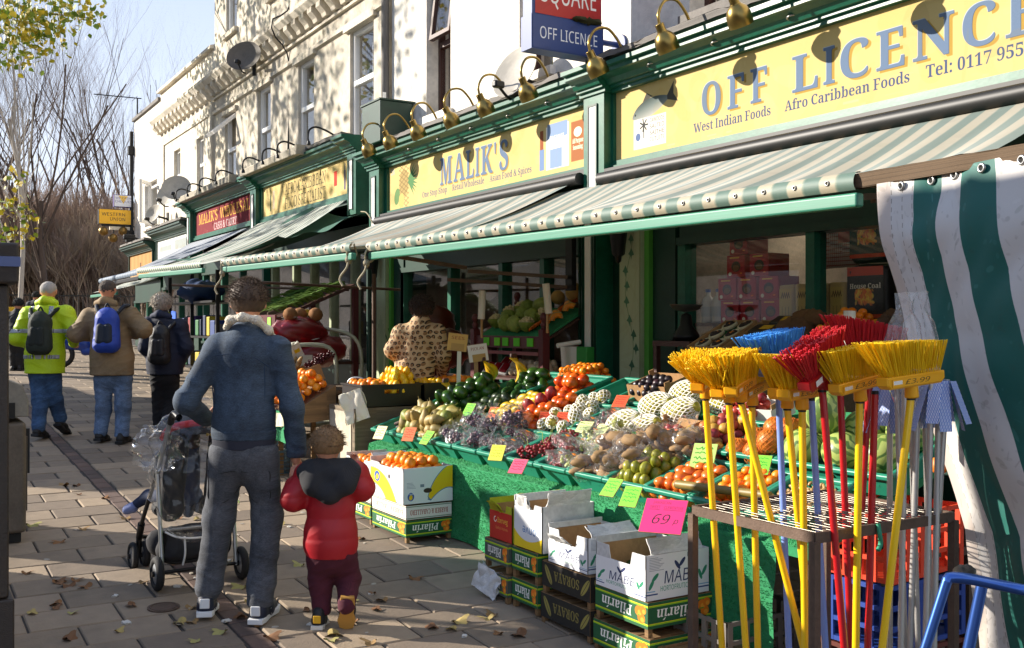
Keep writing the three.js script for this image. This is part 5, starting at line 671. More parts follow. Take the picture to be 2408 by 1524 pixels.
const chqTex = canvasTex(512, 320, (c, w, h) => { c.fillStyle = '#e9ebea'; c.fillRect(0, 0, w, h); c.strokeStyle = '#2f74a8'; c.lineWidth = 7; c.fillStyle = '#f0c60c'; for (const [o, s] of [[0, 1], [56, .7]]) { c.beginPath(); c.moveTo(250, 290 - o * .4); c.bezierCurveTo(300, 150 - o, 420, 60 - o, 520, 20 - o + s * 10); c.lineTo(520, 150 + o); c.bezierCurveTo(430, 170, 330, 250, 280, 300); c.closePath(); c.fill(); c.stroke(); } c.fillStyle = '#3b2a20'; c.beginPath(); c.ellipse(248, 210, 44, 22, 0, 0, 7); c.fill(); c.fillStyle = '#2c5aa8'; c.beginPath(); c.ellipse(72, 256, 34, 38, 0, 0, 7); c.fill(); c.fillStyle = '#f0c60c'; c.beginPath(); c.ellipse(72, 262, 18, 24, .3, 0, 7); c.fill(); fit(c, 'Chiquita', 46, 98, 238, 20, 'sans-serif', '#fff'); c.fillStyle = '#7a8894'; for (let i = 0; i < 5; i++) c.fillRect(30, 130 + i * 12, 60 + i * 9, 3); c.fillRect(170, 150, 40, 26); });
const chqSide = canvasTex(512, 320, (c, w, h) => { c.fillStyle = '#e9ebea'; c.fillRect(0, 0, w, h); c.fillStyle = '#f0c60c'; c.strokeStyle = '#2f74a8'; c.lineWidth = 8; c.beginPath(); c.moveTo(0, 40); c.bezierCurveTo(200, 20, 330, 140, 420, 330); c.lineTo(250, 330); c.bezierCurveTo(200, 240, 120, 190, 0, 190); c.closePath(); c.fill(); c.stroke(); c.fillStyle = '#2c5aa8'; c.beginPath(); c.ellipse(110, 120, 44, 52, 0, 0, 7); c.fill(); c.fillStyle = '#f0c60c'; c.beginPath(); c.ellipse(110, 126, 22, 30, .3, 0, 7); c.fill(); c.fillStyle = '#3b2a20'; c.beginPath(); c.ellipse(300, 90, 16, 24, 0, 0, 7); c.fill(); });
const mabTex = s => canvasTex(512, 260, (c, w, h) => { c.fillStyle = '#e6e7e8'; c.fillRect(0, 0, w, h); c.save(); c.transform(1, 0, -.12, 1, 24, 0); fit(c, 'MABE', 130, 400, 172, 100, 'sans-serif', '#27345f'); c.lineWidth = 7; c.strokeStyle = '#27345f'; c.font = '100px sans-serif'; c.restore(); fit(c, 'HORTOFRUTICOLA', 110, 400, 214, 40, 'sans-serif', '#2e8a66'); for (const [x, y, r, col] of [[250, 74, -.7, '#27345f'], [290, 60, .8, '#27345f'], [40, 170, .6, '#2e8a66'], [70, 130, .9, '#2e8a66'], [440, 150, -.4, '#2e8a66'], [474, 130, .6, '#2e8a66']]) { c.save(); c.translate(x, y); c.rotate(r); c.fillStyle = col; c.beginPath(); c.ellipse(0, 0, 12, 34, 0, 0, 7); c.fill(); c.restore(); } c.fillStyle = '#27407a'; c.fillRect(0, 222, 90, 8); c.fillRect(400, 222, 112, 8); c.fillStyle = '#7aa8c8'; c.fillRect(0, 206, 70, 6); c.fillRect(410, 206, 102, 6); if (s) { c.fillStyle = '#9098a0'; for (let i = 0; i < 9; i++) c.fillRect(24, 16 + i * 9, 70 + (i * 37 % 50), 3); c.fillRect(330, 10, 30, 24); } });
const onvTex = canvasTex(400, 320, (c, w, h) => { c.fillStyle = '#e6e8ea'; c.fillRect(0, 0, w, h); c.fillStyle = '#f2d21c'; c.beginPath(); c.moveTo(0, 180); c.quadraticCurveTo(160, 320, 400, 210); c.lineTo(400, 320); c.lineTo(0, 320); c.fill(); c.save(); c.translate(250, 190); c.rotate(PI + .06); fit(c, 'onve', -70, 130, 40, 90, 'sans-serif', '#3c78b8'); c.restore(); });
const ibTex = canvasTex(400, 256, (c, w, h) => { c.fillStyle = '#c8301c'; c.fillRect(0, 0, w, h); fit(c, 'Iberveg', 140, 330, 100, 66, 'sans-serif', '#f0c43c'); fit(c, 'Quality in freshness', 110, 330, 160, 34, 'sans-serif', '#e8a04c'); c.strokeStyle = '#f0e4d0'; c.lineWidth = 10; c.beginPath(); c.arc(104, 76, 22, 0, 5); c.stroke(); });
const D_ = { pil: decal(pilTex('#1f5c36'), .75), pilGrey: decal(pilTex('#4d5a50'), .75), sor: decal(sorTex, .75), bar: decal(barTex, .8), chq: decal(chqTex, .75), chqs: decal(chqSide, .75), mab: decal(mabTex(0), .8), mab2: decal(mabTex(1), .8), onv: decal(onvTex, .8), ib: decal(ibTex, .8) };  // second crate print repeats the green one on a greyer ground
function printedCrate(label, x0, x1, z0, z1, y, h, m, m2, o = {}) {
  const t = thing('printed_crate', label, 'crate', [0, 0, 0], 0, 'printed fruit crates stacked on the pavement'), gap = h * (o.gap ?? .24), Y = y + gap;
  for (const x of [x0 + .016, x1 - .016]) for (const z of [z0 + .016, z1 - .016]) mesh('corner_post', bb(x - .013, x + .013, y, y + h, z - .013, z + .013), M.wood, t);
  for (const x of [x0, x1 - .004]) mesh('side_board', bb(x, x + .004, Y, y + h - .004, z0, z1), M.card, t);
  for (const z of [z0, z1 - .004]) mesh('end_board', bb(x0 + .004, x1 - .004, Y, y + h - .004, z, z + .004), M.card, t);
  mesh('street_print', faceStreet(plane(z1 - z0, y + h - .004 - Y), x0 - .0015, (Y + y + h) / 2 - .002, (z0 + z1) / 2), m, t); mesh('end_print', plane(x1 - x0, y + h - .004 - Y).translate((x0 + x1) / 2, (Y + y + h) / 2 - .002, z1 + .0015), m2 || m, t);
  const n = 5; for (let i = 0; i < n; i++) { const a = lerp(z0 + .03, z1 - .09, i / (n - 1)); mesh('slat', bb(x0 + .006, x1 - .006, y + h - .014 - (i % 2) * .003, y + h - .006 - (i % 2) * .003, a, a + .06), M.wood, t); }
  return t;
}
function carton(name, label, x0, x1, z0, z1, y, h, m, m2, outer, o = {}) {
  const t = thing(name, label, 'box', [0, 0, 0], 0, 'open cardboard boxes on the crates'), zc = (z0 + z1) / 2, xc = (x0 + x1) / 2, L = z1 - z0, W = x1 - x0, nt = o.notch ?? .35;
  const wall = len => extr([[-len / 2, 0], [len / 2, 0], [len / 2, h], [len * .24, h], [len * .2, h * (1 - nt)], [-len * .2, h * (1 - nt)], [-len * .24, h], [-len / 2, h]], .005);
  for (const s of [0, 1]) { mesh('long_side', wall(L).rotateY(-PI / 2).translate(s ? x1 : x0 + .005, y, zc), outer, t); mesh('end_side', extr([[-W / 2, 0], [W / 2, 0], [W / 2, h * (s ? 1 : 1.12)], [-W / 2, h * (s ? 1 : 1.12)]], .005).translate(xc, y, s ? z1 - .005 : z0), outer, t); }
  mesh('floor', bb(x0 + .006, x1 - .006, y + .004, y + .01, z0 + .006, z1 - .006), M.cardin, t);
  mesh('lining', [bb(x1 - .012, x1 - .0055, y + .01, y + h * .62, z0 + .01, z1 - .01), bb(x0 + .01, x1 - .013, y + .01, y + h * .95, z0 + .0055, z0 + .012)], M.cardin, t);
  const pw = (1 - nt) * h; if (m) mesh('street_print', faceStreet(plane(L - .004, pw), x0 - .0015, y + pw / 2, zc), m, t); if (m2) mesh('end_print', plane(W - .004, h).translate(xc, y + h / 2, z1 + .0015), m2, t);
  if (o.flaps) for (const [s, a] of o.flaps) { const f = grp('flap', t, [s == 'x' ? x0 + .003 : xc, y + h * (s == 'x' ? 1 - nt : 1), s == 'x' ? zc - L * .1 : z1 - .003], s == 'x' ? [0, 0, a] : [a, 0, 0]); mesh('flap_sheet', jitter(new THREE.BoxGeometry(s == 'x' ? .005 : W * .8, .08, s == 'x' ? L * .4 : .005, 4, 4, 4).translate(0, .04, 0), .012, 14), outer, f); }
  return t;
}
{
  const WC = std(0xdfdfdc, .85, { map: tMottle }), YC = std(0xc8cc2c, .8, { map: tMottle });
  let g = GY(0, -3.9);
  printedCrate('green printed orange crate under the avocado box, lower of the two', 2.985, 3.39, -4.13, -3.69, g, .165, D_.pil); printedCrate('green printed orange crate directly under the avocado box', 2.99, 3.38, -4.12, -3.71, g + .166, .165, D_.pil); printedCrate('green printed crate beside the broom rack post', 3.02, 3.4, -3.68, -3.3, GY(0, -3.5), .15, D_.pil);
  carton('avocado_box', 'white printed box with dark avocados beside the rack post', 2.985, 3.37, -4.11, -3.72, g + .333, .21, D_.mab, D_.mab2, WC, { notch: .3, flaps: [['z', -.5]] });
  for (const [x, z] of [[3.1, -3.86], [3.2, -3.95], [3.28, -3.85], [3.15, -4.0], [3.22, -3.82]]) put(F.avocado, [x, g + .333 + .07 + .03 * R(), z], 'dark avocado lying in the white printed box', 'avocados in the white box', [rr(0, 2), rr(0, 6), rr(.8, 1.6)]);
  g = GY(0, -4.4);
  printedCrate('black printed crate with gold lettering, lower of the two', 2.985, 3.39, -4.61, -4.16, g, .165, D_.sor, null, { gap: .2 }); printedCrate('black printed crate with gold lettering under the torn white box', 2.99, 3.38, -4.605, -4.165, g + .167, .165, D_.sor, null, { gap: .2 });
  carton('torn_white_box', 'torn white printed box with dark folded flaps on the black crates', 3.0, 3.35, -4.56, -4.2, g + .334, .18, D_.mab, D_.mab2, WC, { notch: .35, flaps: [['x', .9], ['z', -.9]] });
  g = GY(0, -4.9);
  printedCrate('green printed crate beside the black crates, lower of the two', 2.975, 3.38, -4.89, -4.63, g, .168, D_.pil); printedCrate('green printed crate under the yellow and white box', 2.975, 3.38, -4.89, -4.63, g + .17, .168, D_.pil);
  printedCrate('torn green printed crate at the far end of the row, lower of the two', 2.955, 3.37, -5.17, -4.91, g, .16, D_.pilGrey); printedCrate('greyish green printed crate under the red box', 2.96, 3.37, -5.17, -4.91, g + .17, .168, D_.pilGrey);
  { const s = solo('torn_paper', jitter(new THREE.BoxGeometry(.004, .14, .2, 1, 6, 6), .03, 9), WC, 'torn strip of white cardboard hanging off the lower green crate', 'paper', [2.925, g + .1, -5.08], [.3, .2, -.3]); }
  carton('yellow_white_box', 'yellow and white box with blue upside down lettering', 2.985, 3.33, -4.885, -4.6, g + .34, .25, D_.onv, null, WC, { notch: .12, flaps: [['x', .4], ['z', .3]] }); put(F.orange, [3.18, g + .47, -4.72], 'single orange showing in the yellow and white box', null);
  carton('red_box', 'red cardboard box with a lime green lid at the end of the crates', 2.98, 3.33, -5.15, -4.9, g + .34, .2, D_.ib, null, YC, { notch: .2, flaps: [['x', .7], ['z', .2]] });
  // stack beside the child
  g = GY(0, -6.6);
  for (const [za, zb, l] of [[-6.93, -6.36, 'under the banana box'], [-7.5, -6.96, 'behind the banana box stack']]) { printedCrate('green printed crate on the ground ' + l, 3.02, 3.37, za, zb, GY(0, (za + zb) / 2) - .005, .155, D_.pil); printedCrate('white and red lettered crate ' + l, 3.02, 3.37, za, zb, GY(0, (za + zb) / 2) + .152, .1, D_.bar, null, { gap: .02 }); }
  carton('banana_box', 'white banana carton with yellow banana print full of oranges', 3.0, 3.38, -6.92, -6.36, g + .262, .245, D_.chqs, D_.chq, WC, { notch: .06 });
  pile(F.orange, V(3.19, g + .42, -6.64), .25, .165, .078, 3, 'orange heaped in the banana carton', 'oranges in the banana carton', { tilt: 0, in: .25 });
  carton('open_white_box', 'open white box with a raised dark edged lid behind the banana carton', 3.03, 3.37, -7.46, -6.98, GY(0, -7.2) + .255, .2, null, null, WC, { notch: .2, flaps: [['z', -.7]] }); pile(F.orange, V(3.18, GY(0, -7.2) + .38, -7.22), .2, .13, .08, 2, 'orange in the open white box behind the banana carton', 'oranges in the open white box', { tilt: 0, in: .2 });
}
{ // far end of the stall: cabinet, black crates, loose oranges
  const cab = thing('plywood_cabinet', 'grey plywood cabinet holding up the black crates', 'cabinet'), pm = std(0xa49c8c, .85, { map: tWood }); mesh('body', bb(3.34, 4.6, GY(0, -8.3), .84, -8.62, -8.03), pm, cab); mesh('edge_strip', bb(3.325, 3.34, GY(0, -8.3), .84, -8.05, -8.0), pm, cab); mesh('side_panel', bb(3.332, 3.34, .2, .8, -8.58, -8.1), std(0xc2bcac, .85, { map: tDirty }), cab);
  const cr = (label, x0, x1) => { const t = thing('black_crate', label, 'crate', [0, 0, 0], 0, 'black plastic crates of citrus'), y = .85, h = .17, z0 = -8.46, z1 = -8.02; const wl = (len) => extr(rectPts(-len / 2, len / 2, 0, h), .012, [rectPts(-.07, .07, h * .62, h * .82).reverse()]); mesh('near_side', wl(x1 - x0).translate((x0 + x1) / 2, y, z1 - .012), M.blackpl, t); mesh('far_side', wl(x1 - x0).translate((x0 + x1) / 2, y, z0), M.blackpl, t); for (const x of [x0, x1 - .012]) mesh('end_side', extr(rectPts(z0 + .012, z1 - .012, 0, h), .012).rotateY(-PI / 2).translate(x + .012, y, 0), M.blackpl, t); mesh('rim', [bb(x0 - .012, x1 + .012, y + h, y + h + .016, z1 - .006, z1 + .012), bb(x0 - .012, x1 + .012, y + h, y + h + .016, z0 - .012, z0 + .006), bb(x0 - .012, x0 + .006, y + h, y + h + .016, z0 + .006, z1 - .006), bb(x1 - .006, x1 + .012, y + h, y + h + .016, z0 + .006, z1 - .006)], M.blackpl, t); mesh('floor', bb(x0, x1, y, y + .01, z0 + .012, z1 - .012), M.blackpl, t); };
  cr('black plastic crate of oranges and lemons beside the loose oranges', 3.4, 3.95); cr('black plastic crate of lemons beside the bananas', 3.985, 4.54);
  pile(F.orange, V(3.54, .98, -8.24), .19, .13, .082, 2, 'orange in the black crate', 'oranges in the black crate', { tilt: 0, in: .1 }); pile(F.lemon, V(3.82, .98, -8.24), .2, .14, .072, 4, 'yellow lemon heaped between the two black crates', 'heaped lemons', { tilt: 0, in: .3 }); pile(F.lemon, V(4.1, .98, -8.24), .19, .12, .072, 2, 'yellow lemon in the black crate beside the bananas', 'crate lemons', { tilt: 0, in: .2 }); pile(F.orange, V(4.4, .99, -8.24), .19, .13, .082, 2, 'orange beside the lemons at the banana end of the crates', 'oranges beside the lemons', { tilt: 0, in: .2 });
  const ob = thing('orange_stand', 'sloping stand under the loose oranges draped with green grass', 'stand'); mesh('bed', sweepZ([[3.0, .76], [3.42, 1.0], [3.42, .7], [3.0, .66]], -9.2, -8.66), M.wood, ob); mesh('drape', quadGrid((u, v) => V(2.985 - .01 * sin(u * 9), lerp(.77, .5, v), lerp(-9.2, -8.66, u)), 10, 4), grassM, ob); mesh('legs', [bb(3.05, 3.09, GY(0, -9), .7, -9.15, -9.11), bb(3.05, 3.09, GY(0, -9), .7, -8.75, -8.71), bb(3.36, 3.4, GY(0, -9), .72, -9.15, -9.11)], M.wood, ob);
  pile(F.orange, V(3.19, .94, -8.93), .22, .21, .082, 3, 'loose orange heaped on the sloping stand beside the black crates', 'loose oranges', { tilt: .5, in: .3 });
  solo('paper_bag', jitter(new THREE.BoxGeometry(.2, .26, .012, 8, 10, 1), .02, 8), std(0xe6e0cc, .8, { side: 2 }), 'pale paper bag hanging at the corner of the black crate', 'bag', [3.33, .86, -8.02], [0, -.7, .35]); solo('paper_bag', jitter(new THREE.BoxGeometry(.16, .12, .006, 6, 6, 1), .014, 8), std(0xdcd6b8, .8, { side: 2 }), 'flat pale paper bag on the green drape below the oranges', 'bag', [2.97, .7, -8.85], [0, -1.35, .1]);
  // cardboard boxes behind: garlic packets, ginger, dark grapes
  const cb = thing('tilted_carton', 'tilted brown carton of ginger and dark grapes behind the loose oranges', 'box', [3.5, .92, -9.9]); cb.rotation.set(0, -.15, .35, 'YXZ'); for (const s of [-1, 1]) { mesh('side', bx(.5, .16, .006, 0, .08, s * .2), M.card, cb); mesh('end', bx(.006, .16, .4, s * .25, .08, 0), M.card, cb); } mesh('floor', bx(.49, .006, .39, 0, .004, 0), M.cardin, cb);
  const gg = solo('ginger', (() => { const q = rng(6), l = []; for (let i = 0; i < 40; i++) l.push(jitter(new THREE.SphereGeometry(.025, 8, 6).scale(1.8, .8, .9), .008, 60, i).rotateY(q() * 6).rotateZ(q()).translate((q() - .5) * .3, q() * .06, (q() - .5) * .18)); return mg(l); })(), mottled([0xb89a68], .8)[0], 'heap of knobbly ginger in the tilted carton', 'ginger', [3.42, 1.09, -9.98], [0, 0, .35]); gg.userData.kind = 'stuff';
  for (let i = 0; i < 4; i++) { const t = thing('grape_bunch', 'bunch of dark grapes in the tilted carton', 'grapes', [3.6 + i * .05, 1.15 + i * .03, -9.8 + (i % 2) * .08], i, 'dark grapes in the tilted carton'); mesh('grapes', clump(40, .012, .06, 1.2, .7, 1, i), phy(0x4a1018, .25), t).userData.kind = 'stuff'; }
  for (let i = 0; i < 12; i++) { const t = thing('snack_packet', 'clear and yellow packet of nuts behind the ginger', 'packet', [3.18 + (i / 2 | 0) * .075, 1.1 + (i / 2 | 0) * .036, -10.2 + (i % 2) * .12], 0, 'clear and yellow packets'); t.rotation.set(.2, rr(-.5, .5), .35 + rr(-.3, .3)); mesh('packet', jitter(new THREE.BoxGeometry(.1, .15, .035, 5, 6, 3), .012, 20, i), std(0xd8d4c4, .3), t); mesh('yellow_label', jitter(new THREE.BoxGeometry(.06, .04, .04, 3, 3, 3), .006, 20, i), std(0xe0b818, .4), t); }
  const tb = thing('trestle_table', 'low trestle table under the tilted carton and packets', 'table'); mesh('top', bb(3.1, 4.2, .86, .9, -10.5, -9.5), M.oldwood, tb); for (const [x, z] of [[3.15, -10.45], [4.15, -10.45], [3.15, -9.55], [4.15, -9.55]]) mesh('leg', bb(x - .025, x + .025, GY(0, z), .86, z - .025, z + .025), M.oldwood, tb);
  solo('dark_greens', (() => { const q = rng(16), l = []; for (let i = 0; i < 46; i++) l.push(taperTube([[0, 0, 0], [(q() - .5) * .2, .08 + q() * .08, (q() - .5) * .3], [(q() - .5) * .5, q() * .06, (q() - .5) * .6]], [.02, .035, .012], 6, 5)); return mg(l); })(), std(0x22301c, .7), 'dark leafy greens heaped below the carton', 'greens', [3.05, .75, -9.75]).userData.kind = 'stuff';
  // wire shopping baskets in a stack
  const basketG = (w, d, h) => { const l = []; for (let k = 0; k < 6; k++) { const y = k / 5 * h, e = .02 * k / 5; for (const s of [-1, 1]) l.push(bx(w + e, .006, .006, 0, y, s * (d / 2 + e / 2)), bx(.006, .006, d + e, s * (w / 2 + e / 2), y, 0)); } for (let i = 0; i <= 9; i++) for (const s of [-1, 1]) l.push(bx(.006, h, .006, (i / 9 - .5) * w, h / 2, s * d / 2), bx(.006, h, .006, s * w / 2, h / 2, (i / 9 - .5) * d)); for (let i = 0; i < 9; i++) l.push(bx(w, .005, .005, 0, 0, (i / 8 - .5) * d)); return mg(l); }, bg = basketG(.42, .3, .2);
  for (const [i, c, l] of [[0, 0x33505c, 'lowest'], [1, 0x3a5a66, 'second'], [2, 0x3d6470, 'third'], [3, 0x8e1a20, 'red top']]) { const t = thing('wire_basket', i == 3 ? 'red shopping basket on top of the stacked baskets' : `slate blue shopping basket, ${l} of the stack under the red one`, 'basket', [2.93 + .02 * i, GY(0, -9.1) + .02 + i * .19, -9.25 - .05 * (i % 2)], -.15 * i, 'stacked shopping baskets'); mesh('basket', bg, std(c, .45), t).userData.kind = 'stuff'; mesh('rim', [bx(.46, .02, .018, 0, .2, .16), bx(.46, .02, .018, 0, .2, -.16), bx(.018, .02, .3, .22, .2, 0), bx(.018, .02, .3, -.22, .2, 0)], std(c, .45), t); mesh('handle', tube([[-.21, .2, 0], [-.2, .24, .1], [0, .25, .14], [.2, .24, .1], [.21, .2, 0]], .007, 16, 6), M.steel, t); }
  { const t = thing('trolley_handle', 'grey metal carrier handle beside the loose oranges', 'handle', onD(840, 935, 9.0), -.9); mesh('hoop', tube([[-.1, -.15, 0], [-.1, .1, 0], [-.06, .17, 0], [.06, .17, 0], [.1, .1, 0], [.1, -.15, 0]], .014, 30, 8), M.steel, t); }
}
{ // maroon display stand by the fruit shop window
  const t = thing('maroon_stand', 'maroon wooden display stand with turned post tops', 'stand'), X0 = 4.9, X1 = 5.38, Z0 = -8.75, Z1 = -7.52, gy = GY(0, -8);
  const fin = lathe([[0, .15], [.02, .148], [.034, .125], [.036, .1], [.022, .072], [.02, .06], [.034, .045], [.03, .03], [.02, .02], [.036, .0], [0, 0]], 14);
  for (const [x, z, h] of [[X0, Z1, 1.5], [X1, Z1, 1.72], [X0, Z0, 1.5], [X1, Z0, 1.72]]) { mesh('post', bb(x - .035, x + .035, gy, h, z - .035, z + .035), M.maroon, t); mesh('finial', fin, M.maroon, t, [x, h, z]); }
  mesh('front_board', bb(X0 - .012, X0 + .012, 1.33, 1.44, Z0, Z1 - .036), M.maroon, t); mesh('front_ledge', bb(X0 - .04, X0 + .02, 1.27, 1.3, Z0, Z1 - .036), std(0x8a4a4c, .6), t);
  mesh('top_shelf', sweepZ([[X0, 1.4], [X1, 1.66], [X1, 1.64], [X0, 1.38]], Z0, Z1), M.brown, t); mesh('grass_lining', sweepZ([[X0 + .02, 1.425], [X1, 1.7], [X1, 1.67], [X0 + .02, 1.405]], Z0 + .02, Z1 - .04), grassM, t); mesh('lower_shelf', sweepZ([[X0, 1.05], [X1, 1.2], [X1, 1.18], [X0, 1.03]], Z0, Z1), M.brown, t); mesh('end_panel', alongX(extr([[X0 + .036, 1.0], [X1 - .036, 1.0], [X1 - .036, 1.2], [X0 + .036, 1.05]], .01), Z1), M.maroon, t);
  function alongX(g, z) { return g.translate(0, 0, z); }
  for (const [z, c] of [[-8.5, 0], [-8.3, 1], [-8.15, 0], [-7.95, 0], [-7.72, 0]]) solo('green_ticket', bx(.006, .075, .1), std(c ? 0x6cc818 : 0x5ac020, .7), 'small bright green ticket stuck on the maroon stand', 'ticket', [X0 - .018, 1.385, z], null, 'green tickets on the maroon stand');
  const cabG = (() => { const l = [jitter(new THREE.SphereGeometry(.075, 18, 14), .006, 20)]; for (let k = 0; k < 5; k++) l.push(jitter(new THREE.SphereGeometry(.08, 14, 10, 0, 3.6, .3, 1.7).rotateY(k * 1.3).rotateX(.3), .008, 14, k)); return mg(l); })(), cabM = [0x8a9a3c, 0x7d9034, 0x9aa850].map(c => std(c, .6, { map: tMottle, side: 2 })), bedM = (x, z, h = .09) => V(x, 1.42 + (x - X0) * .55 + h, z);
  for (const [i, [x, z]] of [[4.98, -8.3], [5.08, -8.42], [4.97, -8.12], [5.12, -8.22], [5.25, -8.35], [5.28, -8.15], [5.1, -8.02]].entries()) solo('cabbage', cabG, cabM[i % 3], 'pale green cabbage on the maroon stand', 'cabbage', bedM(x, z), [R(), R() * 6, R()], 'cabbages');
  const caulG = clump(80, .016, .06, 1.1, .8, 1.1, 9); for (const [x, z] of [[4.99, -7.95], [5.15, -7.9], [5.28, -8.5], [5.2, -8.58], [5.05, -8.6]]) { const t2 = thing('cauliflower', 'cream cauliflower beside the cabbages', 'cauliflower', bedM(x, z), R() * 6, 'cauliflowers'); mesh('curd', caulG, std(0xc8b88c, .8), t2).userData.kind = 'stuff'; mesh('leaves', jitter(new THREE.SphereGeometry(.078, 14, 8, 0, 6.3, 1.5, 1.4), .014, 18), cabM[1], t2); }
  const carG = taperTube([[0, 0, 0], [.05, .004, 0], [.1, 0, .004], [.19, 0, 0]], [.012, .016, .013, .003], 10, 7); for (let i = 0; i < 20; i++) solo('carrot', carG, mottled([0xd8660c, 0xc85a0a], .5)[i % 2], 'long orange carrot on the maroon stand', 'carrot', bedM(4.96 + (i % 5) * .07, -7.86 + (i / 5 | 0) * .05, .04 + .02 * (i / 5 | 0)), [0, rr(-.3, .3), .45], 'carrots');
  for (const [x, z] of [[4.99, -7.62], [5.12, -7.66], [5.24, -7.6], [5.08, -7.58], [5.28, -7.7]]) { const t2 = thing('pumpkin_wedge', 'cut orange pumpkin wedge beside the carrots', 'pumpkin', bedM(x, z, .06), R() * 6, 'pumpkin wedges on the stand'); mesh('flesh', new THREE.TorusGeometry(.05, .026, 8, 14, 2.2), mottled([0xe08a10])[0], t2); mesh('rind', new THREE.TorusGeometry(.068, .012, 6, 14, 2.2), std(0xa88a50, .7), t2); }
  pile(F.egg, V(5.02, 1.13, -7.72), .14, .1, .066, 2, 'pale round turnip on the lower shelf of the maroon stand', 'turnips', { tilt: .3, in: .2 }); pile(F.egg, V(5.02, 1.13, -8.05), .14, .1, .066, 2, 'pale round turnip beside the red and white packets', 'turnips beside the packets', { tilt: .3, in: .3 });
  for (let i = 0; i < 5; i++) { const t2 = thing('red_packet', 'red and white tray pack on the lower shelf of the maroon stand', 'packet', [4.98 + (i % 2) * .14, 1.12 + (i % 2) * .05, -8.32 - i * .07], 0, 'red and white packs'); t2.rotation.set(.2, .6, .5); mesh('tray', rbx(.16, .035, .1, .012), M.white, t2); mesh('wrap', jitter(rbx(.13, .04, .07, .015, 0, .014, 0), .006, 30), std(0xa8202a, .4), t2); }
  for (const [u, v, D, l] of [[1133, 715, 9.3, 'roll of clear bags standing between the cabbages and the leopard print coat'], [1287, 700, 8.9, 'roll of clear bags fixed on the front post of the maroon stand'], [1996, 785, 5.6, 'roll of clear bags standing beside the window oranges']]) { const p = onD(u, v, D), t2 = thing('bag_roll', l, 'bag roll', p); mesh('roll', new THREE.CylinderGeometry(.032, .032, .26, 18).rotateZ(u == 1287 ? .12 : -.04), std(0xd8d2c4, .6), t2); mesh('core', rod([0, -.3, 0], [0, .132, 0], .012), M.card, t2); }
  { const t2 = thing('bag_dispenser', 'white rolls of plastic bags hung on the maroon stand end', 'dispenser', [5.12, 1.25, -7.47]); mesh('sheet', quadGrid((u, v) => V((u - .5) * .2 + .02 * v, .1 - v * .28, .03 + .012 * sin(u * 9)), 8, 6), std(0xd6d4ce, .5, { side: 2 }), t2); mesh('upper_roll', rod([-.12, .11, .01], [.12, .14, .01], .022), M.white, t2); mesh('lower_roll', rod([-.12, -.18, .02], [.12, -.16, .02], .02), std(0xd0c8b8, .6), t2); }
  for (const [u, v, s, l] of [[1352, 686, 1.2, 'half pumpkin with orange flesh on the window ledge'], [1388, 690, 1.25, 'second half pumpkin leaning on the post finial'], [1312, 697, .9, 'small wrapped pumpkin half beside the others']]) { const t2 = thing('pumpkin_half', l, 'pumpkin', onX(u, v, 5.42), -.5); t2.scale.setScalar(s); mesh('rind', new THREE.SphereGeometry(.075, 18, 12, 0, PI).scale(1, 1, .7), std(0xb08a48, .7), t2); mesh('flesh', new THREE.TorusGeometry(.048, .026, 10, 20).scale(1, 1, .4), mottled([0xe8860c])[0], t2); mesh('seed_cavity', new THREE.CircleGeometry(.03, 14).translate(0, 0, -.006), std(0xb8661a, .8), t2); }
  // brown sacks of onions beside the lady
  const onc = clump(70, .026, .2, 1, .9, .7, 12); for (const [x, y, z, l] of [[4.9, 1.3, -9.3, 'net sack of brown onions behind the leopard print coat'], [4.95, 1.55, -9.7, 'second net sack of brown onions beside the shop window'], [5.0, 1.15, -9.9, 'lower net sack of brown onions beside the shop window']]) { const t2 = thing('onion_sack', l, 'sack', [x, y, z]); mesh('onions', onc, mottled([0x8a4c1c], .5)[0], t2).userData.kind = 'stuff'; mesh('net', jitter(new THREE.SphereGeometry(.22, 20, 14).scale(1, .92, .75), .02, 12, x), phy(0x9a4a1c, .4, { transmission: .85, thickness: 0 }), t2); }
  const st = thing('sack_stand', 'dark wooden stand under the onion sacks', 'stand'); mesh('top', bb(4.7, 5.35, .96, 1.0, -10.2, -9.05), M.brown, st); mesh('upper', bb(5.05, 5.35, 1.3, 1.33, -10.2, -9.05), M.brown, st); for (const [x, z] of [[4.74, -10.15], [5.3, -10.15], [4.74, -9.1], [5.3, -9.1]]) mesh('leg', bb(x - .03, x + .03, GY(0, z), x > 5 ? 1.3 : .96, z - .03, z + .03), M.brown, st);
  // handwritten boards in the lemons
  for (const [u, v, bg, tx, l, a] of [[1076, 803, '#c8a058', 'SEES', 'brown cardboard price board on a stick among the lemons', .12], [1124, 828, '#d8cfc4', 'PICK AN', 'white and brown price board beside the lemons', -.14]]) { const p = onD(u, v, 8.75), t2 = thing('price_board', l, 'price board', p, -.5); t2.rotation.z = -a; mesh('board', bx(.17, .15, .006), M.card, t2); mesh('face', plane(.165, .145).translate(0, 0, .0035), decal(canvasTex(160, 140, (c, w, h) => { c.fillStyle = bg; c.fillRect(0, 0, w, h); fit(c, tx, 24, 136, 46, 34, 'sans-serif', '#8a3828'); c.fillStyle = '#b08a50'; c.fillRect(30, 80, 110, 60); }), .85), t2); mesh('stick', bx(.035, .3, .008, a * .3, -.2, -.008, 0, 0, a * .8), std(u < 1100 ? 0xd8d0bc : 0xa07a50, .8), t2); }
}
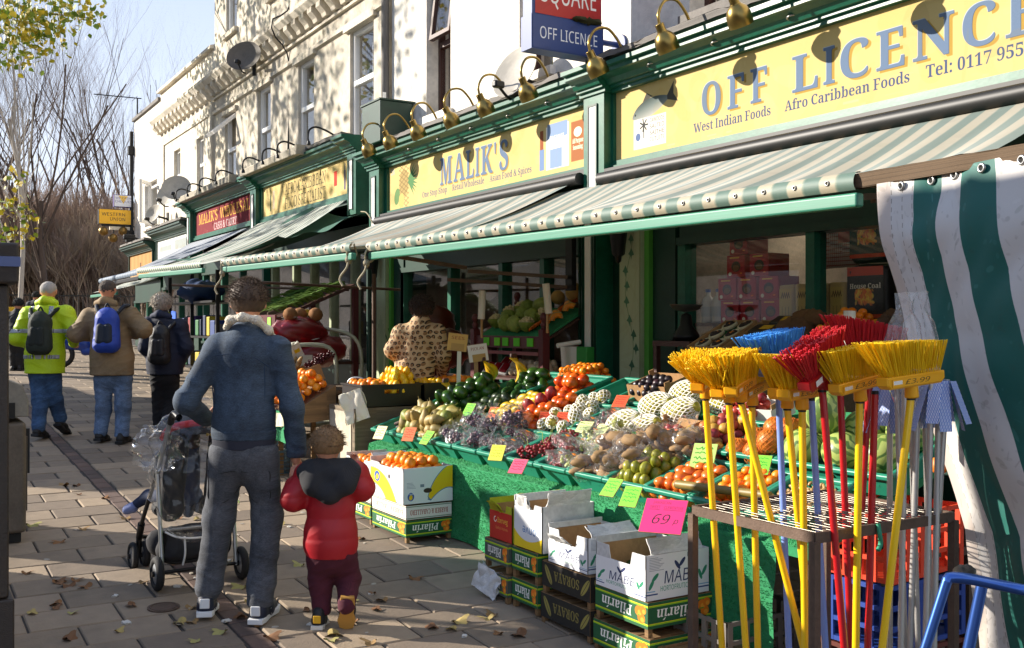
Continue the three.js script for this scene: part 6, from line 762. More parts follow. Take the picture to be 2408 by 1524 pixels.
// ---------- goods at the off licence window ----------
{
  const t = thing('window_display_table', 'dark sloping display table under the off licence window', 'table'), X0 = 4.93, X1 = 5.4, z0 = -5.75, z1 = -3.2;
  mesh('top', sweepZ([[X0, 1.3], [X1, 1.52], [X1, 1.5], [X0, 1.28]], z0, z1), M.brown, t); mesh('front_board', bb(X0 - .015, X0 + .005, 1.2, 1.33, z0, z1), M.brown, t); for (const [x, z] of [[X0 + .04, z0 + .05], [X1 - .04, z0 + .05], [X0 + .04, z1 - .05], [X1 - .04, z1 - .05]]) mesh('leg', bb(x - .03, x + .03, GY(0, z), 1.3, z - .03, z + .03), M.brown, t);
  mesh('grass_lining', sweepZ([[X0, 1.32], [X1, 1.56], [X1, 1.525], [X0, 1.302]], z0 + .01, z1 - .01), grassM, t);
  const B = (x, z, h = .06) => V(x, 1.32 + (x - X0) * .5 + h, z), ts = .46, band = (label, z, m) => { const q = thing('card_tray', label, 'tray', B(5.15, z, .0), 0, 'brown card trays at the window'); q.rotation.z = ts; mesh('floor', bx(.42, .005, .32), M.cardin, q); for (const s of [-1, 1]) { mesh('end', bx(.006, .06, .32, s * .21, .03, 0), M.card, q); mesh('side', bx(.42, .06, .006, 0, .03, s * .16), m || M.card, q); } };
  band('brown card tray of mushrooms packs at the window', -5.52); band('brown card tray of dark packs at the window', -5.15); band('brown card tray of yams at the window', -4.8); band('brown card tray of small oranges at the window', -4.42); band('brown card tray of root vegetables at the window', -4.02); band('brown card tray of limes beside the tarpaulin', -3.62);
  for (let i = 0; i < 6; i++) { const q = thing('wooden_punnet', 'oval wooden punnet of dark figs at the window', 'punnet', B(5.02 + (i % 3) * .13, -5.6 + (i / 3 | 0) * .16, .045), 0, 'wooden punnets'); q.rotation.z = ts; mesh('rim', new THREE.TorusGeometry(.06, .008, 6, 20).rotateX(PI / 2).scale(1.05, 2, .75), std(0xcabf9f, .8), q); mesh('figs', clump(14, .02, .045, 1, .3, .8, i), std(0x2a1c18, .6), q).userData.kind = 'stuff'; mesh('sticker', bx(.03, .004, .02, 0, .02, 0), std(0xf08a1c, .5), q); }
  for (const [x, z] of [[5.05, -5.12], [5.2, -5.16], [5.32, -5.08]]) { const q = thing('dark_pack', 'dark film pack with a yellow label at the window', 'pack', B(x, z, .05), 0, 'dark packs with yellow labels'); q.rotation.z = ts; mesh('pack', rbx(.12, .05, .24, .015), std(0x2c2620, .35), q); mesh('label', bx(.06, .002, .1, 0, .027, .02), std(0xd8a828, .6), q); }
  for (let i = 0; i < 7; i++) put({ ...F.potato, g: F.potato.g }, B(5.02 + (i % 3) * .13, -4.9 + (i / 3 | 0) * .11, .08), 'large brown yam at the window', 'yams', null, 1.6);
  pile(F.mandarin, B(5.15, -4.42, .06), .14, .19, .064, 3, 'small orange in the card tray at the window', 'window oranges', { tilt: ts, in: .3 }); pile(F.potato, B(5.15, -4.04, .06), .16, .19, .1, 2, 'brown root vegetable at the window', 'window roots', { tilt: ts, in: .3 }); pile(F.lemon, B(5.1, -3.62, .06), .12, .16, .07, 2, 'yellow green lime beside the striped tarpaulin', 'window limes', { tilt: ts });
  solo('pink_ticket', bx(.006, .09, .13), std(0xe01870, .7), 'bright pink price ticket on the window display table', 'ticket', [X0 - .02, 1.29, -5.42]); solo('green_ticket', bx(.006, .07, .11), std(0x62c820, .7), 'bright green price ticket on the window display table', 'ticket', [X0 - .02, 1.27, -4.7]);
  // inside the window: ledge and goods
  const Lx = 5.78, ly = 1.56; const sh = thing('window_ledge', 'inside ledge holding the red boxes and charcoal bags', 'shelf'); mesh('board', bb(5.56, 6.1, ly - .03, ly, -6.3, -2.3), M.brown, sh); for (const z of [-6.2, -4.3, -2.4]) mesh('bracket', bb(5.68, 6.05, .8, ly - .03, z - .02, z + .02), M.brown, sh);
  const P = (u, v) => onX(u, v, Lx);
  const rb = canvasTex(128, 128, (c, w, h) => { c.fillStyle = '#b0182a'; c.fillRect(0, 0, w, h); c.fillStyle = '#3c2418'; c.beginPath(); c.ellipse(66, 66, 34, 32, 0, 0, 7); c.fill(); c.fillStyle = '#7a5230'; c.beginPath(); c.ellipse(66, 74, 24, 18, 0, 0, 7); c.fill(); c.fillStyle = '#f0e8d8'; c.beginPath(); c.arc(22, 110, 12, 0, 7); c.fill(); c.fillStyle = '#e8b83c'; c.fillRect(20, 8, 70, 8); c.fillStyle = '#f08018'; c.fillRect(96, 104, 16, 8); }), rbm = decal(rb, .5);
  const redBox = (z, y, l) => { const q = thing('red_cake_box', l, 'box', [Lx, y, z], 0, 'red cake boxes in the window'); mesh('carton', rbx(.22, .175, .2, .004, 0, .088, 0), std(0xb0182a, .45), q); mesh('printed_face', faceStreet(plane(.19, .165), -.1115, .088, 0), rbm, q); };
  const zb = u => P(u, 700).z, yb = [ly, ly + .177, ly + .354, ly + .531];
  for (const [k, r, l] of [[-6.02, 0, 'red cake box on the window ledge'], [-5.8, 0, 'red cake box on the window ledge'], [-5.58, 0, 'red cake box on the window ledge'], [-6.05, 1, 'red cake box in the second layer'], [-5.83, 1, 'red cake box in the second layer'], [-5.6, 1, 'red cake box in the second layer'], [-5.95, 2, 'red cake box in the third layer'], [-5.7, 2, 'red cake box in the third layer'], [-5.92, 3, 'single red cake box topping the pile']]) redBox(k, yb[r], l);
  for (const z of [-6.3, -6.18]) { const q = thing('water_bottle', 'white plastic jug beside the red cake boxes', 'bottle', [5.7, ly, z], 0, 'white jugs'); mesh('bottle', lathe([[0, 0], [.05, 0], [.055, .02], [.055, .16], [.04, .2], [.02, .22], [.02, .25], [0, .25]], 18), phy(0xd8dade, .3, { transmission: .4, thickness: 0 }), q); mesh('cap', new THREE.CylinderGeometry(.022, .022, .025, 14).translate(0, .26, 0), std(0x2c5ab0, .4), q); mesh('label', new THREE.CylinderGeometry(.0565, .0565, .08, 18, 1, true).translate(0, .09, 0), std(0x9aa4b0, .6), q); }
  const pb = canvasTex(128, 200, (c, w, h) => { c.fillStyle = '#c8ac60'; c.fillRect(0, 0, w, h); c.strokeStyle = '#4a3418'; c.lineWidth = 6; c.beginPath(); c.moveTo(16, 50); for (let i = 0; i < 9; i++) c.lineTo(20 + i * 11, i % 2 ? 26 : 56); c.stroke(); c.lineWidth = 3; for (const x of [30, 64, 98]) { c.beginPath(); c.moveTo(x, 180); c.lineTo(x, 110); c.stroke(); } }), pbm = decal(pb, .6);
  for (const [i, z] of [-5.42, -5.26, -5.1, -4.94].entries()) { const q = thing('paper_sack', 'tan printed paper sack beside the red cake boxes', 'bag', [5.72, ly, z], 0, 'tan paper sacks'); mesh('sack', jitter(rbx(.1, .28, .145, .012, 0, .14, 0, 4), .006, 12, i), std(0xc0a468, .8), q); mesh('print', faceStreet(plane(.12, .24), -.06, .13, 0), pbm, q); }
  const cb = canvasTex(256, 400, (c, w, h) => { c.fillStyle = '#15120f'; c.fillRect(0, 0, w, h); c.fillStyle = '#c83c14'; c.fillRect(0, 0, w, 70); c.fillRect(0, h - 30, w, 30); const r = rng(8); for (let i = 0; i < 700; i++) { c.fillStyle = `rgb(${30 + r() * 40 | 0},${26 + r() * 34 | 0},${24 + r() * 30 | 0})`; c.fillRect(r() * w, 70 + r() * (h - 100), 4, 4); } for (let i = 0; i < 130; i++) { c.fillStyle = ['#f0a01c', '#e86a10', '#f8d040'][r() * 3 | 0]; c.globalAlpha = .75; c.beginPath(); c.ellipse(w / 2 + (r() - .5) * 140 * (1 - .3 * r()), 290 - r() * 110, 5 + 7 * r(), 10 + 16 * r(), (r() - .5) * 1.4, 0, 7); c.fill(); } c.globalAlpha = 1; fit(c, 'House Coal', 20, w - 14, 170, 54, 'serif', '#e8e0d0'); }), cbm = decal(cb, .45);
  const coal = (z, y, l) => { const q = thing('coal_bag', l, 'bag', [5.76, y, z], 0, 'coal bags in the window'); mesh('bag', jitter(rbx(.18, .4, .34, .05, 0, .2, 0, 5), .014, 9, y), std(0x1c1714, .45), q); mesh('print', quadGrid((u, v) => V(-.098 - .01 * sin(u * PI), .03 + v * .35, (.5 - u) * -.3), 6, 6), cbm, q); };
  coal(-4.7, ly, 'lower coal bag with flame print in the window'); coal(-4.68, ly + .41, 'upper coal bag with flame print in the window'); coal(-4.3, ly, 'coal bag with flame print beside the striped tarpaulin');
  const dg = canvasTex(160, 160, (c, w, h) => { c.fillStyle = '#b8302a'; c.beginPath(); c.ellipse(80, 80, 80, 80, 0, 0, 7); c.fill(); c.fillRect(0, 80, w, 80); fit(c, 'Digicel', 20, 142, 74, 52, 'sans-serif', '#f2e6e0'); fit(c, 'top up', 60, 120, 100, 30, 'sans-serif', '#f2e6e0'); c.fillStyle = '#e8c8c0'; c.fillRect(30, 118, 100, 5); });
  const s = solo('round_red_sign', extr([...Array(17).keys()].map(i => [cos(i / 16 * PI) * .17, .06 + sin(i / 16 * PI) * .17]).concat([[-.17, -.16], [.17, -.16]]), .01).rotateY(-PI / 2), std(0xb02c28, .5), 'round topped red phone top up sign in the window', 'sign', P(2018, 512)); const f = mesh('sign_print', faceStreet(plane(.32, .3), -.0125, .03, 0), decal(dg, .5), s);
  // checked laundry bags hanging in the window
  const ck = texOf(64, (i, j) => { const a = (i % 16 < 4) || (j % 16 < 4); return a ? ((i % 16 < 4) && (j % 16 < 4) ? [.45, .12, .14] : [.6, .35, .36]) : [.75, .74, .74]; }, 5), ckm = std(0xffffff, .5, { map: ck }); for (const [u, l] of [[1910, 'red and white checked laundry bag hanging behind the cake boxes'], [1945, 'second checked laundry bag hanging in the window']]) { const p = onX(u, 560, 6.0); solo('laundry_bag', jitter(rbx(.12, .6, .38, .03, 0, 0, 0, 4), .015, 8, u), ckm, l, 'bag', [6.2, p.y + .1, p.z]); }
  const scale_ = thing('weighing_scale', 'dark kitchen weighing scale beside the off licence door', 'scale', [5.25, 1.42, -6.05]); mesh('base', lathe([[0, 0], [.11, 0], [.1, .05], [.05, .12], [.04, .2], [0, .22]], 16), M.blackm, scale_); mesh('pan', lathe([[0, .22], [.1, .24], [.13, .28], [.126, .28], [.1, .25], [0, .235]], 18), M.steel, scale_);
  { const st2 = thing('scale_stand', 'small dark stand under the weighing scale', 'stand'); mesh('top', bb(5.08, 5.42, 1.38, 1.42, -6.25, -5.82), M.brown, st2); for (const [x, z] of [[5.1, -6.22], [5.4, -6.22], [5.1, -5.85], [5.4, -5.85]]) mesh('leg', bb(x - .02, x + .02, GY(0, z), 1.38, z - .02, z + .02), M.brown, st2); }
  // plastic crates below, behind the rack
  const lattice = (w, h, d) => { const l = []; for (const s of [-1, 1]) { for (let k = 0; k < 4; k++) l.push(bx(w, .02, .012, 0, .01 + k * (h - .02) / 3, s * d / 2), bx(.012, .02, d, s * w / 2, .01 + k * (h - .02) / 3, 0)); for (let k = 0; k < 6; k++) l.push(bx(.03, h, .014, (k / 5 - .5) * (w - .03), h / 2, s * d / 2), bx(.014, h, .03, s * w / 2, h / 2, (k / 5 - .5) * (d - .03))); } l.push(bx(w, .012, d, 0, .006, 0)); return mg(l); }, lg = lattice(.55, .28, .36);
  for (const [x, z, k, c, l] of [[3.78, -3.0, 0, 0x5c2a20, 'brown plastic crate on the ground under the stall end'], [3.78, -3.0, 1, 0x1f3f8c, 'blue plastic crate between the brown and orange crates'], [3.78, -3.0, 2, 0xd8401c, 'orange plastic crate topping the crate stack'], [3.5, -3.62, 0, 0x77726a, 'grey plastic crate under the stall grass']]) { const q = thing('plastic_crate', l, 'crate', [x, GY(0, z) + k * .29, z], .05 * k, 'plastic crates under the stall'); mesh('lattice', lg, std(c, .5), q).userData.kind = 'stuff'; }
  put(F.orange, onX(2208, 1092, 4.0), 'lone orange glimpsed behind the silver mop handles', null);
}
{ // the lit strip lamp that shows inside the off licence
  const t = thing('strip_lamp', 'lit fluorescent strip lamp inside the off licence', 'lamp', [6.9, 2.62, -5.6]); mesh('tube', rod([0, 0, -.6], [0, 0, .6], .016), std(0xffffff, .5, { emissive: 0xfff0d0, emissiveIntensity: 3 }), t); mesh('housing', bx(.08, .05, 1.26, 0, .05, 0), M.white, t);
  RectAreaLightUniformsLib.init(); const l = new THREE.RectAreaLight(0xfff0d8, 14, .08, 1.2); l.position.set(0, -.03, 0); l.lookAt(0, -1, 0); l.rotation.set(-PI / 2, 0, 0); t.add(l);
}
{ // far shops: green vegetable rack, net sacks, trolley
  const t = thing('vegetable_rack', 'sloping dark rack of leafy greens outside the food specialist', 'rack'), X0 = 3.95, X1 = 4.95, z0 = -13.4, z1 = -11.9;
  mesh('bed', sweepZ([[X0, 1.62], [X1, 2.05], [X1, 2.01], [X0, 1.58]], z0, z1), M.brown, t); mesh('front_board', bb(X0 - .02, X0, 1.5, 1.66, z0, z1), M.maroon, t); for (const [x, z] of [[X0 + .03, z0], [X1, z0], [X0 + .03, z1], [X1, z1]]) mesh('post', bb(x - .035, x + .035, GY(0, z), x > 4.5 ? 2.0 : 1.6, z - .035, z + .035), M.maroon, t); mesh('lower_shelf', bb(X0, X1, 1.05, 1.09, z0, z1), M.brown, t); for (const z of [-13.05, -12.65, -12.25]) mesh('divider', sweepZ([[X0, 1.63], [X1, 2.06], [X1, 2.1], [X0, 1.69]], z, z + .02), M.oldwood, t);
  const gm = [0x54701c, 0x3f6018, 0x6c8424].map(c => std(c, .65, { side: 2 })); for (let k = 0; k < 4; k++) { const q = rng(30 + k), l = []; for (let i = 0; i < 90; i++) { const u = q(); l.push(taperTube([[0, 0, 0], [-.06 - q() * .05, .03 + .03 * q(), (q() - .5) * .06], [-.14 - q() * .08, .01 + .02 * q(), (q() - .5) * .1]], [.004, .012, .002], 5, 4).translate(X0 + .12 + u * .8, 1.68 + u * .34, -13.22 + k * .4 + (q() - .5) * .26)); } const o = solo('leafy_greens', l, gm[k % 3], ['bunched herbs in the far bay of the rack', 'bright leafy greens heaped in the second bay of the rack', 'long leafy greens in the third bay of the rack', 'dull leafy greens in the bay beside the net sacks'][k], 'greens'); o.userData.kind = 'stuff'; }
  for (const [z, c] of [[-13.2, 0x6cc020], [-12.9, 0x6cc020], [-12.6, 0xe06818], [-12.45, 0x6cc020], [-12.1, 0x8acc40]]) solo('ticket', bx(.006, .1, .12), std(c, .7), c == 0xe06818 ? 'small orange ticket on the leafy greens rack' : 'small green ticket on the leafy greens rack', 'ticket', [X0 - .026, 1.58, z], null, 'tickets on the greens rack');
  for (let i = 0; i < 9; i++) put(F.potato, [X0 + .15 + (i % 3) * .22, 1.2 + .02 * (i % 2), -13.1 + (i / 3 | 0) * .35], 'big brown yam on the lower shelf of the greens rack', 'big yams', null, 2.4);
  const oc = clump(90, .03, .27, 1.25, .55, .9, 14), nm = phy(0xb01424, .35, { transmission: .7, thickness: 0 }); for (const [x, y, z, l, a] of [[4.1, 1.45, -11.55, 'red net sack of onions on top of the trolley', 0], [4.3, 1.22, -11.45, 'red net sack of onions below the top sack', .2], [4.0, 1.15, -11.7, 'red net sack of onions hanging over the trolley edge', -.5]]) { const q = thing('red_net_sack', l, 'sack', [x, y, z], .3); q.rotation.z = a; mesh('onions', oc, mottled([0x9a1420], .45)[0], q).userData.kind = 'stuff'; mesh('net', jitter(new THREE.SphereGeometry(.3, 22, 16).scale(1.25, .58, .92), .03, 7, y), nm, q); mesh('tie', jitter(new THREE.ConeGeometry(.07, .14, 10).rotateZ(1.3).translate(-.4, .03, 0), .01, 20), nm, q); mesh('label_band', bx(.08, .002, .3, -.1, .18, 0), std(0xd8dcd4, .5), q); }
  for (const [x, z, l] of [[3.98, -11.5, 'brown netted swede on the red sacks'], [4.14, -11.62, 'second brown netted swede on the red sacks'], [4.28, -11.48, 'third brown netted swede beside the greens rack']]) solo('swede', noisySphere(.085, 1, .95, 1, .06, 18), mottled([0x9a6a3c], .9)[0], l, 'swede', [x, 1.66, z]);
  const tr = thing('stock_trolley', 'pale metal stock trolley with a white notice under the red sacks', 'trolley'); const tm = std(0xaeb09a, .5, { metalness: .3 }); mesh('front_hoop', tube([[3.72, .25, -11.2], [3.72, 1.2, -11.2], [3.78, 1.28, -11.15], [4.2, 1.3, -10.95], [4.28, 1.22, -10.9], [4.28, .25, -10.9]], .024, 40, 8), tm, tr); mesh('rear_hoop', tube([[3.9, .25, -11.9], [3.9, 1.35, -11.9], [4.7, 1.38, -11.3], [4.7, .25, -11.3]], .022, 40, 8), tm, tr); mesh('deck', bx(.8, .04, .8, 4.2, .42, -11.4, .5), tm, tr); mesh('notice', bx(.26, .2, .006, 3.98, 1.1, -11.04, .45), M.white, tr); for (const [x, z] of [[3.75, -11.2], [4.3, -10.95], [3.95, -11.85], [4.65, -11.35]]) mesh('castor', new THREE.CylinderGeometry(.06, .06, .04, 14).rotateX(PI / 2), M.black, tr, [x, GY(0, z) + .06, z]);
  { const q = thing('red_basket_stack', 'stack of nested red plastic shopping baskets behind the denim jacket', 'baskets', [3.55, .25, -11.1]); mesh('stand', bx(.42, .95, .4, 0, .3, 0), M.dark, q); for (let k = 0; k < 6; k++) mesh('basket', rbx(.46, .04, .4, .012, 0, .8 + k * .045, 0), std(0xa8141c, .4), q); }
  // hanging stock and shelves further down the street
  const sh = thing('street_shelf', 'dark metal shelving with hardware stock outside the wholesale shop', 'shelf'); for (const z of [-17, -15.6, -14.2]) mesh('upright', bb(3.85, 3.9, GY(0, z), 2.3, z - .02, z + .02), M.blackm, sh); for (const y of [.9, 1.35, 1.85]) mesh('board', bb(3.8, 4.3, y, y + .03, -17, -14.2), M.blackm, sh);
  const cols = [0x1c3a7a, 0x24324c, 0x8a1c1c, 0xb8a01c, 0x2c6a3c, 0x555a60, 0x1a2a50, 0x3c2a60]; for (let i = 0; i < 26; i++) { const z = -16.9 + (i % 13) * .21, y = [.93, 1.38][i / 13 | 0], h = rr(.14, .3); solo('stock_box', rbx(.24, h, .17, .015, 0, h / 2, 0), std(cols[i * 5 % 8], .6), 'small coloured stock item on the street shelving', 'box', [4.02, y, z], [0, rr(-.2, .2), 0], 'stock on the street shelving'); }
  solo('blue_bundle', jitter(new THREE.SphereGeometry(.3, 20, 14).scale(1.1, .55, 1), .05, 6), std(0x1e3a66, .7), 'blue wrapped bundle hanging under the faded awning', 'bundle', [3.95, 2.03, -15.3]); for (const [z, c, l] of [[-16.6, 0x9a9a20, 'yellow folded cloth hanging on the street shelving'], [-16.2, 0x1c5ac0, 'blue folded cloth hanging on the street shelving']]) solo('folded_cloth', jitter(rbx(.05, .5, .3, .02, 0, 0, 0, 4), .03, 6, z), std(c, .8), l, 'cloth', [3.75, 1.5, z]);
}
// ---------- people ----------
const smin = (a, b, k) => { const h = clamp(.5 + .5 * (b - a) / k, 0, 1); return lerp(b, a, h) - k * h * (1 - h); };
// list of tapered capsules [a, b, ra, rb, flat z, blend] -> distance
function field(list) {
  const L = list.map(([a, b, ra, rb = ra, fz = 1, k = .05]) => { const d = [b[0] - a[0], b[1] - a[1], b[2] - a[2]]; return [a, d, d[0] * d[0] + d[1] * d[1] + d[2] * d[2] || 1e-9, ra, rb - ra, 1 / fz, k]; });
  return (x, y, z) => { let r = 9; for (const [a, d, dd, ra, dr, fz, k] of L) { const px = x - a[0], py = y - a[1], pz = z - a[2], t = clamp((px * d[0] + py * d[1] + pz * d[2]) / dd, 0, 1), qx = px - t * d[0], qy = py - t * d[1], qz = (pz - t * d[2]) * fz, q = Math.sqrt(qx * qx + qy * qy + qz * qz) - ra - dr * t; r = r > 8 ? q : smin(r, q, k); } return r; };
}
function boundsOf(list, pad) { const lo = [9, 9, 9], hi = [-9, -9, -9]; for (const [a, b, ra, rb = ra] of list) for (const [p, r] of [[a, ra], [b, rb]]) for (let i = 0; i < 3; i++) { lo[i] = Math.min(lo[i], p[i] - r - pad); hi[i] = Math.max(hi[i], p[i] + r + pad); } return [lo, hi]; }
function meshSDF(f, lo, hi, h) { // surface nets
  const n = [0, 1, 2].map(i => Math.max(2, Math.ceil((hi[i] - lo[i]) / h) + 1)), [nx, ny, nz] = n, S = new Float32Array(nx * ny * nz), id = (i, j, k) => (k * ny + j) * nx + i;
  for (let k = 0; k < nz; k++) for (let j = 0; j < ny; j++) for (let i = 0; i < nx; i++) S[id(i, j, k)] = f(lo[0] + i * h, lo[1] + j * h, lo[2] + k * h);
  const vid = new Int32Array(nx * ny * nz).fill(-1), P = [], ix = [];
  for (let k = 0; k < nz - 1; k++) for (let j = 0; j < ny - 1; j++) for (let i = 0; i < nx - 1; i++) {
    let c = 0, x = 0, y = 0, z = 0;
    for (let e = 0; e < 12; e++) { const ax = e >> 2, u = e & 1, w = e >> 1 & 1, o = ax == 0 ? [0, u, w] : ax == 1 ? [u, 0, w] : [u, w, 0], q = [...o]; q[ax] = 1; const a = S[id(i + o[0], j + o[1], k + o[2])], b = S[id(i + q[0], j + q[1], k + q[2])]; if (a < 0 != b < 0) { const t = a / (a - b); c++; x += o[0] + (q[0] - o[0]) * t; y += o[1] + (q[1] - o[1]) * t; z += o[2] + (q[2] - o[2]) * t; } }
    if (c) { vid[id(i, j, k)] = P.length / 3; P.push(lo[0] + (i + x / c) * h, lo[1] + (j + y / c) * h, lo[2] + (k + z / c) * h); }
  }
  for (let k = 1; k < nz - 1; k++) for (let j = 1; j < ny - 1; j++) for (let i = 1; i < nx - 1; i++) {
    const a = S[id(i, j, k)] < 0;
    for (let ax = 0; ax < 3; ax++) { const b = S[ax == 0 ? id(i + 1, j, k) : ax == 1 ? id(i, j + 1, k) : id(i, j, k + 1)] < 0; if (a == b) continue; const d = (p, q) => ax == 0 ? vid[id(i, j - p, k - q)] : ax == 1 ? vid[id(i - q, j, k - p)] : vid[id(i - p, j - q, k)]; const v0 = d(0, 0), v1 = d(1, 0), v2 = d(1, 1), v3 = d(0, 1); if (v0 < 0 || v1 < 0 || v2 < 0 || v3 < 0) continue; a ? ix.push(v0, v1, v2, v0, v2, v3) : ix.push(v0, v2, v1, v0, v3, v2); }
  }
  const N = [], uv = [], e = h * .5; for (let i = 0; i < P.length; i += 3) { const [x, y, z] = [P[i], P[i + 1], P[i + 2]], gx = f(x + e, y, z) - f(x - e, y, z), gy = f(x, y + e, z) - f(x, y - e, z), gz = f(x, y, z + e) - f(x, y, z - e), l = Math.hypot(gx, gy, gz) || 1; N.push(gx / l, gy / l, gz / l); uv.push(x + z * .6, y + z * .15); }
  const g = new THREE.BufferGeometry(); g.setAttribute('position', new THREE.Float32BufferAttribute(P, 3)); g.setAttribute('normal', new THREE.Float32BufferAttribute(N, 3)); g.setAttribute('uv', new THREE.Float32BufferAttribute(uv, 2)); g.setIndex(ix); return g;
}
const wrinkle = (amp, fx, fy, seed) => (x, y, z) => { const q = y + .35 * x * (seed % 2 ? 1 : -1), r = 1 - Math.abs(n3(x * fx * .6 + seed, q * fy * .62, z * fx * .6)); return -amp * .8 * r * r * r + amp * .55 * n3(x * 4 + seed, y * 5, z * 4); };
function cloth(list, o = {}) { // garment from capsules; o.cut(x,y,z) is kept where negative
  const f0 = field(list), w = o.w, f = (x, y, z) => { let d = f0(x, y, z); if (w && d < .05 && d > -.05) d += w(x, y, z); if (o.cut) d = Math.max(d, o.cut(x, y, z)); return d; }, [lo, hi] = boundsOf(list, .035); return meshSDF(f, lo, hi, o.h || .012);
}
const mid = (a, b, t = .5) => [0, 1, 2].map(i => lerp(a[i], b[i], t));
function handList(w, dir, out, s = 1, curl = .5) { // five fingers: dir = along the hand, out = thumb side
  const D = V(...dir).normalize(), O = V(...out), T = O.sub(D.clone().multiplyScalar(O.dot(D))).normalize(), Nn = D.clone().cross(T), at_ = (a, b, c) => { const p = V(...w).addScaledVector(D, a * s).addScaledVector(T, b * s).addScaledVector(Nn, c * s); return [p.x, p.y, p.z]; }, l = [[at_(0, 0, 0), at_(.035, 0, 0), .026 * s, .028 * s, 1, .02], [at_(.035, -.02, 0), at_(.08, -.024, .004), .017 * s, .014 * s, 1, .02], [at_(.035, .02, 0), at_(.082, .022, .004), .017 * s, .014 * s, 1, .02]];
  [[.026, .074, .95], [.009, .082, 1], [-.009, .078, .97], [-.026, .062, .9]].forEach(([b, len, q]) => { const k0 = at_(.085 * q, b, 0), k1 = at_(.085 * q + len * .5 * cos(curl), b, len * .5 * sin(curl)), k2 = at_(.085 * q + len * .5 * cos(curl) + len * .5 * cos(curl * 2.3), b, len * .5 * sin(curl) + len * .5 * sin(curl * 2.3)); l.push([k0, k1, .0092 * s, .0085 * s, 1, .006], [k1, k2, .0085 * s, .007 * s, 1, .004]); });
  const t0 = at_(.02, .024, .006), t1 = at_(.05, .05, .018), t2 = at_(.078, .052, .03); l.push([t0, t1, .013 * s, .0105 * s, 1, .01], [t1, t2, .0105 * s, .008 * s, 1, .004]); return l;
}
const skinM = phy(0xc58a6c, .55, { bumpMap: tFine, bumpScale: .0003 }), skinDark = phy(0x4a2e22, .55), eyeM = std(0x2a2018, .3);
function headList(c, r, tilt = 0) { // r = half width; face towards -z
  return [[[c[0], c[1] + r * .15, c[2] + r * .1], [c[0], c[1] + r * .2, c[2] - r * .12], r * 1.0, r * .97, 1, .02], [[c[0], c[1] - r * .3, c[2] - r * .25], [c[0], c[1] - r * .75, c[2] - r * .42], r * .78, r * .5, 1, .03], [[c[0], c[1] - r * .12, c[2] - r * 1.02], [c[0], c[1] - r * .42, c[2] - r * 1.18], r * .1, r * .16, 1, .03], [[c[0] - r * .98, c[1] + r * .05, c[2] + r * .05], [c[0] - r * 1.02, c[1] - r * .35, c[2]], r * .17, r * .12, 1, .015], [[c[0] + r * .98, c[1] + r * .05, c[2] + r * .05], [c[0] + r * 1.02, c[1] - r * .35, c[2]], r * .17, r * .12, 1, .015], [[c[0] - r * .28, c[1] - r * .7, c[2] - r * .82], [c[0] + r * .28, c[1] - r * .7, c[2] - r * .82], r * .09, r * .09, 1, .02]];
}
function hairMesh(parent, c, r, m, o = {}) {
  const f = (x, y, z) => { const dx = x - c[0], dy = y - c[1] - r * .22, dz = z - c[2] - r * .06, d = Math.sqrt(dx * dx / 1.0 + dy * dy / 1.02 + dz * dz / 1.06) - r * (o.size ?? 1.13), nn = r * (o.amp ?? .1) * (n3(x * 38, y * 20, z * 38) + .5 * n3(x * 70, y * 30, z * 70)); const face = (-dz - r * .5) + Math.max(0, dy) * -.8, low = (o.low ?? -.62) * r - dy + (dz < 0 ? -dz * .9 : 0); return Math.max(d + nn, face, low); };
  const g = meshSDF(f, [c[0] - r * 1.5, c[1] - r * 1.5, c[2] - r * 1.5], [c[0] + r * 1.5, c[1] + r * 1.8, c[2] + r * 1.5], r * .07), l = [g], q = rng(o.seed || 1), dd = V(0, 0, 0);
  for (let i = 0; i < (o.tufts ?? 260); i++) { const a = q() * 6.28, b = q() * 1.75, n = V(sin(b) * cos(a), cos(b), sin(b) * sin(a)); if (n.z < -.45 && n.y < .7) continue; const p = V(c[0], c[1] + r * .22, c[2] + r * .06).addScaledVector(n, r * (o.size ?? 1.13) * .93), e = p.clone().addScaledVector(n, r * (o.spike ?? .22) * (.6 + .8 * q())).add(V((q() - .5) * r * .35, (o.fall ?? -.1) * r * (q() + .2), (q() - .5) * r * .3)); l.push(rod(p, e, r * .03, r * .005, 3)); }
  return mesh('hair', l, m, parent);
}
function shoe(parent, heel, toe, s, up, um, sole, acc) { // heel and toe on the ground line, s = length scale
  const g = grp('shoe', parent), a = heel, b = toe, d = V(...b).sub(V(...a)), L = d.length(); g.position.set(...a); g.quaternion.setFromUnitVectors(V(0, 0, -1), d.normalize());
  mesh('upper', cloth([[[0, .045, -.01], [0, .05, -L * .45], .042, .046, 1, .03], [[0, .04, -L * .4], [0, .032, -L * .86], .044, .036, 1, .03], [[0, .05, .0], [0, .1, -.02], .036, .04, 1, .03]], { h: .007, cut: (x, y) => .012 - y }), um, g);
  mesh('sole', extr([[-.036, .045], [.036, .045], [.042, 0], [.036, -L * .4], [.05, -L * .72], [.036, -L * 1.0], [0, -L * 1.06], [-.036, -L * 1.0], [-.05, -L * .72], [-.036, -L * .4], [-.042, 0]].map(([x, z]) => [x, -z]), .022, [], .004).rotateX(-PI / 2).translate(0, .004, 0), sole, g);
  if (acc) for (const k of [0, 1]) mesh('stripe', bx(.006, .035, .03, k ? .044 : -.044, .045, -L * .35, 0, .3), acc, g); if (acc) mesh('heel_tab', rbx(.05, .05, .012, .005, 0, .07, .042), acc, g); return g;
}
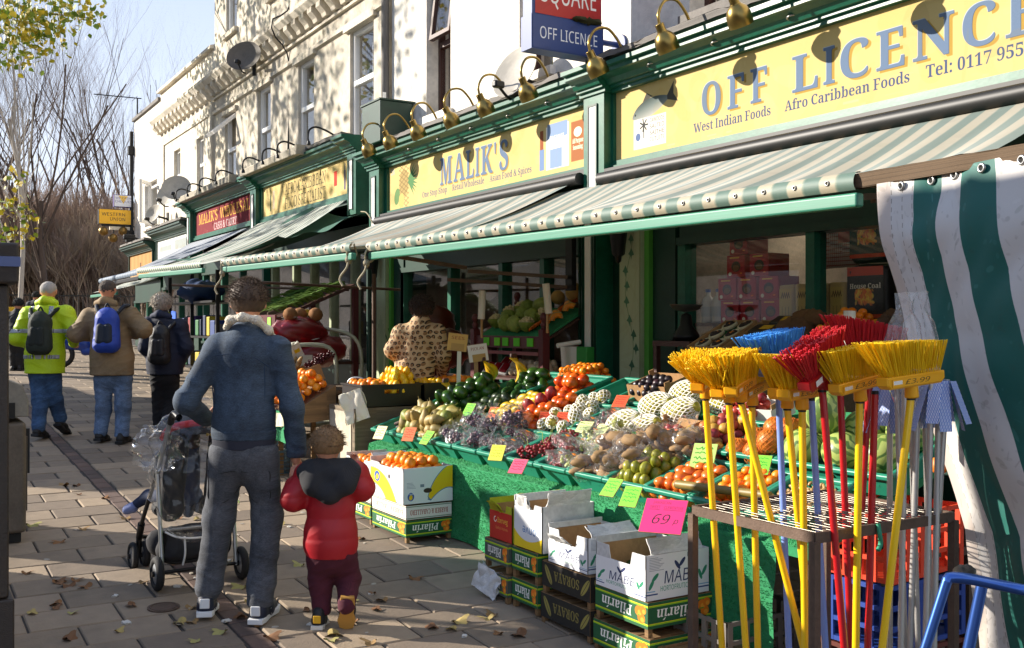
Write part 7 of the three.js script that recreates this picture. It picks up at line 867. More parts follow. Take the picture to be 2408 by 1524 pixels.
// maps photograph measurements at a known distance to a person's own frame
function frameAt(u0, v0, D) { const s = 2408 / D; return { s, P: (u, v, z = 0) => [(u - u0) / s, (v0 - v) / s, z], origin: onD(u0, v0, D) }; }
function personAt(label, fr, o) {
  const t = thing('person', label, 'person', fr.origin, YAW, 'people in the street');
  t.position.y = GY(t.position.x, t.position.z); return t;
}
function bodyOf(t, J, r, sk, o = {}) { // one continuous body
  const k = o.k ?? 1, L = [...headList(J.head, r), [[J.head[0], J.head[1] - r * .6, J.head[2] + .01], [J.neck[0], J.neck[1] - .05, J.neck[2]], r * .6, r * .66, 1, .03], [J.chest, J.waist, .12 * k, .11 * k, .65], [J.shL, J.shR, .055 * k, .055 * k, 1], [J.shL, J.elL, .045 * k, .04 * k], [J.elL, J.wrL, .038 * k, .027 * k], [J.shR, J.elR, .045 * k, .04 * k], [J.elR, J.wrR, .038 * k, .027 * k], [J.waist, mid(J.hiL, J.hiR), .11 * k, .1 * k, .7], [J.hiL, J.knL, .075 * k, .055 * k], [J.knL, J.anL, .05 * k, .036 * k], [J.hiR, J.knR, .075 * k, .055 * k], [J.knR, J.anR, .05 * k, .036 * k]];
  const parts = [cloth(L, { h: o.h ?? .0105 })]; for (const h of o.hands || []) parts.push(cloth(h, { h: o.h ? .006 : .0042 }));
  const b = mesh('body', parts, sk, t); for (const s of [-1, 1]) mesh('eye', new THREE.SphereGeometry(r * .1, 8, 6), eyeM, t, [J.head[0] + s * r * .36, J.head[1] - r * .02, J.head[2] - r * .98]); return b;
}
function seam(t, f, pts, m, r = .0032, name = 'seam') { // stitched line laid on the back of a garment
  const out = pts.map(([x, y]) => { let z = .35; for (let i = 0; i < 300 && z > -.3 && f(x, y, z) > .001; i++) z -= Math.max(.0015, Math.min(.02, f(x, y, z) * .6)); return V(x, y, z - .001); }).filter(p => p.z > -.02); return mesh(name, tube(out, r, 40, 5), m, t);
}
// --- the man in denim
{
  const fr = frameAt(555, 1448, 5.42), P = fr.P, t = personAt('man in a blue denim jacket with fleece collar pushing a pushchair', fr);
  const J = { head: P(582, 706, -.02), neck: P(583, 770, .0), chest: P(578, 860, 0), waist: P(572, 1000, .01), shL: P(512, 818, 0), shR: P(656, 822, 0), elL: P(446, 940, .06), wrL: P(458, 990, -.2), elR: P(690, 955, .02), wrR: P(693, 1062, -.04), hiL: P(538, 1062, .01), hiR: P(612, 1062, .01), knL: P(512, 1215, -.03), knR: P(625, 1215, -.04), anL: P(492, 1378, .0), anR: P(618, 1400, .06) };
  bodyOf(t, J, .086, skinM, { hands: [handList(J.wrL, [.06, .03, -.1], [0, 1, .2], .95, .8), handList(J.wrR, [-.01, -.1, -.02], [-.3, 0, -1], .98, .55)] });
  hairMesh(t, J.head, .09, std(0x4a3829, .7), { size: 1.12, amp: .022, tufts: 1900, spike: .24, low: -.85, seed: 3 });
  const dm = std(0x4c5c70, .85, { map: tDenim, bumpMap: tDenim, bumpScale: .0015 }), hem = P(0, 1030)[1];
  const jl = [[P(577, 850), P(575, 1000, .01), .16, .156, .68, .06], [P(520, 816), P(646, 820), .074, .074, .95, .07], [J.shL, J.elL, .067, .058, 1, .04], [J.elL, J.wrL, .06, .045, 1, .04], [J.shR, J.elR, .067, .056, 1, .04], [J.elR, P(694, 1070, -.04), .056, .048, 1, .04], [P(583, 785, .01), P(583, 800, .01), .085, .1, .9, .06], [P(575, 990, .01), P(575, 1030, .01), .158, .156, .7, .04]], wr_ = wrinkle(.005, 5, 12, 3), jf = field(jl);
  mesh('jacket', cloth(jl, { h: .0095, w: (x, y, z) => wr_(x, y, z) * (Math.abs(x) > .2 ? 1.7 : .8), cut: (x, y, z) => Math.max(x > -.2 && x < .26 ? hem - y : -1, y < P(0, 1075)[1] ? .01 : -1) }), dm, t);
  const hb = (x, y, z) => Math.max(jf(x, y, z) - .006, Math.abs(y - hem - .028) - .027, Math.abs(x - .04) - .225); mesh('waistband', meshSDF(hb, [-.3, hem - .05, -.25], [.34, hem + .1, .25], .011), dm, t);
  mesh('fleece_collar', (() => { const c = P(583, 772, .0), l = []; const ring = [[-.105, .012, .03], [-.07, .05, .085], [0, .065, .105], [.07, .05, .085], [.118, -.005, .03], [.12, -.05, -.06], [-.11, -.03, -.06]]; for (let i = 0; i < 6; i++) l.push([ring[i].map((q, k) => q + c[k]), ring[i + 1].map((q, k) => q + c[k]), .018, .018, 1, .03]); return cloth(l, { h: .006, w: (x, y, z) => .0035 * n3(x * 90, y * 90, z * 90) }); })(), std(0xcfc5b2, .95), t);
  const sm_ = std(0x2a3b52, .9); seam(t, jf, [[-.16, P(0, 838)[1]], [-.08, P(0, 832)[1]], [.02, P(0, 828)[1]], [.12, P(0, 836)[1]], [.2, P(0, 862)[1]]], sm_); seam(t, jf, [[-.125, P(0, 838)[1]], [-.115, P(0, 900)[1]], [-.1, P(0, 960)[1]], [-.095, P(0, 1012)[1]]], sm_); seam(t, jf, [[.17, P(0, 855)[1]], [.17, P(0, 920)[1]], [.15, P(0, 1010)[1]]], sm_); for (const x of [-.15, -.13]) { const y = hem + .025; let z = .3; while (jf(x, y, z) > .008 && z > 0) z -= .003; mesh('button', new THREE.CylinderGeometry(.008, .008, .006, 12).rotateX(PI / 2), M.brass, t, [x, y, z]); }
  const gm = std(0x64646a, .9, { map: tDenim, bumpMap: tDenim, bumpScale: .0015 }), w2 = wrinkle(.006, 4, 16, 9);
  const tl = [[P(575, 1010), P(575, 1062), .148, .155, .74, .05], [J.hiL, J.knL, .098, .075, 1, .04], [J.knL, J.anL, .077, .068, 1, .05], [J.hiR, J.knR, .098, .075, 1, .04], [J.knR, J.anR, .077, .068, 1, .05]], tf = field(tl);
  mesh('jeans', cloth(tl, { h: .0105, w: (x, y, z) => w2(x, y, z) * (y < .35 ? 1.5 : .7), cut: (x, y) => Math.max(y - P(0, 1040)[1], .075 - y) }), gm, t);
  for (const [a, b] of [[497, 566], [578, 640]]) { const A = P(a, 1105)[0], B = P(b, 1105)[0], y0 = P(0, 1100)[1], y1 = P(0, 1175)[1]; seam(t, tf, [[A, y0], [(A + B) / 2, y0 - .008], [B, y0], [B, (y0 + y1) / 2], [B, y1 + .02], [(A + B) / 2, y1], [A, y1 + .02], [A, (y0 + y1) / 2], [A, y0]], std(0x2c2b2a, .9), .003, 'pocket_stitching'); }
  mesh('shirt_hem', cloth([[P(575, 1020, .01), P(575, 1046, .01), .168, .164, .68, .03]], { cut: (x, y) => Math.max(P(0, 1052)[1] - y, y - hem - .01) }), std(0x2a2c38, .9), t);
  const nv = std(0x1a2033, .6), wh = std(0xd8d8d6, .6); shoe(t, [J.anL[0] - .005, .02, .05], [J.anL[0] - .05, .0, -.19], 1, 0, nv, wh, wh); shoe(t, [J.anR[0], .0, .1], [J.anR[0] + .02, 0, -.15], 1, 0, nv, wh, wh);
}
// --- the child in red
{
  const fr = frameAt(790, 1446, 5.32), P = fr.P, t = personAt('small child in a red padded jacket with a grey hood held by the hand', fr);
  const J = { head: P(771, 1022, 0), neck: P(775, 1066, 0), chest: P(780, 1120, 0), waist: P(780, 1230, 0), shL: P(722, 1095, 0), shR: P(838, 1092, 0), elL: P(692, 1146, .02), wrL: P(686, 1106, -.05), elR: P(853, 1124, 0), wrR: P(832, 1078, -.1), hiL: P(755, 1268, 0), hiR: P(806, 1268, 0), knL: P(752, 1345, -.03), knR: P(815, 1342, -.06), anL: P(757, 1410, 0), anR: P(821, 1386, .08) };
  bodyOf(t, J, .072, skinM, { k: .66, hands: [handList(J.wrL, [0, .1, -.03], [1, .2, 0], .62, .5), handList(J.wrR, [-.03, .09, -.04], [-1, 0, 0], .6, .9)] });
  hairMesh(t, J.head, .075, std(0x7d6040, .75), { size: 1.11, amp: .02, tufts: 1600, spike: .2, low: -.75, seed: 5 });
  const red = std(0xa8101e, .5, { bumpMap: tBump, bumpScale: .002 }), hem = P(0, 1283)[1], puff = (x, y, z) => -.005 * Math.abs(sin((y - hem) * 30)) + wrinkle(.002, 8, 12, 4)(x, y, z);
  mesh('jacket', cloth([[P(780, 1120), P(778, 1240), .116, .13, .76, .05], [P(728, 1092), P(832, 1090), .06, .06, .95, .05], [J.shL, J.elL, .062, .056, 1, .04], [J.elL, P(688, 1118, -.04), .054, .042, 1, .04], [J.shR, J.elR, .062, .054, 1, .04], [J.elR, P(836, 1088, -.08), .052, .04, 1, .04], [P(778, 1240), P(780, 1280), .13, .125, .78, .04]], { h: .0088, w: puff, cut: (x, y) => hem - y }), red, t);
  mesh('hood', cloth([[P(722, 1082, .05), P(745, 1110, .1), .045, .045, 1, .04], [P(745, 1110, .1), P(785, 1130, .115), .045, .042, 1, .04], [P(785, 1130, .115), P(822, 1108, .1), .042, .045, 1, .04], [P(822, 1108, .1), P(835, 1080, .05), .045, .042, 1, .04], [P(735, 1066, .04), P(820, 1064, .04), .034, .034, 1, .04], [P(750, 1085, .075), P(805, 1085, .075), .045, .045, 1, .05]], { h: .0085, w: wrinkle(.004, 14, 14, 2) }), std(0x2b2b2e, .9, { map: tWeave }), t);
  mesh('joggers', cloth([[P(780, 1262), P(780, 1275), .115, .12, .75, .04], [J.hiL, J.knL, .075, .06, 1, .03], [J.knL, J.anL, .06, .046, 1, .03], [J.hiR, J.knR, .075, .06, 1, .03], [J.knR, J.anR, .06, .046, 1, .03]], { h: .009, w: wrinkle(.006, 9, 20, 6), cut: (x, y) => Math.max(y - hem - .03, .06 - y) }), std(0x561a2c, .9, { map: tWeave }), t);
  const bk = std(0x1c1c1e, .6), ye = std(0xd8a418, .6), wh = std(0xd4cfc4, .6); shoe(t, [J.anL[0] - .01, 0, .05], [J.anL[0] - .01, 0, -.1], .6, 0, bk, wh, ye).scale.setScalar(.78);
  const g = shoe(t, [0, 0, 0], [0, 0, -.16], .6, 0, bk, std(0xb8863a, .7), ye); g.scale.setScalar(.86); g.position.set(J.anR[0] + .005, .135, .1); g.quaternion.setFromEuler(new THREE.Euler(-1.25, .08, .05));
}
// --- walkers further off
function walker(label, u0, v0, D, q, o) {
  const fr = frameAt(u0, v0, D), P = fr.P, t = personAt(label, fr), J = {}; for (const k in q) J[k] = P(...q[k]); const k = o.k || 1, hem = P(0, o.hem)[1], jl = [[J.chest, J.waist, .19 * k, .2 * k, .72, .06], [J.waist, [J.waist[0], hem - .02, J.waist[2]], .2 * k, .215 * k, .74, .06], [J.shL, J.shR, .088 * k, .088 * k, .95, .07], [J.shL, J.elL, .09 * k, .078 * k, 1, .05], [J.elL, J.wrL, .078 * k, .055 * k, 1, .05], [J.shR, J.elR, .09 * k, .078 * k, 1, .05], [J.elR, J.wrR, .078 * k, .055 * k, 1, .05], [J.neck, [J.neck[0], J.neck[1] - .05, 0], .085, .11, .95, .05]], f = field(jl);
  bodyOf(t, J, o.r || .085, o.skin || skinM, { k: .95, h: .0145, hands: [handList(J.wrL, [.05, -.05, -.1], [0, 1, 0], .95, .6), handList(J.wrR, [-.05, -.05, -.1], [0, 1, 0], .95, .6)] });
  mesh(o.top || 'jacket', cloth(jl, { h: .013, w: wrinkle(.008, 7, 12, u0), cut: (x, y) => hem - y }), o.jm, t);
  mesh('trousers', cloth([[[J.waist[0], hem + .1, 0], [J.waist[0], hem - .02, 0], .14, .15, .75, .05], [J.hiL, J.knL, .1, .078, 1, .04], [J.knL, J.anL, .08, .07, 1, .04], [J.hiR, J.knR, .1, .078, 1, .04], [J.knR, J.anR, .08, .07, 1, .04]], { h: .013, w: wrinkle(.008, 6, 18, u0 + 1), cut: (x, y) => Math.max(y - hem - .08, .07 - y) }), o.tm, t);
  if (o.hair) hairMesh(t, J.head, o.r || .085, o.hair, o.ho || {});
  for (const [a, toe] of [[J.anL, o.toeL], [J.anR, o.toeR]]) shoe(t, [a[0], Math.max(0, a[1] - .1), a[2] + .05], [a[0], 0, a[2] - .2], 1, 0, o.sm || std(0x1a1816, .6), M.black);
  if (o.collar) mesh('collar', cloth([[[J.neck[0] - .09, J.neck[1], .03], [J.neck[0], J.neck[1] + .03, .09], .04, .04, 1, .04], [[J.neck[0], J.neck[1] + .03, .09], [J.neck[0] + .09, J.neck[1], .03], .04, .04, 1, .04]], { h: .011 }), o.collar, t);
  return { t, J, f, P, hem };
}
const band = (t, f, y, m, w = .028, cut) => mesh('reflective_band', (() => { const F_ = (x, yy, z) => Math.max(f(x, yy, z) - .011, -(f(x, yy, z) - .002), Math.abs(yy - y) - w, cut ? cut(x, yy, z) : -1); return meshSDF(F_, [-.45, y - w - .03, -.35], [.45, y + w + .03, .35], .0095); })(), m, t);
function backpack(label, w, base, m, m2, o = {}) { // worn by walker w, centre at base (photo measurement)
  const p = w.P(...base), t = thing('backpack', label, 'backpack', w.t.position, YAW, 'backpacks'), [x, y, z] = p, k = o.k || 1, H = o.h || .22, W = o.w || .13;
  mesh('bag', cloth([[[x - W * .4, y - H * .75, z], [x - W * .35, y + H * .55, z - .02], W * .75, W * .6, 1, .05], [[x + W * .4, y - H * .75, z], [x + W * .35, y + H * .55, z - .02], W * .75, W * .6, 1, .05], [[x, y + H * .5, z - .02], [x, y + H * .75, z - .03], W * .8, W * .6, .9, .05]], { h: .011, w: wrinkle(.006, 9, 9, x) }), m, t);
  mesh('pocket', cloth([[[x - W * .35, y - H * .55, z + W * .55], [x - W * .3, y + H * .1, z + W * .5], W * .4, W * .35, .8, .03], [[x + W * .35, y - H * .55, z + W * .55], [x + W * .3, y + H * .1, z + W * .5], W * .4, W * .35, .8, .03]], { h: .009 }), m2, t);
  for (const s of [-1, 1]) mesh('shoulder_strap', tube([[x + s * W * .7, y + H * .75, z - .04], [x + s * (W + .02), y + H * 1.15, z - .1], [x + s * (W + .04), y + H * 1.2, z - .2]], .022, 14, 6).scale(1, 1, 1), m2, t);
  mesh('top_loop', tube([[x - .035, y + H, z - .03], [x, y + H + .06, z - .02], [x + .035, y + H, z - .03]], .009, 12, 6), m2, t); return t;
}
{
  const hv = std(0xd0ee10, .55, { map: tWeave }), grey = std(0xa8acb0, .4, { metalness: .2 }), jean = std(0x4a6a92, .9, { map: tDenim, bumpMap: tDenim, bumpScale: .0015 });
  const A = walker('grey haired man in a bright yellow reflective jacket and jeans', 105, 1030, 11.2, { head: [113, 684, -.02], neck: [113, 712, 0], chest: [110, 760, 0], waist: [106, 830, 0], shL: [68, 742, 0], shR: [155, 738, 0], elL: [44, 795, .02], wrL: [70, 815, -.15], elR: [178, 780, .02], wrR: [160, 805, -.15], hiL: [90, 880, 0], hiR: [122, 880, 0], knL: [98, 945, .02], knR: [122, 940, -.08], anL: [106, 1000, .15], anR: [128, 985, -.15] }, { hem: 877, jm: hv, tm: jean, hair: std(0xa09a92, .9), ho: { size: 1.03, amp: .02, tufts: 0, low: -.55 }, collar: hv });
  band(A.t, A.f, A.P(0, 838)[1], grey, .026, (x) => Math.abs(x) - .2); band(A.t, A.f, A.P(0, 778)[1], grey, .024, x => .1 - Math.abs(x)); for (const s of [-1, 1]) { const xs = .11 * s; mesh('reflective_brace', meshSDF((x, y, z) => Math.max(A.f(x, y, z) - .011, -(A.f(x, y, z) - .002), Math.abs(x - xs - .01) - .024, A.P(0, 780)[1] - y), [xs - .06, A.P(0, 790)[1], -.3], [xs + .08, A.P(0, 720)[1], .3], .0095), grey, A.t); }
  backpack('dark green backpack on the bright yellow jacket', A, [113, 780, .2], std(0x232a20, .8), std(0x1a201a, .8), { h: .21, w: .12 });
  const B = walker('balding man in a tan jacket and pale jeans wearing a blue backpack', 262, 1062, 11.0, { head: [252, 702, -.02], neck: [252, 735, 0], chest: [258, 790, 0], waist: [264, 860, 0], shL: [212, 768, 0], shR: [304, 762, 0], elL: [182, 805, .02], wrL: [215, 812, -.2], elR: [340, 795, .02], wrR: [300, 805, -.2], hiL: [243, 910, 0], hiR: [290, 910, 0], knL: [242, 980, -.03], knR: [288, 980, -.02], anL: [237, 1035, 0], anR: [290, 1048, .03] }, { hem: 903, jm: std(0x8a7352, .75, { map: tMottle, bumpMap: tBump, bumpScale: .004 }), tm: std(0x7d93b4, .9, { map: tDenim }), hair: std(0x4a4038, .9), ho: { size: 1.03, amp: .03, tufts: 40, low: -.6, spike: .08 }, k: 1.08, collar: std(0x8a7352, .8) });
  backpack('bright blue and black backpack with mesh pocket on the tan jacket', B, [270, 795, .22], std(0x1a3c9a, .6), std(0x16202e, .7), { h: .21, w: .125 });
  const C = walker('grey haired woman in a navy jacket wearing a black backpack', 385, 1012, 11.9, { head: [380, 712, -.02], neck: [381, 742, 0], chest: [386, 790, 0], waist: [388, 850, 0], shL: [350, 762, 0], shR: [424, 766, 0], elL: [345, 815, .02], wrL: [362, 850, -.1], elR: [440, 815, .02], wrR: [420, 850, -.1], hiL: [374, 885, 0], hiR: [402, 885, 0], knL: [374, 945, -.03], knR: [402, 940, -.05], anL: [375, 995, 0], anR: [402, 990, .1] }, { hem: 878, jm: std(0x141c33, .75, { map: tMottle }), tm: std(0x151416, .85), hair: std(0x9c9284, .85), ho: { size: 1.34, amp: .08, tufts: 1200, spike: .4, low: -1.15, fall: -.4, seed: 8 }, k: .96, collar: std(0x18223c, .8) });
  backpack('black backpack on the navy jacket', C, [388, 805, .19], std(0x121214, .6), std(0x19191c, .6), { h: .2, w: .115 });
  const lep = canvasTex(512, 512, (c, w, h) => { c.fillStyle = '#bfa27c'; c.fillRect(0, 0, w, h); const r = rng(12); for (let i = 0; i < 300; i++) { const x = (i % 17 + (i / 17 | 0) % 2 * .5) * 30 + r() * 10, y = (i / 17 | 0) * 30 + r() * 10; c.strokeStyle = '#2a1d14'; c.lineWidth = 5.5; c.fillStyle = '#8a6440'; c.beginPath(); c.ellipse(x, y, 9 + r() * 3, 7 + r() * 3, r() * 3, 0, 7); c.fill(); c.beginPath(); c.ellipse(x, y, 9 + r() * 3, 7 + r() * 3, r() * 3, r() * 3, 3.4 + r() * 2.4); c.stroke(); } }); lep.wrapS = lep.wrapT = THREE.RepeatWrapping; lep.repeat.set(1.25, 1.25);
  walker('dark haired woman in a leopard print coat among the fruit', 985, 1132, 9.25, { head: [992, 726, .0], neck: [990, 758, 0], chest: [982, 800, 0], waist: [975, 870, 0], shL: [944, 785, 0], shR: [1028, 785, 0], elL: [924, 825, 0], wrL: [945, 850, -.15], elR: [1042, 835, 0], wrR: [1035, 880, -.15], hiL: [965, 930, 0], hiR: [1005, 930, 0], knL: [965, 1020, 0], knR: [1005, 1020, 0], anL: [965, 1105, 0], anR: [1005, 1105, 0] }, { top: 'leopard_coat', hem: 985, jm: std(0xffffff, .8, { map: lep }), tm: M.dark, skin: skinDark, hair: std(0x2a1d16, .85), ho: { size: 1.34, amp: .1, tufts: 900, spike: .22, low: -.9 }, k: .84 });
  walker('person in dark clothes beyond the yellow reflective jacket', 40, 868, 19, { head: [44, 712, 0], neck: [43, 730, 0], chest: [42, 755, 0], waist: [42, 790, 0], shL: [22, 742, 0], shR: [62, 742, 0], elL: [16, 770, 0], wrL: [20, 795, 0], elR: [68, 770, 0], wrR: [64, 795, 0], hiL: [34, 805, 0], hiR: [50, 805, 0], knL: [34, 835, 0], knR: [50, 835, 0], anL: [34, 860, 0], anR: [50, 858, 0] }, { hem: 806, jm: std(0x24262a, .8), tm: M.dark, hair: M.dark });
  walker('distant person in dark clothes beside the far railings', 86, 845, 24, { head: [86, 716, 0], neck: [86, 730, 0], chest: [86, 748, 0], waist: [86, 778, 0], shL: [72, 738, 0], shR: [100, 738, 0], elL: [68, 760, 0], wrL: [70, 782, 0], elR: [104, 760, 0], wrR: [102, 782, 0], hiL: [81, 790, 0], hiR: [92, 790, 0], knL: [80, 815, 0], knR: [93, 815, 0], anL: [80, 838, 0], anR: [93, 836, 0] }, { hem: 790, jm: std(0x20242c, .8), tm: M.dark, hair: M.dark });
}
// --- the pushchair
{
  const O = V(1.55, GY(0, -6.05), -6.05), t = thing('pushchair', 'silver framed pushchair with a clear rain cover and dark wheels', 'pushchair', O, .04), al = std(0xa4a6a6, .3, { metalness: .8 }), tyre = std(0x1c1c1d, .8), fab = std(0x17171a, .8), rc = phy(0xffffff, .05, { transmission: .985, thickness: 0, ior: 1.45, side: 2, bumpMap: tBump, bumpScale: .012 });
  const wheel = (x, z, r, nm) => { const g = grp(nm || 'wheel', t, [x, r, z]); mesh('tyre', new THREE.TorusGeometry(r * .78, r * .23, 10, 28).rotateY(PI / 2), tyre, g); mesh('rim', lathe([[.012, -.016], [r * .3, -.018], [r * .64, -.01], [r * .66, 0], [r * .64, .01], [r * .3, .018], [.012, .016]], 20).rotateZ(PI / 2), std(0x8a8e92, .4, { metalness: .5 }), g); mesh('hub', new THREE.CylinderGeometry(.016, .016, .06, 12).rotateZ(PI / 2), M.blackm, g); };
  for (const s of [-1, 1]) { wheel(s * .245, 0, .098, 'rear_wheel'); wheel(s * .235, -.6, .085, 'front_wheel'); wheel(s * .165, -.6, .085, 'front_wheel'); }
  for (const s of [-1, 1]) { const x = s * .215; mesh('rear_leg', rod([x, .09, 0], [x, .74, -.12], .0125), al, t); mesh('front_leg', tube([[x, .82, .02], [x, .62, -.16], [x, .36, -.42], [x, .26, -.52]], .013, 20, 10), M.blackm, t); mesh('fork', [rod([x, .3, -.48], [x - s * .012, .2, -.58], .022, .02), rod([x - s * .012, .22, -.58], [x - s * .012, .085, -.6], .018, .016), rbx(.11, .03, .03, .01, x - s * .012, .085, -.6)], M.blackm, t); mesh('handle_tube', tube([[x, .66, -.1], [x, .82, .03], [x, .95, .14], [x, 1.02, .24], [x * .96, 1.0, .3]], .014, 24, 10), al, t); mesh('grip', tube([[x, .97, .165], [x, 1.025, .235], [x * .97, 1.01, .31]], .02, 14, 10), M.blackpl, t); mesh('hinge', rbx(.035, .09, .06, .012, x, .72, -.1), M.blackm, t); }
  mesh('rear_axle', rod([-.24, .1, 0], [.24, .1, 0], .011), M.blackm, t); mesh('cross_bar', rod([-.215, .33, -.05], [.215, .33, -.05], .012), al, t); mesh('foot_rest', tube([[-.2, .3, -.5], [-.19, .2, -.62], [0, .18, -.66], [.19, .2, -.62], [.2, .3, -.5]], .012, 24, 8), M.blackm, t); mesh('under_frame', tube([[-.19, .32, -.04], [-.18, .15, -.08], [0, .13, -.08], [.18, .15, -.08], [.19, .32, -.04]], .012, 24, 8), M.blackm, t);
  mesh('seat_back', cloth([[[-.13, .45, -.14], [-.12, .85, -.02], .07, .06, .8, .05], [[.13, .45, -.14], [.12, .85, -.02], .07, .06, .8, .05], [[-.12, .42, -.18], [-.12, .4, -.42], .06, .05, 1, .05], [[.12, .42, -.18], [.12, .4, -.42], .06, .05, 1, .05]], { h: .012, w: wrinkle(.005, 9, 9, 1) }), fab, t);
  mesh('canopy', jitter(new THREE.SphereGeometry(.21, 24, 12, 0, 2 * PI, 0, 1.25).scale(1.08, .72, 1.2).translate(0, .84, -.14), .006, 14), fab, t); mesh('canopy_trim', tube([[-.225, .87, .04], [-.2, .93, .1], [0, .96, .13], [.2, .93, .1], [.225, .87, .04]], .02, 24, 8), std(0xb01422, .7), t);
  mesh('rain_cover', jitter(new THREE.SphereGeometry(.27, 44, 34).scale(.98, 1.5, .85).translate(-.03, .68, .04), .035, 7, 2), rc, t); mesh('rain_cover_fold', jitter(new THREE.SphereGeometry(.14, 30, 24).scale(.9, .95, .8).translate(-.27, .83, .1), .04, 12, 5), rc, t);
  mesh('basket', cloth([[[-.14, .2, -.12], [.14, .2, -.12], .075, .075, 1, .04], [[-.14, .2, -.36], [.14, .2, -.36], .075, .075, 1, .04], [[-.14, .28, -.1], [.14, .28, -.1], .06, .06, .6, .04]], { h: .012, w: wrinkle(.008, 9, 9, 3) }), std(0x26262a, .85), t); mesh('basket_piping', tube([[-.2, .33, .0], [-.14, .3, .035], [0, .285, .045], [.14, .3, .035], [.2, .33, 0]], .006, 24, 6), M.white, t); mesh('side_piping', tube([[-.1, .3, .035], [-.095, .2, .03], [-.1, .13, .0]], .006, 12, 6), M.white, t);
  const bs = thing('person', 'small child hidden in the pushchair with one pale blue shoe showing', 'person', O, .04, 'people in the street'); mesh('body', cloth([[[-.02, .8, -.2], [-.02, .78, -.22], .075, .07, 1, .03], [[-.02, .7, -.2], [-.02, .5, -.25], .08, .09, .8, .04], [[-.08, .48, -.28], [-.16, .46, -.52], .05, .04, 1, .03], [[-.16, .46, -.52], [-.22, .41, -.57], .036, .03, 1, .03], [[.05, .48, -.28], [.08, .46, -.5], .05, .04, 1, .03], [[.08, .46, -.5], [.09, .33, -.55], .04, .034, 1, .03]], { h: .011 }), std(0x24304c, .85), bs); mesh('shoe', cloth([[[-.24, .39, -.58], [-.27, .375, -.6], .034, .03, 1, .03]], { h: .008 }), std(0x7d88b4, .7), bs); mesh('hair', jitter(new THREE.SphereGeometry(.08, 14, 10).translate(-.02, .83, -.19), .006, 40), std(0x4a3424, .85), bs);
}
// ---------- trees, far woods, street furniture beside the road ----------
function bareTree(name, label, base, H, seed, bark, o = {}) {
  const q = rng(seed), t = thing(name, label, 'tree', base, 0, o.group), trunk = [], twig = [];
  const grow = (p, d, len, r, lv) => {
    const n = lv < 2 ? 4 : 3, pts = [p.clone()], dir = d.clone(); let c = p.clone();
    for (let i = 0; i < n; i++) { dir.add(V((q() - .5) * .3, lv ? .05 + (o.lift ?? .06) : .05, (q() - .5) * .3)).normalize(); c = c.clone().addScaledVector(dir, len / n); pts.push(c); }
    (lv < 3 ? trunk : twig).push(taperTube(pts, [r, r * .62], lv < 2 ? 5 : 3, lv < 2 ? 7 : lv < 4 ? 4 : 3));
    if (lv >= (o.max ?? 6) || len < .16) return;
    const k = lv == 0 ? (o.forks ?? 6) : lv < 3 ? 4 : 3 + (q() * 2 | 0);
    for (let i = 0; i < k; i++) { const f = lv == 0 ? .3 + .7 * (i + .5) / k : .25 + .75 * (i + .6) / k, idx = Math.min(n - 1, f * n | 0), b = pts[idx].clone().lerp(pts[idx + 1], f * n - idx), a = q() * 6.28, sp = (o.spread ?? .5) * (.7 + .6 * q()), nd = dir.clone().multiplyScalar(cos(sp)).add(V(cos(a), .25, sin(a)).multiplyScalar(sin(sp))).normalize(); grow(b, nd, len * (lv == 0 ? (o.k0 ?? 1.15) : lv == 1 ? .6 : .62) * (.75 + .5 * q()), r * (1 - f * .5) * .5, lv + 1); }
  };
  grow(V(0, 0, 0), V(0, 1, 0), H * (o.k0 ? .5 : .32), o.r ?? H * .013, 0);
  mesh('trunk', trunk, bark, t); mesh('crown', twig, o.tw || bark, t).userData.kind = 'stuff'; return t;
}
const barkM = std(0x5a4a3e, .95), twigM = std(0x857060, .95), birchM = std(0xb8b0a4, .85, { map: tDirty });
const gp = (u, D) => { const p = onD(u, 760, D); p.y = GY(p.x, p.z) - .15; return p; };
bareTree('silver_birch', 'tall silver birch with a pale trunk and bare branches', gp(34, 29), 13, 4, birchM, { tw: std(0x6a5a50, .9), spread: .42, forks: 10, r: .075, max: 5, k0: .55 });
bareTree('bare_tree', 'bare tree with fine fanned twigs beside the birch', gp(110, 33), 13.5, 21, barkM, { tw: twigM, group: 'bare winter trees', forks: 9, max: 6, r: .13 });
bareTree('bare_tree', 'bare spreading tree behind the yellow projecting sign', gp(262, 41), 14, 33, barkM, { tw: twigM, group: 'bare winter trees', forks: 9, max: 6, r: .13 });
bareTree('bare_tree', 'bare tree showing above the corner house roof', gp(345, 50), 15, 47, barkM, { tw: twigM, group: 'bare winter trees', max: 5 });
bareTree('bare_tree', 'bare tree behind the kiosk and the reflective jacket', gp(5, 38), 13, 59, barkM, { tw: twigM, group: 'bare winter trees', forks: 7, max: 5 });
bareTree('bare_tree', 'bare tree between the birch and the spreading tree, further up the slope', gp(205, 55), 15, 66, barkM, { tw: twigM, group: 'bare winter trees', max: 5 });
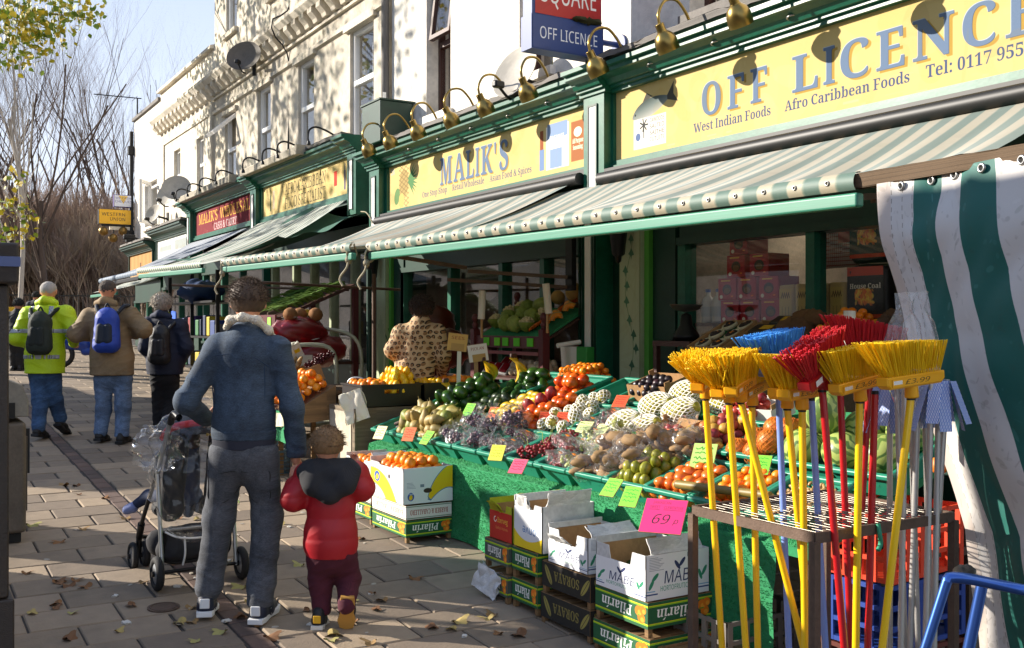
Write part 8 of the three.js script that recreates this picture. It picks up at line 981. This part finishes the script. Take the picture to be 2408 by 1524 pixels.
{ // thicket: one small bush repeated as a mass over the bank
  const q = rng(77), l = []; const sub = (p, d, len, r, lv) => { const e = p.clone().addScaledVector(d, len); l.push(rod(p, e, r, r * .6, 3)); if (lv > 4) return; for (let i = 0; i < 3; i++) sub(p.clone().lerp(e, .4 + .6 * q()), d.clone().add(V((q() - .5) * 1.3, .25 * q(), (q() - .5) * 1.3)).normalize(), len * .68, r * .62, lv + 1); };
  for (let i = 0; i < 3; i++) sub(V(q() - .5, 0, q() - .5), V((q() - .5) * .5, 1, (q() - .5) * .5).normalize(), 1.1, .035, 0);
  const g = mg(l), N = 420, im = new THREE.InstancedMesh(g, std(0x9a8674, .95), N), d = new THREE.Object3D(), c = new THREE.Color();
  for (let i = 0; i < N; i++) { const D = 36 + 40 * q(), u = -140 + 520 * q(), p = gp(u, D), s = .8 + .9 * q(); d.position.set(p.x, hillY(p.x, p.z) - .1, p.z); d.rotation.set(0, q() * 6.3, 0); d.scale.set(s, s * (1 + .5 * q()), s); d.updateMatrix(); im.setMatrixAt(i, d.matrix); const k = .75 + .6 * q(); im.setColorAt(i, c.setRGB(k, k * (.9 + .1 * q()), k * (.82 + .12 * q()))); }
  im.name = 'thicket'; scene.add(im); im.castShadow = im.receiveShadow = true; tag(im, 'brown leafless thicket covering the bank at the end of the street', 'thicket', null, 'stuff');
  const hg = quadGrid((u, v) => { const x = lerp(-70, 110, u), z = lerp(-34, -190, v); return V(x, hillY(x, z), z); }, 60, 50); tag(mesh('hill', hg, std(0x5a4c40, 1, { map: tMottle })), 'brown wooded hillside closing the end of the street', 'hill', null, 'structure');
}
function hillY(x, z) { const k = clamp((-z - 36) / 90, 0, 1); return GY(x, z) - .18 + 9 * k * k * (3 - 2 * k) + 1.2 * n3(x * .05, z * .05, 3) * k; }
// leafy street tree: the crown mostly outside the frame shades the beige wall
{
  const base = V(-1.9, GY(0, -23) - .1, -23.2), t = bareTree('street_tree', 'leafy yellow green street tree overhanging the pavement', base, 13, 91, barkM, { tw: barkM, r: .19, spread: .75, forks: 8, max: 3, k0: .6 });
  const leaf = (s) => { const g = new THREE.BufferGeometry(); const o = [[0, 0, 0], [-.5, .32, .06], [-.34, .7, .1], [0, 1.05, .02], [.34, .7, .1], [.5, .32, .06]]; g.setAttribute('position', new THREE.Float32BufferAttribute(o.flat().map(v => v * s), 3)); g.setIndex([0, 5, 4, 0, 4, 3, 0, 3, 2, 0, 2, 1]); g.computeVertexNormals(); return g.toNonIndexed(); };
  const lm = [0xb8a81c, 0x8a9a24, 0xc8b02c, 0x6c8420].map(c => phy(c, .7, { transmission: .35, thickness: 0, side: 2 })), q = rng(92), sets = [[], [], [], []], L0 = leaf(.11), E = new THREE.Euler(), Q = new THREE.Quaternion(), m = new THREE.Matrix4();
  const cl = []; for (let i = 0; i < 150; i++) { const a = q() * 6.28, b = Math.acos(1 - 2 * q()), k = Math.cbrt(q()); cl.push([V(-.5 + 3.9 * k * sin(b) * cos(a), 9.5 + 3.4 * k * cos(b), -22.6 + 4.4 * k * sin(b) * sin(a)), .6, 34]); }
  for (const [u, v, D, r, n] of [[20, 10, 21, .55, 60], [70, 30, 20.5, .5, 60], [120, 40, 21, .5, 50], [170, 20, 21.5, .5, 46], [210, 35, 21, .35, 26], [60, 75, 20.5, .45, 46], [110, 90, 21, .4, 40], [20, 70, 21, .5, 50], [40, 120, 20.5, .35, 24], [15, 150, 21, .3, 16], [150, 5, 21, .5, 40], [90, 140, 21, .3, 12], [20, 480, 22, .35, 24], [45, 530, 22, .4, 34], [15, 560, 22, .35, 26], [60, 500, 22, .28, 14], [30, 420, 22, .3, 14]]) cl.push([onD(u, v, D), r, n]);
  for (const [c, r, n0] of cl) for (let i = 0, n = n0 == 34 ? 34 : n0 * 1.8; i < n; i++) { E.set(q() * 6.3, q() * 6.3, q() * 6.3); Q.setFromEuler(E); const s = .7 + .7 * q(); m.compose(V(c.x + (q() + q() - 1) * r * 1.3, c.y + (q() + q() - 1) * r, c.z + (q() + q() - 1) * r * 1.3), Q, V(s, s, s)); sets[q() * 4 | 0].push(L0.clone().applyMatrix4(m).translate(-base.x, -base.y, -base.z)); }
  sets.forEach((s, i) => mesh('leaves', s, lm[i], t).userData.kind = 'stuff');
  const boughs = [[[0, 5.2, 0], onD(-60, -60, 22).sub(base), onD(60, 20, 21).sub(base), onD(210, 40, 21).sub(base)], [[0, 4.6, 0], onD(-40, 60, 21).sub(base), onD(60, 110, 21).sub(base)], [[0, 2.6, 0], onD(-60, 470, 22.5).sub(base), onD(50, 520, 22).sub(base)]]; for (const b of boughs) mesh('bough', taperTube(b, [.06, .03, .008], 20, 6), barkM, t);
}
{ // far end: railings, notice board, scooter
  const t = thing('railings', 'dark iron railings at the far end of the street', 'railings'), z = -33.5, y = GY(0, z); for (const h of [.15, 1.15]) mesh('rail', bb(1.2, 7.5, y + h, y + h + .04, z - .02, z + .02), M.blackm, t); const bar = bx(.02, 1.25, .02); for (let i = 0; i < 46; i++) mesh('bar', bar, M.blackm, t, [1.25 + i * .136, y + .62, z]);
  const nb = thing('yellow_notice_board', 'yellow notice board with black letters beside the dark clothed person', 'sign', gp(50, 21.5), YAW); nb.position.y += .15; mesh('board', rbx(.5, 1.0, .05, .01, 0, .6, 0), std(0xe0b010, .6), nb); mesh('print', plane(.48, .98).translate(0, .6, .0275), decal(canvasTex(128, 256, (c, w, h) => { c.fillStyle = '#e8b812'; c.fillRect(0, 0, w, h); fit(c, 'ACCE', 6, 122, 66, 56, 'sans-serif', '#151208'); c.fillStyle = '#151208'; for (let i = 0; i < 4; i++) c.fillRect(14, 90 + i * 24, 100 - i * 9, 8); fit(c, 'HIRE', 14, 110, 232, 50, 'sans-serif', '#151208'); })), nb); for (const x of [-.2, .2]) mesh('foot', bx(.04, .12, .3, x, .06, 0), M.blackm, nb);
  const sc = thing('scooter', 'small blue motor scooter parked beyond the walkers', 'scooter', gp(212, 20), -.6); sc.position.y += .15; for (const x of [-.55, .55]) mesh('wheel', new THREE.TorusGeometry(.2, .05, 8, 20), M.black, sc, [x, .25, 0]); mesh('body', cloth([[[-.5, .5, 0], [-.1, .45, 0], .15, .13, .8, .05], [[-.1, .3, 0], [.3, .32, 0], .07, .07, 1.4, .05], [[.4, .4, 0], [.34, .95, 0], .1, .06, 1.4, .05]], { h: .03 }), std(0x1c3c8c, .3), sc); mesh('seat', rbx(.6, .08, .24, .03, -.3, .7, 0), M.black, sc); mesh('handlebar', rod([.33, 1.0, -.3], [.33, 1.0, .3], .015), M.blackm, sc);
}
{ // dark kiosk and bin at the road side
  const t = thing('street_kiosk', 'dark brown street kiosk with an overhanging head at the road side', 'kiosk'), bm = std(0x2e2620, .5, { map: tMottle, bumpMap: tGrit, bumpScale: .002 }), z1 = -4.86, e = onZ(22, 1000, z1).x, e2 = onZ(45, 620, z1 + .04).x, g = GY(0, -5.1), top = onZ(20, 570, z1).y, mid_ = onZ(20, 667, z1).y, base_ = onZ(20, 1405, z1).y;
  mesh('body', rbx(e + .35, mid_ - base_, .5, .012, (e - .35) / 2, (mid_ + base_) / 2, z1 - .25), bm, t); mesh('head', rbx(e2 + .4, top - mid_ - .002, .62, .015, (e2 - .4) / 2, (top + mid_) / 2, z1 - .25), bm, t); mesh('plinth', rbx(e + .37, base_ - g, .53, .01, (e - .33) / 2, (base_ + g) / 2 - .002, z1 - .25), bm, t); mesh('head_strip', bb(-.38, e2 + .004, lerp(mid_, top, .42), lerp(mid_, top, .66), z1 - .55, z1 + .064), std(0x3a466e, .15, { metalness: .3 }), t);
  const b = thing('litter_bin', 'grey brown litter bin with a rounded pale lid', 'bin', [.56, GY(0, -7.7), -7.72]), lm = worn(0x6a6054, .6, { metalness: .2 }); mesh('body', rbx(.44, .74, .46, .03, 0, .43, 0), lm, b); mesh('hood', extr([[-.225, 0], [.225, 0], [.225, .1], [.19, .2], [.1, .24], [-.1, .24], [-.19, .2], [-.225, .1]], .47, [], .006).translate(0, .84, -.235), worn(0x8a8478, .35, { metalness: .4 }), b); mesh('aperture', bx(.3, .1, .01, 0, .88, .245), M.dark, b); mesh('base', bx(.38, .06, .4, 0, .03, 0), M.dark, b); mesh('door', rbx(.012, .5, .36, .004, .225, .45, 0), lm, b); mesh('hinge_post', bx(.03, .3, .03, .23, .6, .16), M.blackm, b);
}
{ // unseen stand-ins added beside the road to shade pavement, tarpaulin and far walkers
  const s = thing('added_shelter', 'unseen dark shelter panel added at the kerb to cast shade', 'bus shelter'), g = GY(0, -8.7), z0 = -9.5, z1 = -8.55; mesh('blocking_panel', rbx(.14, 2.1, z1 - z0, .02, -.8, g + 1.25, (z0 + z1) / 2), M.blackm, s); mesh('roof', rbx(1.3, .1, z1 - z0 + .4, .03, -1.2, g + 2.4, (z0 + z1) / 2), M.blackm, s); for (const z of [z0 + .1, z1 - .1]) mesh('post', rod([-1.7, g, z], [-1.7, g + 2.4, z], .04), M.blackm, s); mesh('foot', bb(-.86, -.74, g, g + .22, z0 + .1, z1 - .1), M.blackm, s);  // shelter added out of view to lay a shade band across the slabs
  const c = thing('added_cabinet', 'unseen low green cabinet added at the kerb for its shade', 'cabinet', [-.8, GY(0, -7.3), -7.35]); mesh('body', rbx(.4, 1.02, 1.2, .02, 0, .53, 0), M.dkgreen, c); mesh('lid', rbx(.44, .05, 1.24, .015, 0, 1.06, 0), M.dkgreen, c); for (const z of [-.3, .3]) mesh('door', bx(.012, .85, .56, .2, .55, z), M.dkgreen, c);  // cabinet added out of view to shade the slabs near the kerb
  const r = thing('added_sign', 'unseen blank board on two posts added to shade the tarpaulin', 'sign'); mesh('board', bb(-.83, -.79, 3.52, 4.42, -6.75, -5.0), std(0x8a8e90, .5, { metalness: .4 }), r); for (const z of [-6.3, -5.45]) mesh('post', rod([-.76, GY(0, z), z], [-.76, 4.4, z], .045), M.steel, r);  // board added out of view so the upper tarpaulin falls in shade
  const b = thing('added_van', 'unseen white box van added along the kerb to cast shade', 'van', [-3, GY(0, -18), -18.4]); b.rotation.x = Math.atan(SL); mesh('box_body', rbx(2.1, 2.1, 6.6, .06, 0, 1.75, .9), M.white, b); mesh('cab', extr([[-2.4, .5], [-2.4, 1.2], [-1.7, 1.5], [-1.2, 2.25], [0, 2.3], [0, .5]], 1.96, [], .03).rotateY(-PI / 2).translate(.98, 0, -2.3).scale(1, 1, 1), M.white, b); mesh('windscreen', bx(1.7, .8, .02, 0, 1.88, -3.8, 0, -.55), M.dark, b); for (const [x, z] of [[-.95, -3.4], [.95, -3.4], [-.95, 2.6], [.95, 2.6]]) { const w = grp('wheel', b, [x, .38, z]); mesh('tyre', new THREE.TorusGeometry(.29, .1, 10, 22).rotateY(PI / 2), M.black, w); mesh('hub', new THREE.CylinderGeometry(.2, .2, .12, 18).rotateZ(PI / 2), M.steel, w); } for (const x of [-.7, .7]) mesh('headlight', rbx(.3, .18, .05, .03, x, .95, -4.72), M.glass, b);  // van added out of view to shade the far pavement and walkers
  // houses across the road, seen only as reflections
  for (const [z, w, l, m] of [[2, 16, 'plain brick coloured house across the road', 0x7a4c3c], [-15, 16, 'plain rendered house across the road', 0x8a8478], [-32, 16, 'plain stone house across the road further up', 0x6c6258]]) { const h = thing('opposite_house', l, 'building', [-19, GY(0, z) - .2, z]); mesh('wall', bx(7, 5.2, w, 0, 2.6, 0), worn(m, .9), h); mesh('roof', extr([[-3.9, 0], [3.9, 0], [0, 2.2]], w).translate(0, 5.2, -w / 2), M.lead, h); for (let i = 0; i < 5; i++) for (const y of [1.4, 3.9]) mesh('window', bx(.06, 1.2, .9, 3.52, y, -w / 2 + 1.8 + i * 3.1), M.dark, h); }
}
{ // fallen leaves and scraps on the pavement
  const q = rng(123), mk = (s, ptsN) => { const g = new THREE.BufferGeometry(), P = [], ix = [], c = [0, 0, 0]; P.push(...c); const n = ptsN; for (let i = 0; i < n; i++) { const a = i / n * 2 * PI, lob = .55 + .45 * Math.abs(sin(a * 2.5 + s)), r = .052 * lob * (1 + .25 * cos(a)); P.push(cos(a) * r * 1.3, .012 * sin(a * 2 + s) + .014 * cos(a) * cos(a), sin(a) * r); ix.push(0, 1 + (i + 1) % n, 1 + i); } g.setAttribute('position', new THREE.Float32BufferAttribute(P, 3)); g.setIndex(ix); g.computeVertexNormals(); return mg([g, rod([.05, .008, 0], [.1, .016, .012], .0016, .001, 4).toNonIndexed()]); };
  const gs = [mk(0, 22), mk(1.3, 22), mk(2.4, 20), mk(.6, 24)], ms = [0x9a7a4c, 0x8a6038, 0xb09a5c, 0x7a5434, 0xa8a060].map(c => std(c, .85, { side: 2, map: tMottle })), tl = Math.atan(SL);
  for (let i = 0; i < 105; i++) { const u = 60 + 1320 * q(), v = 1075 + 440 * q(); const d = ray(u, v), k = (SL * -5.4 - 1.55) / (d[1] + SL * d[2]), p = V(d[0] * k, 0, d[2] * k); if (p.x > 2.9 && p.z > -7.6) continue; p.y = GY(0, p.z) + .006; const near = q(); solo('fallen_leaf', gs[i % 4], ms[q() * 5 | 0], 'dry curled brown leaf lying on the paving slabs', 'leaf', p, [tl + (q() - .5) * .3, q() * 6.3, (q() - .5) * .3], 'fallen leaves').scale.setScalar(.45 + .45 * q()); }
  for (let i = 0; i < 54; i++) { const u = 80 + 1250 * q(), v = 1150 + 360 * q(), d = ray(u, v), k = (SL * -5.4 - 1.55) / (d[1] + SL * d[2]), p = V(d[0] * k, 0, d[2] * k); if (p.x > 2.9) continue; p.y = GY(0, p.z) + .003; solo(i % 3 ? 'gum_spot' : 'paper_scrap', i % 3 ? new THREE.CylinderGeometry(.014, .016, .003, 9).scale(1.3, 1, .8) : jitter(new THREE.BoxGeometry(.05, .008, .035, 4, 1, 4), .006, 40, i), std(i % 3 ? 0xb0a798 : 0xcfcac0, .9), i % 3 ? 'small pale spot of chewing gum on the slabs' : 'small white paper scrap on the slabs', i % 3 ? 'gum' : 'litter', p, [tl, q() * 6, 0], i % 3 ? 'gum spots' : 'paper scraps').scale.setScalar(.6 + .5 * q()); }
}
renderer.render(scene, camera);
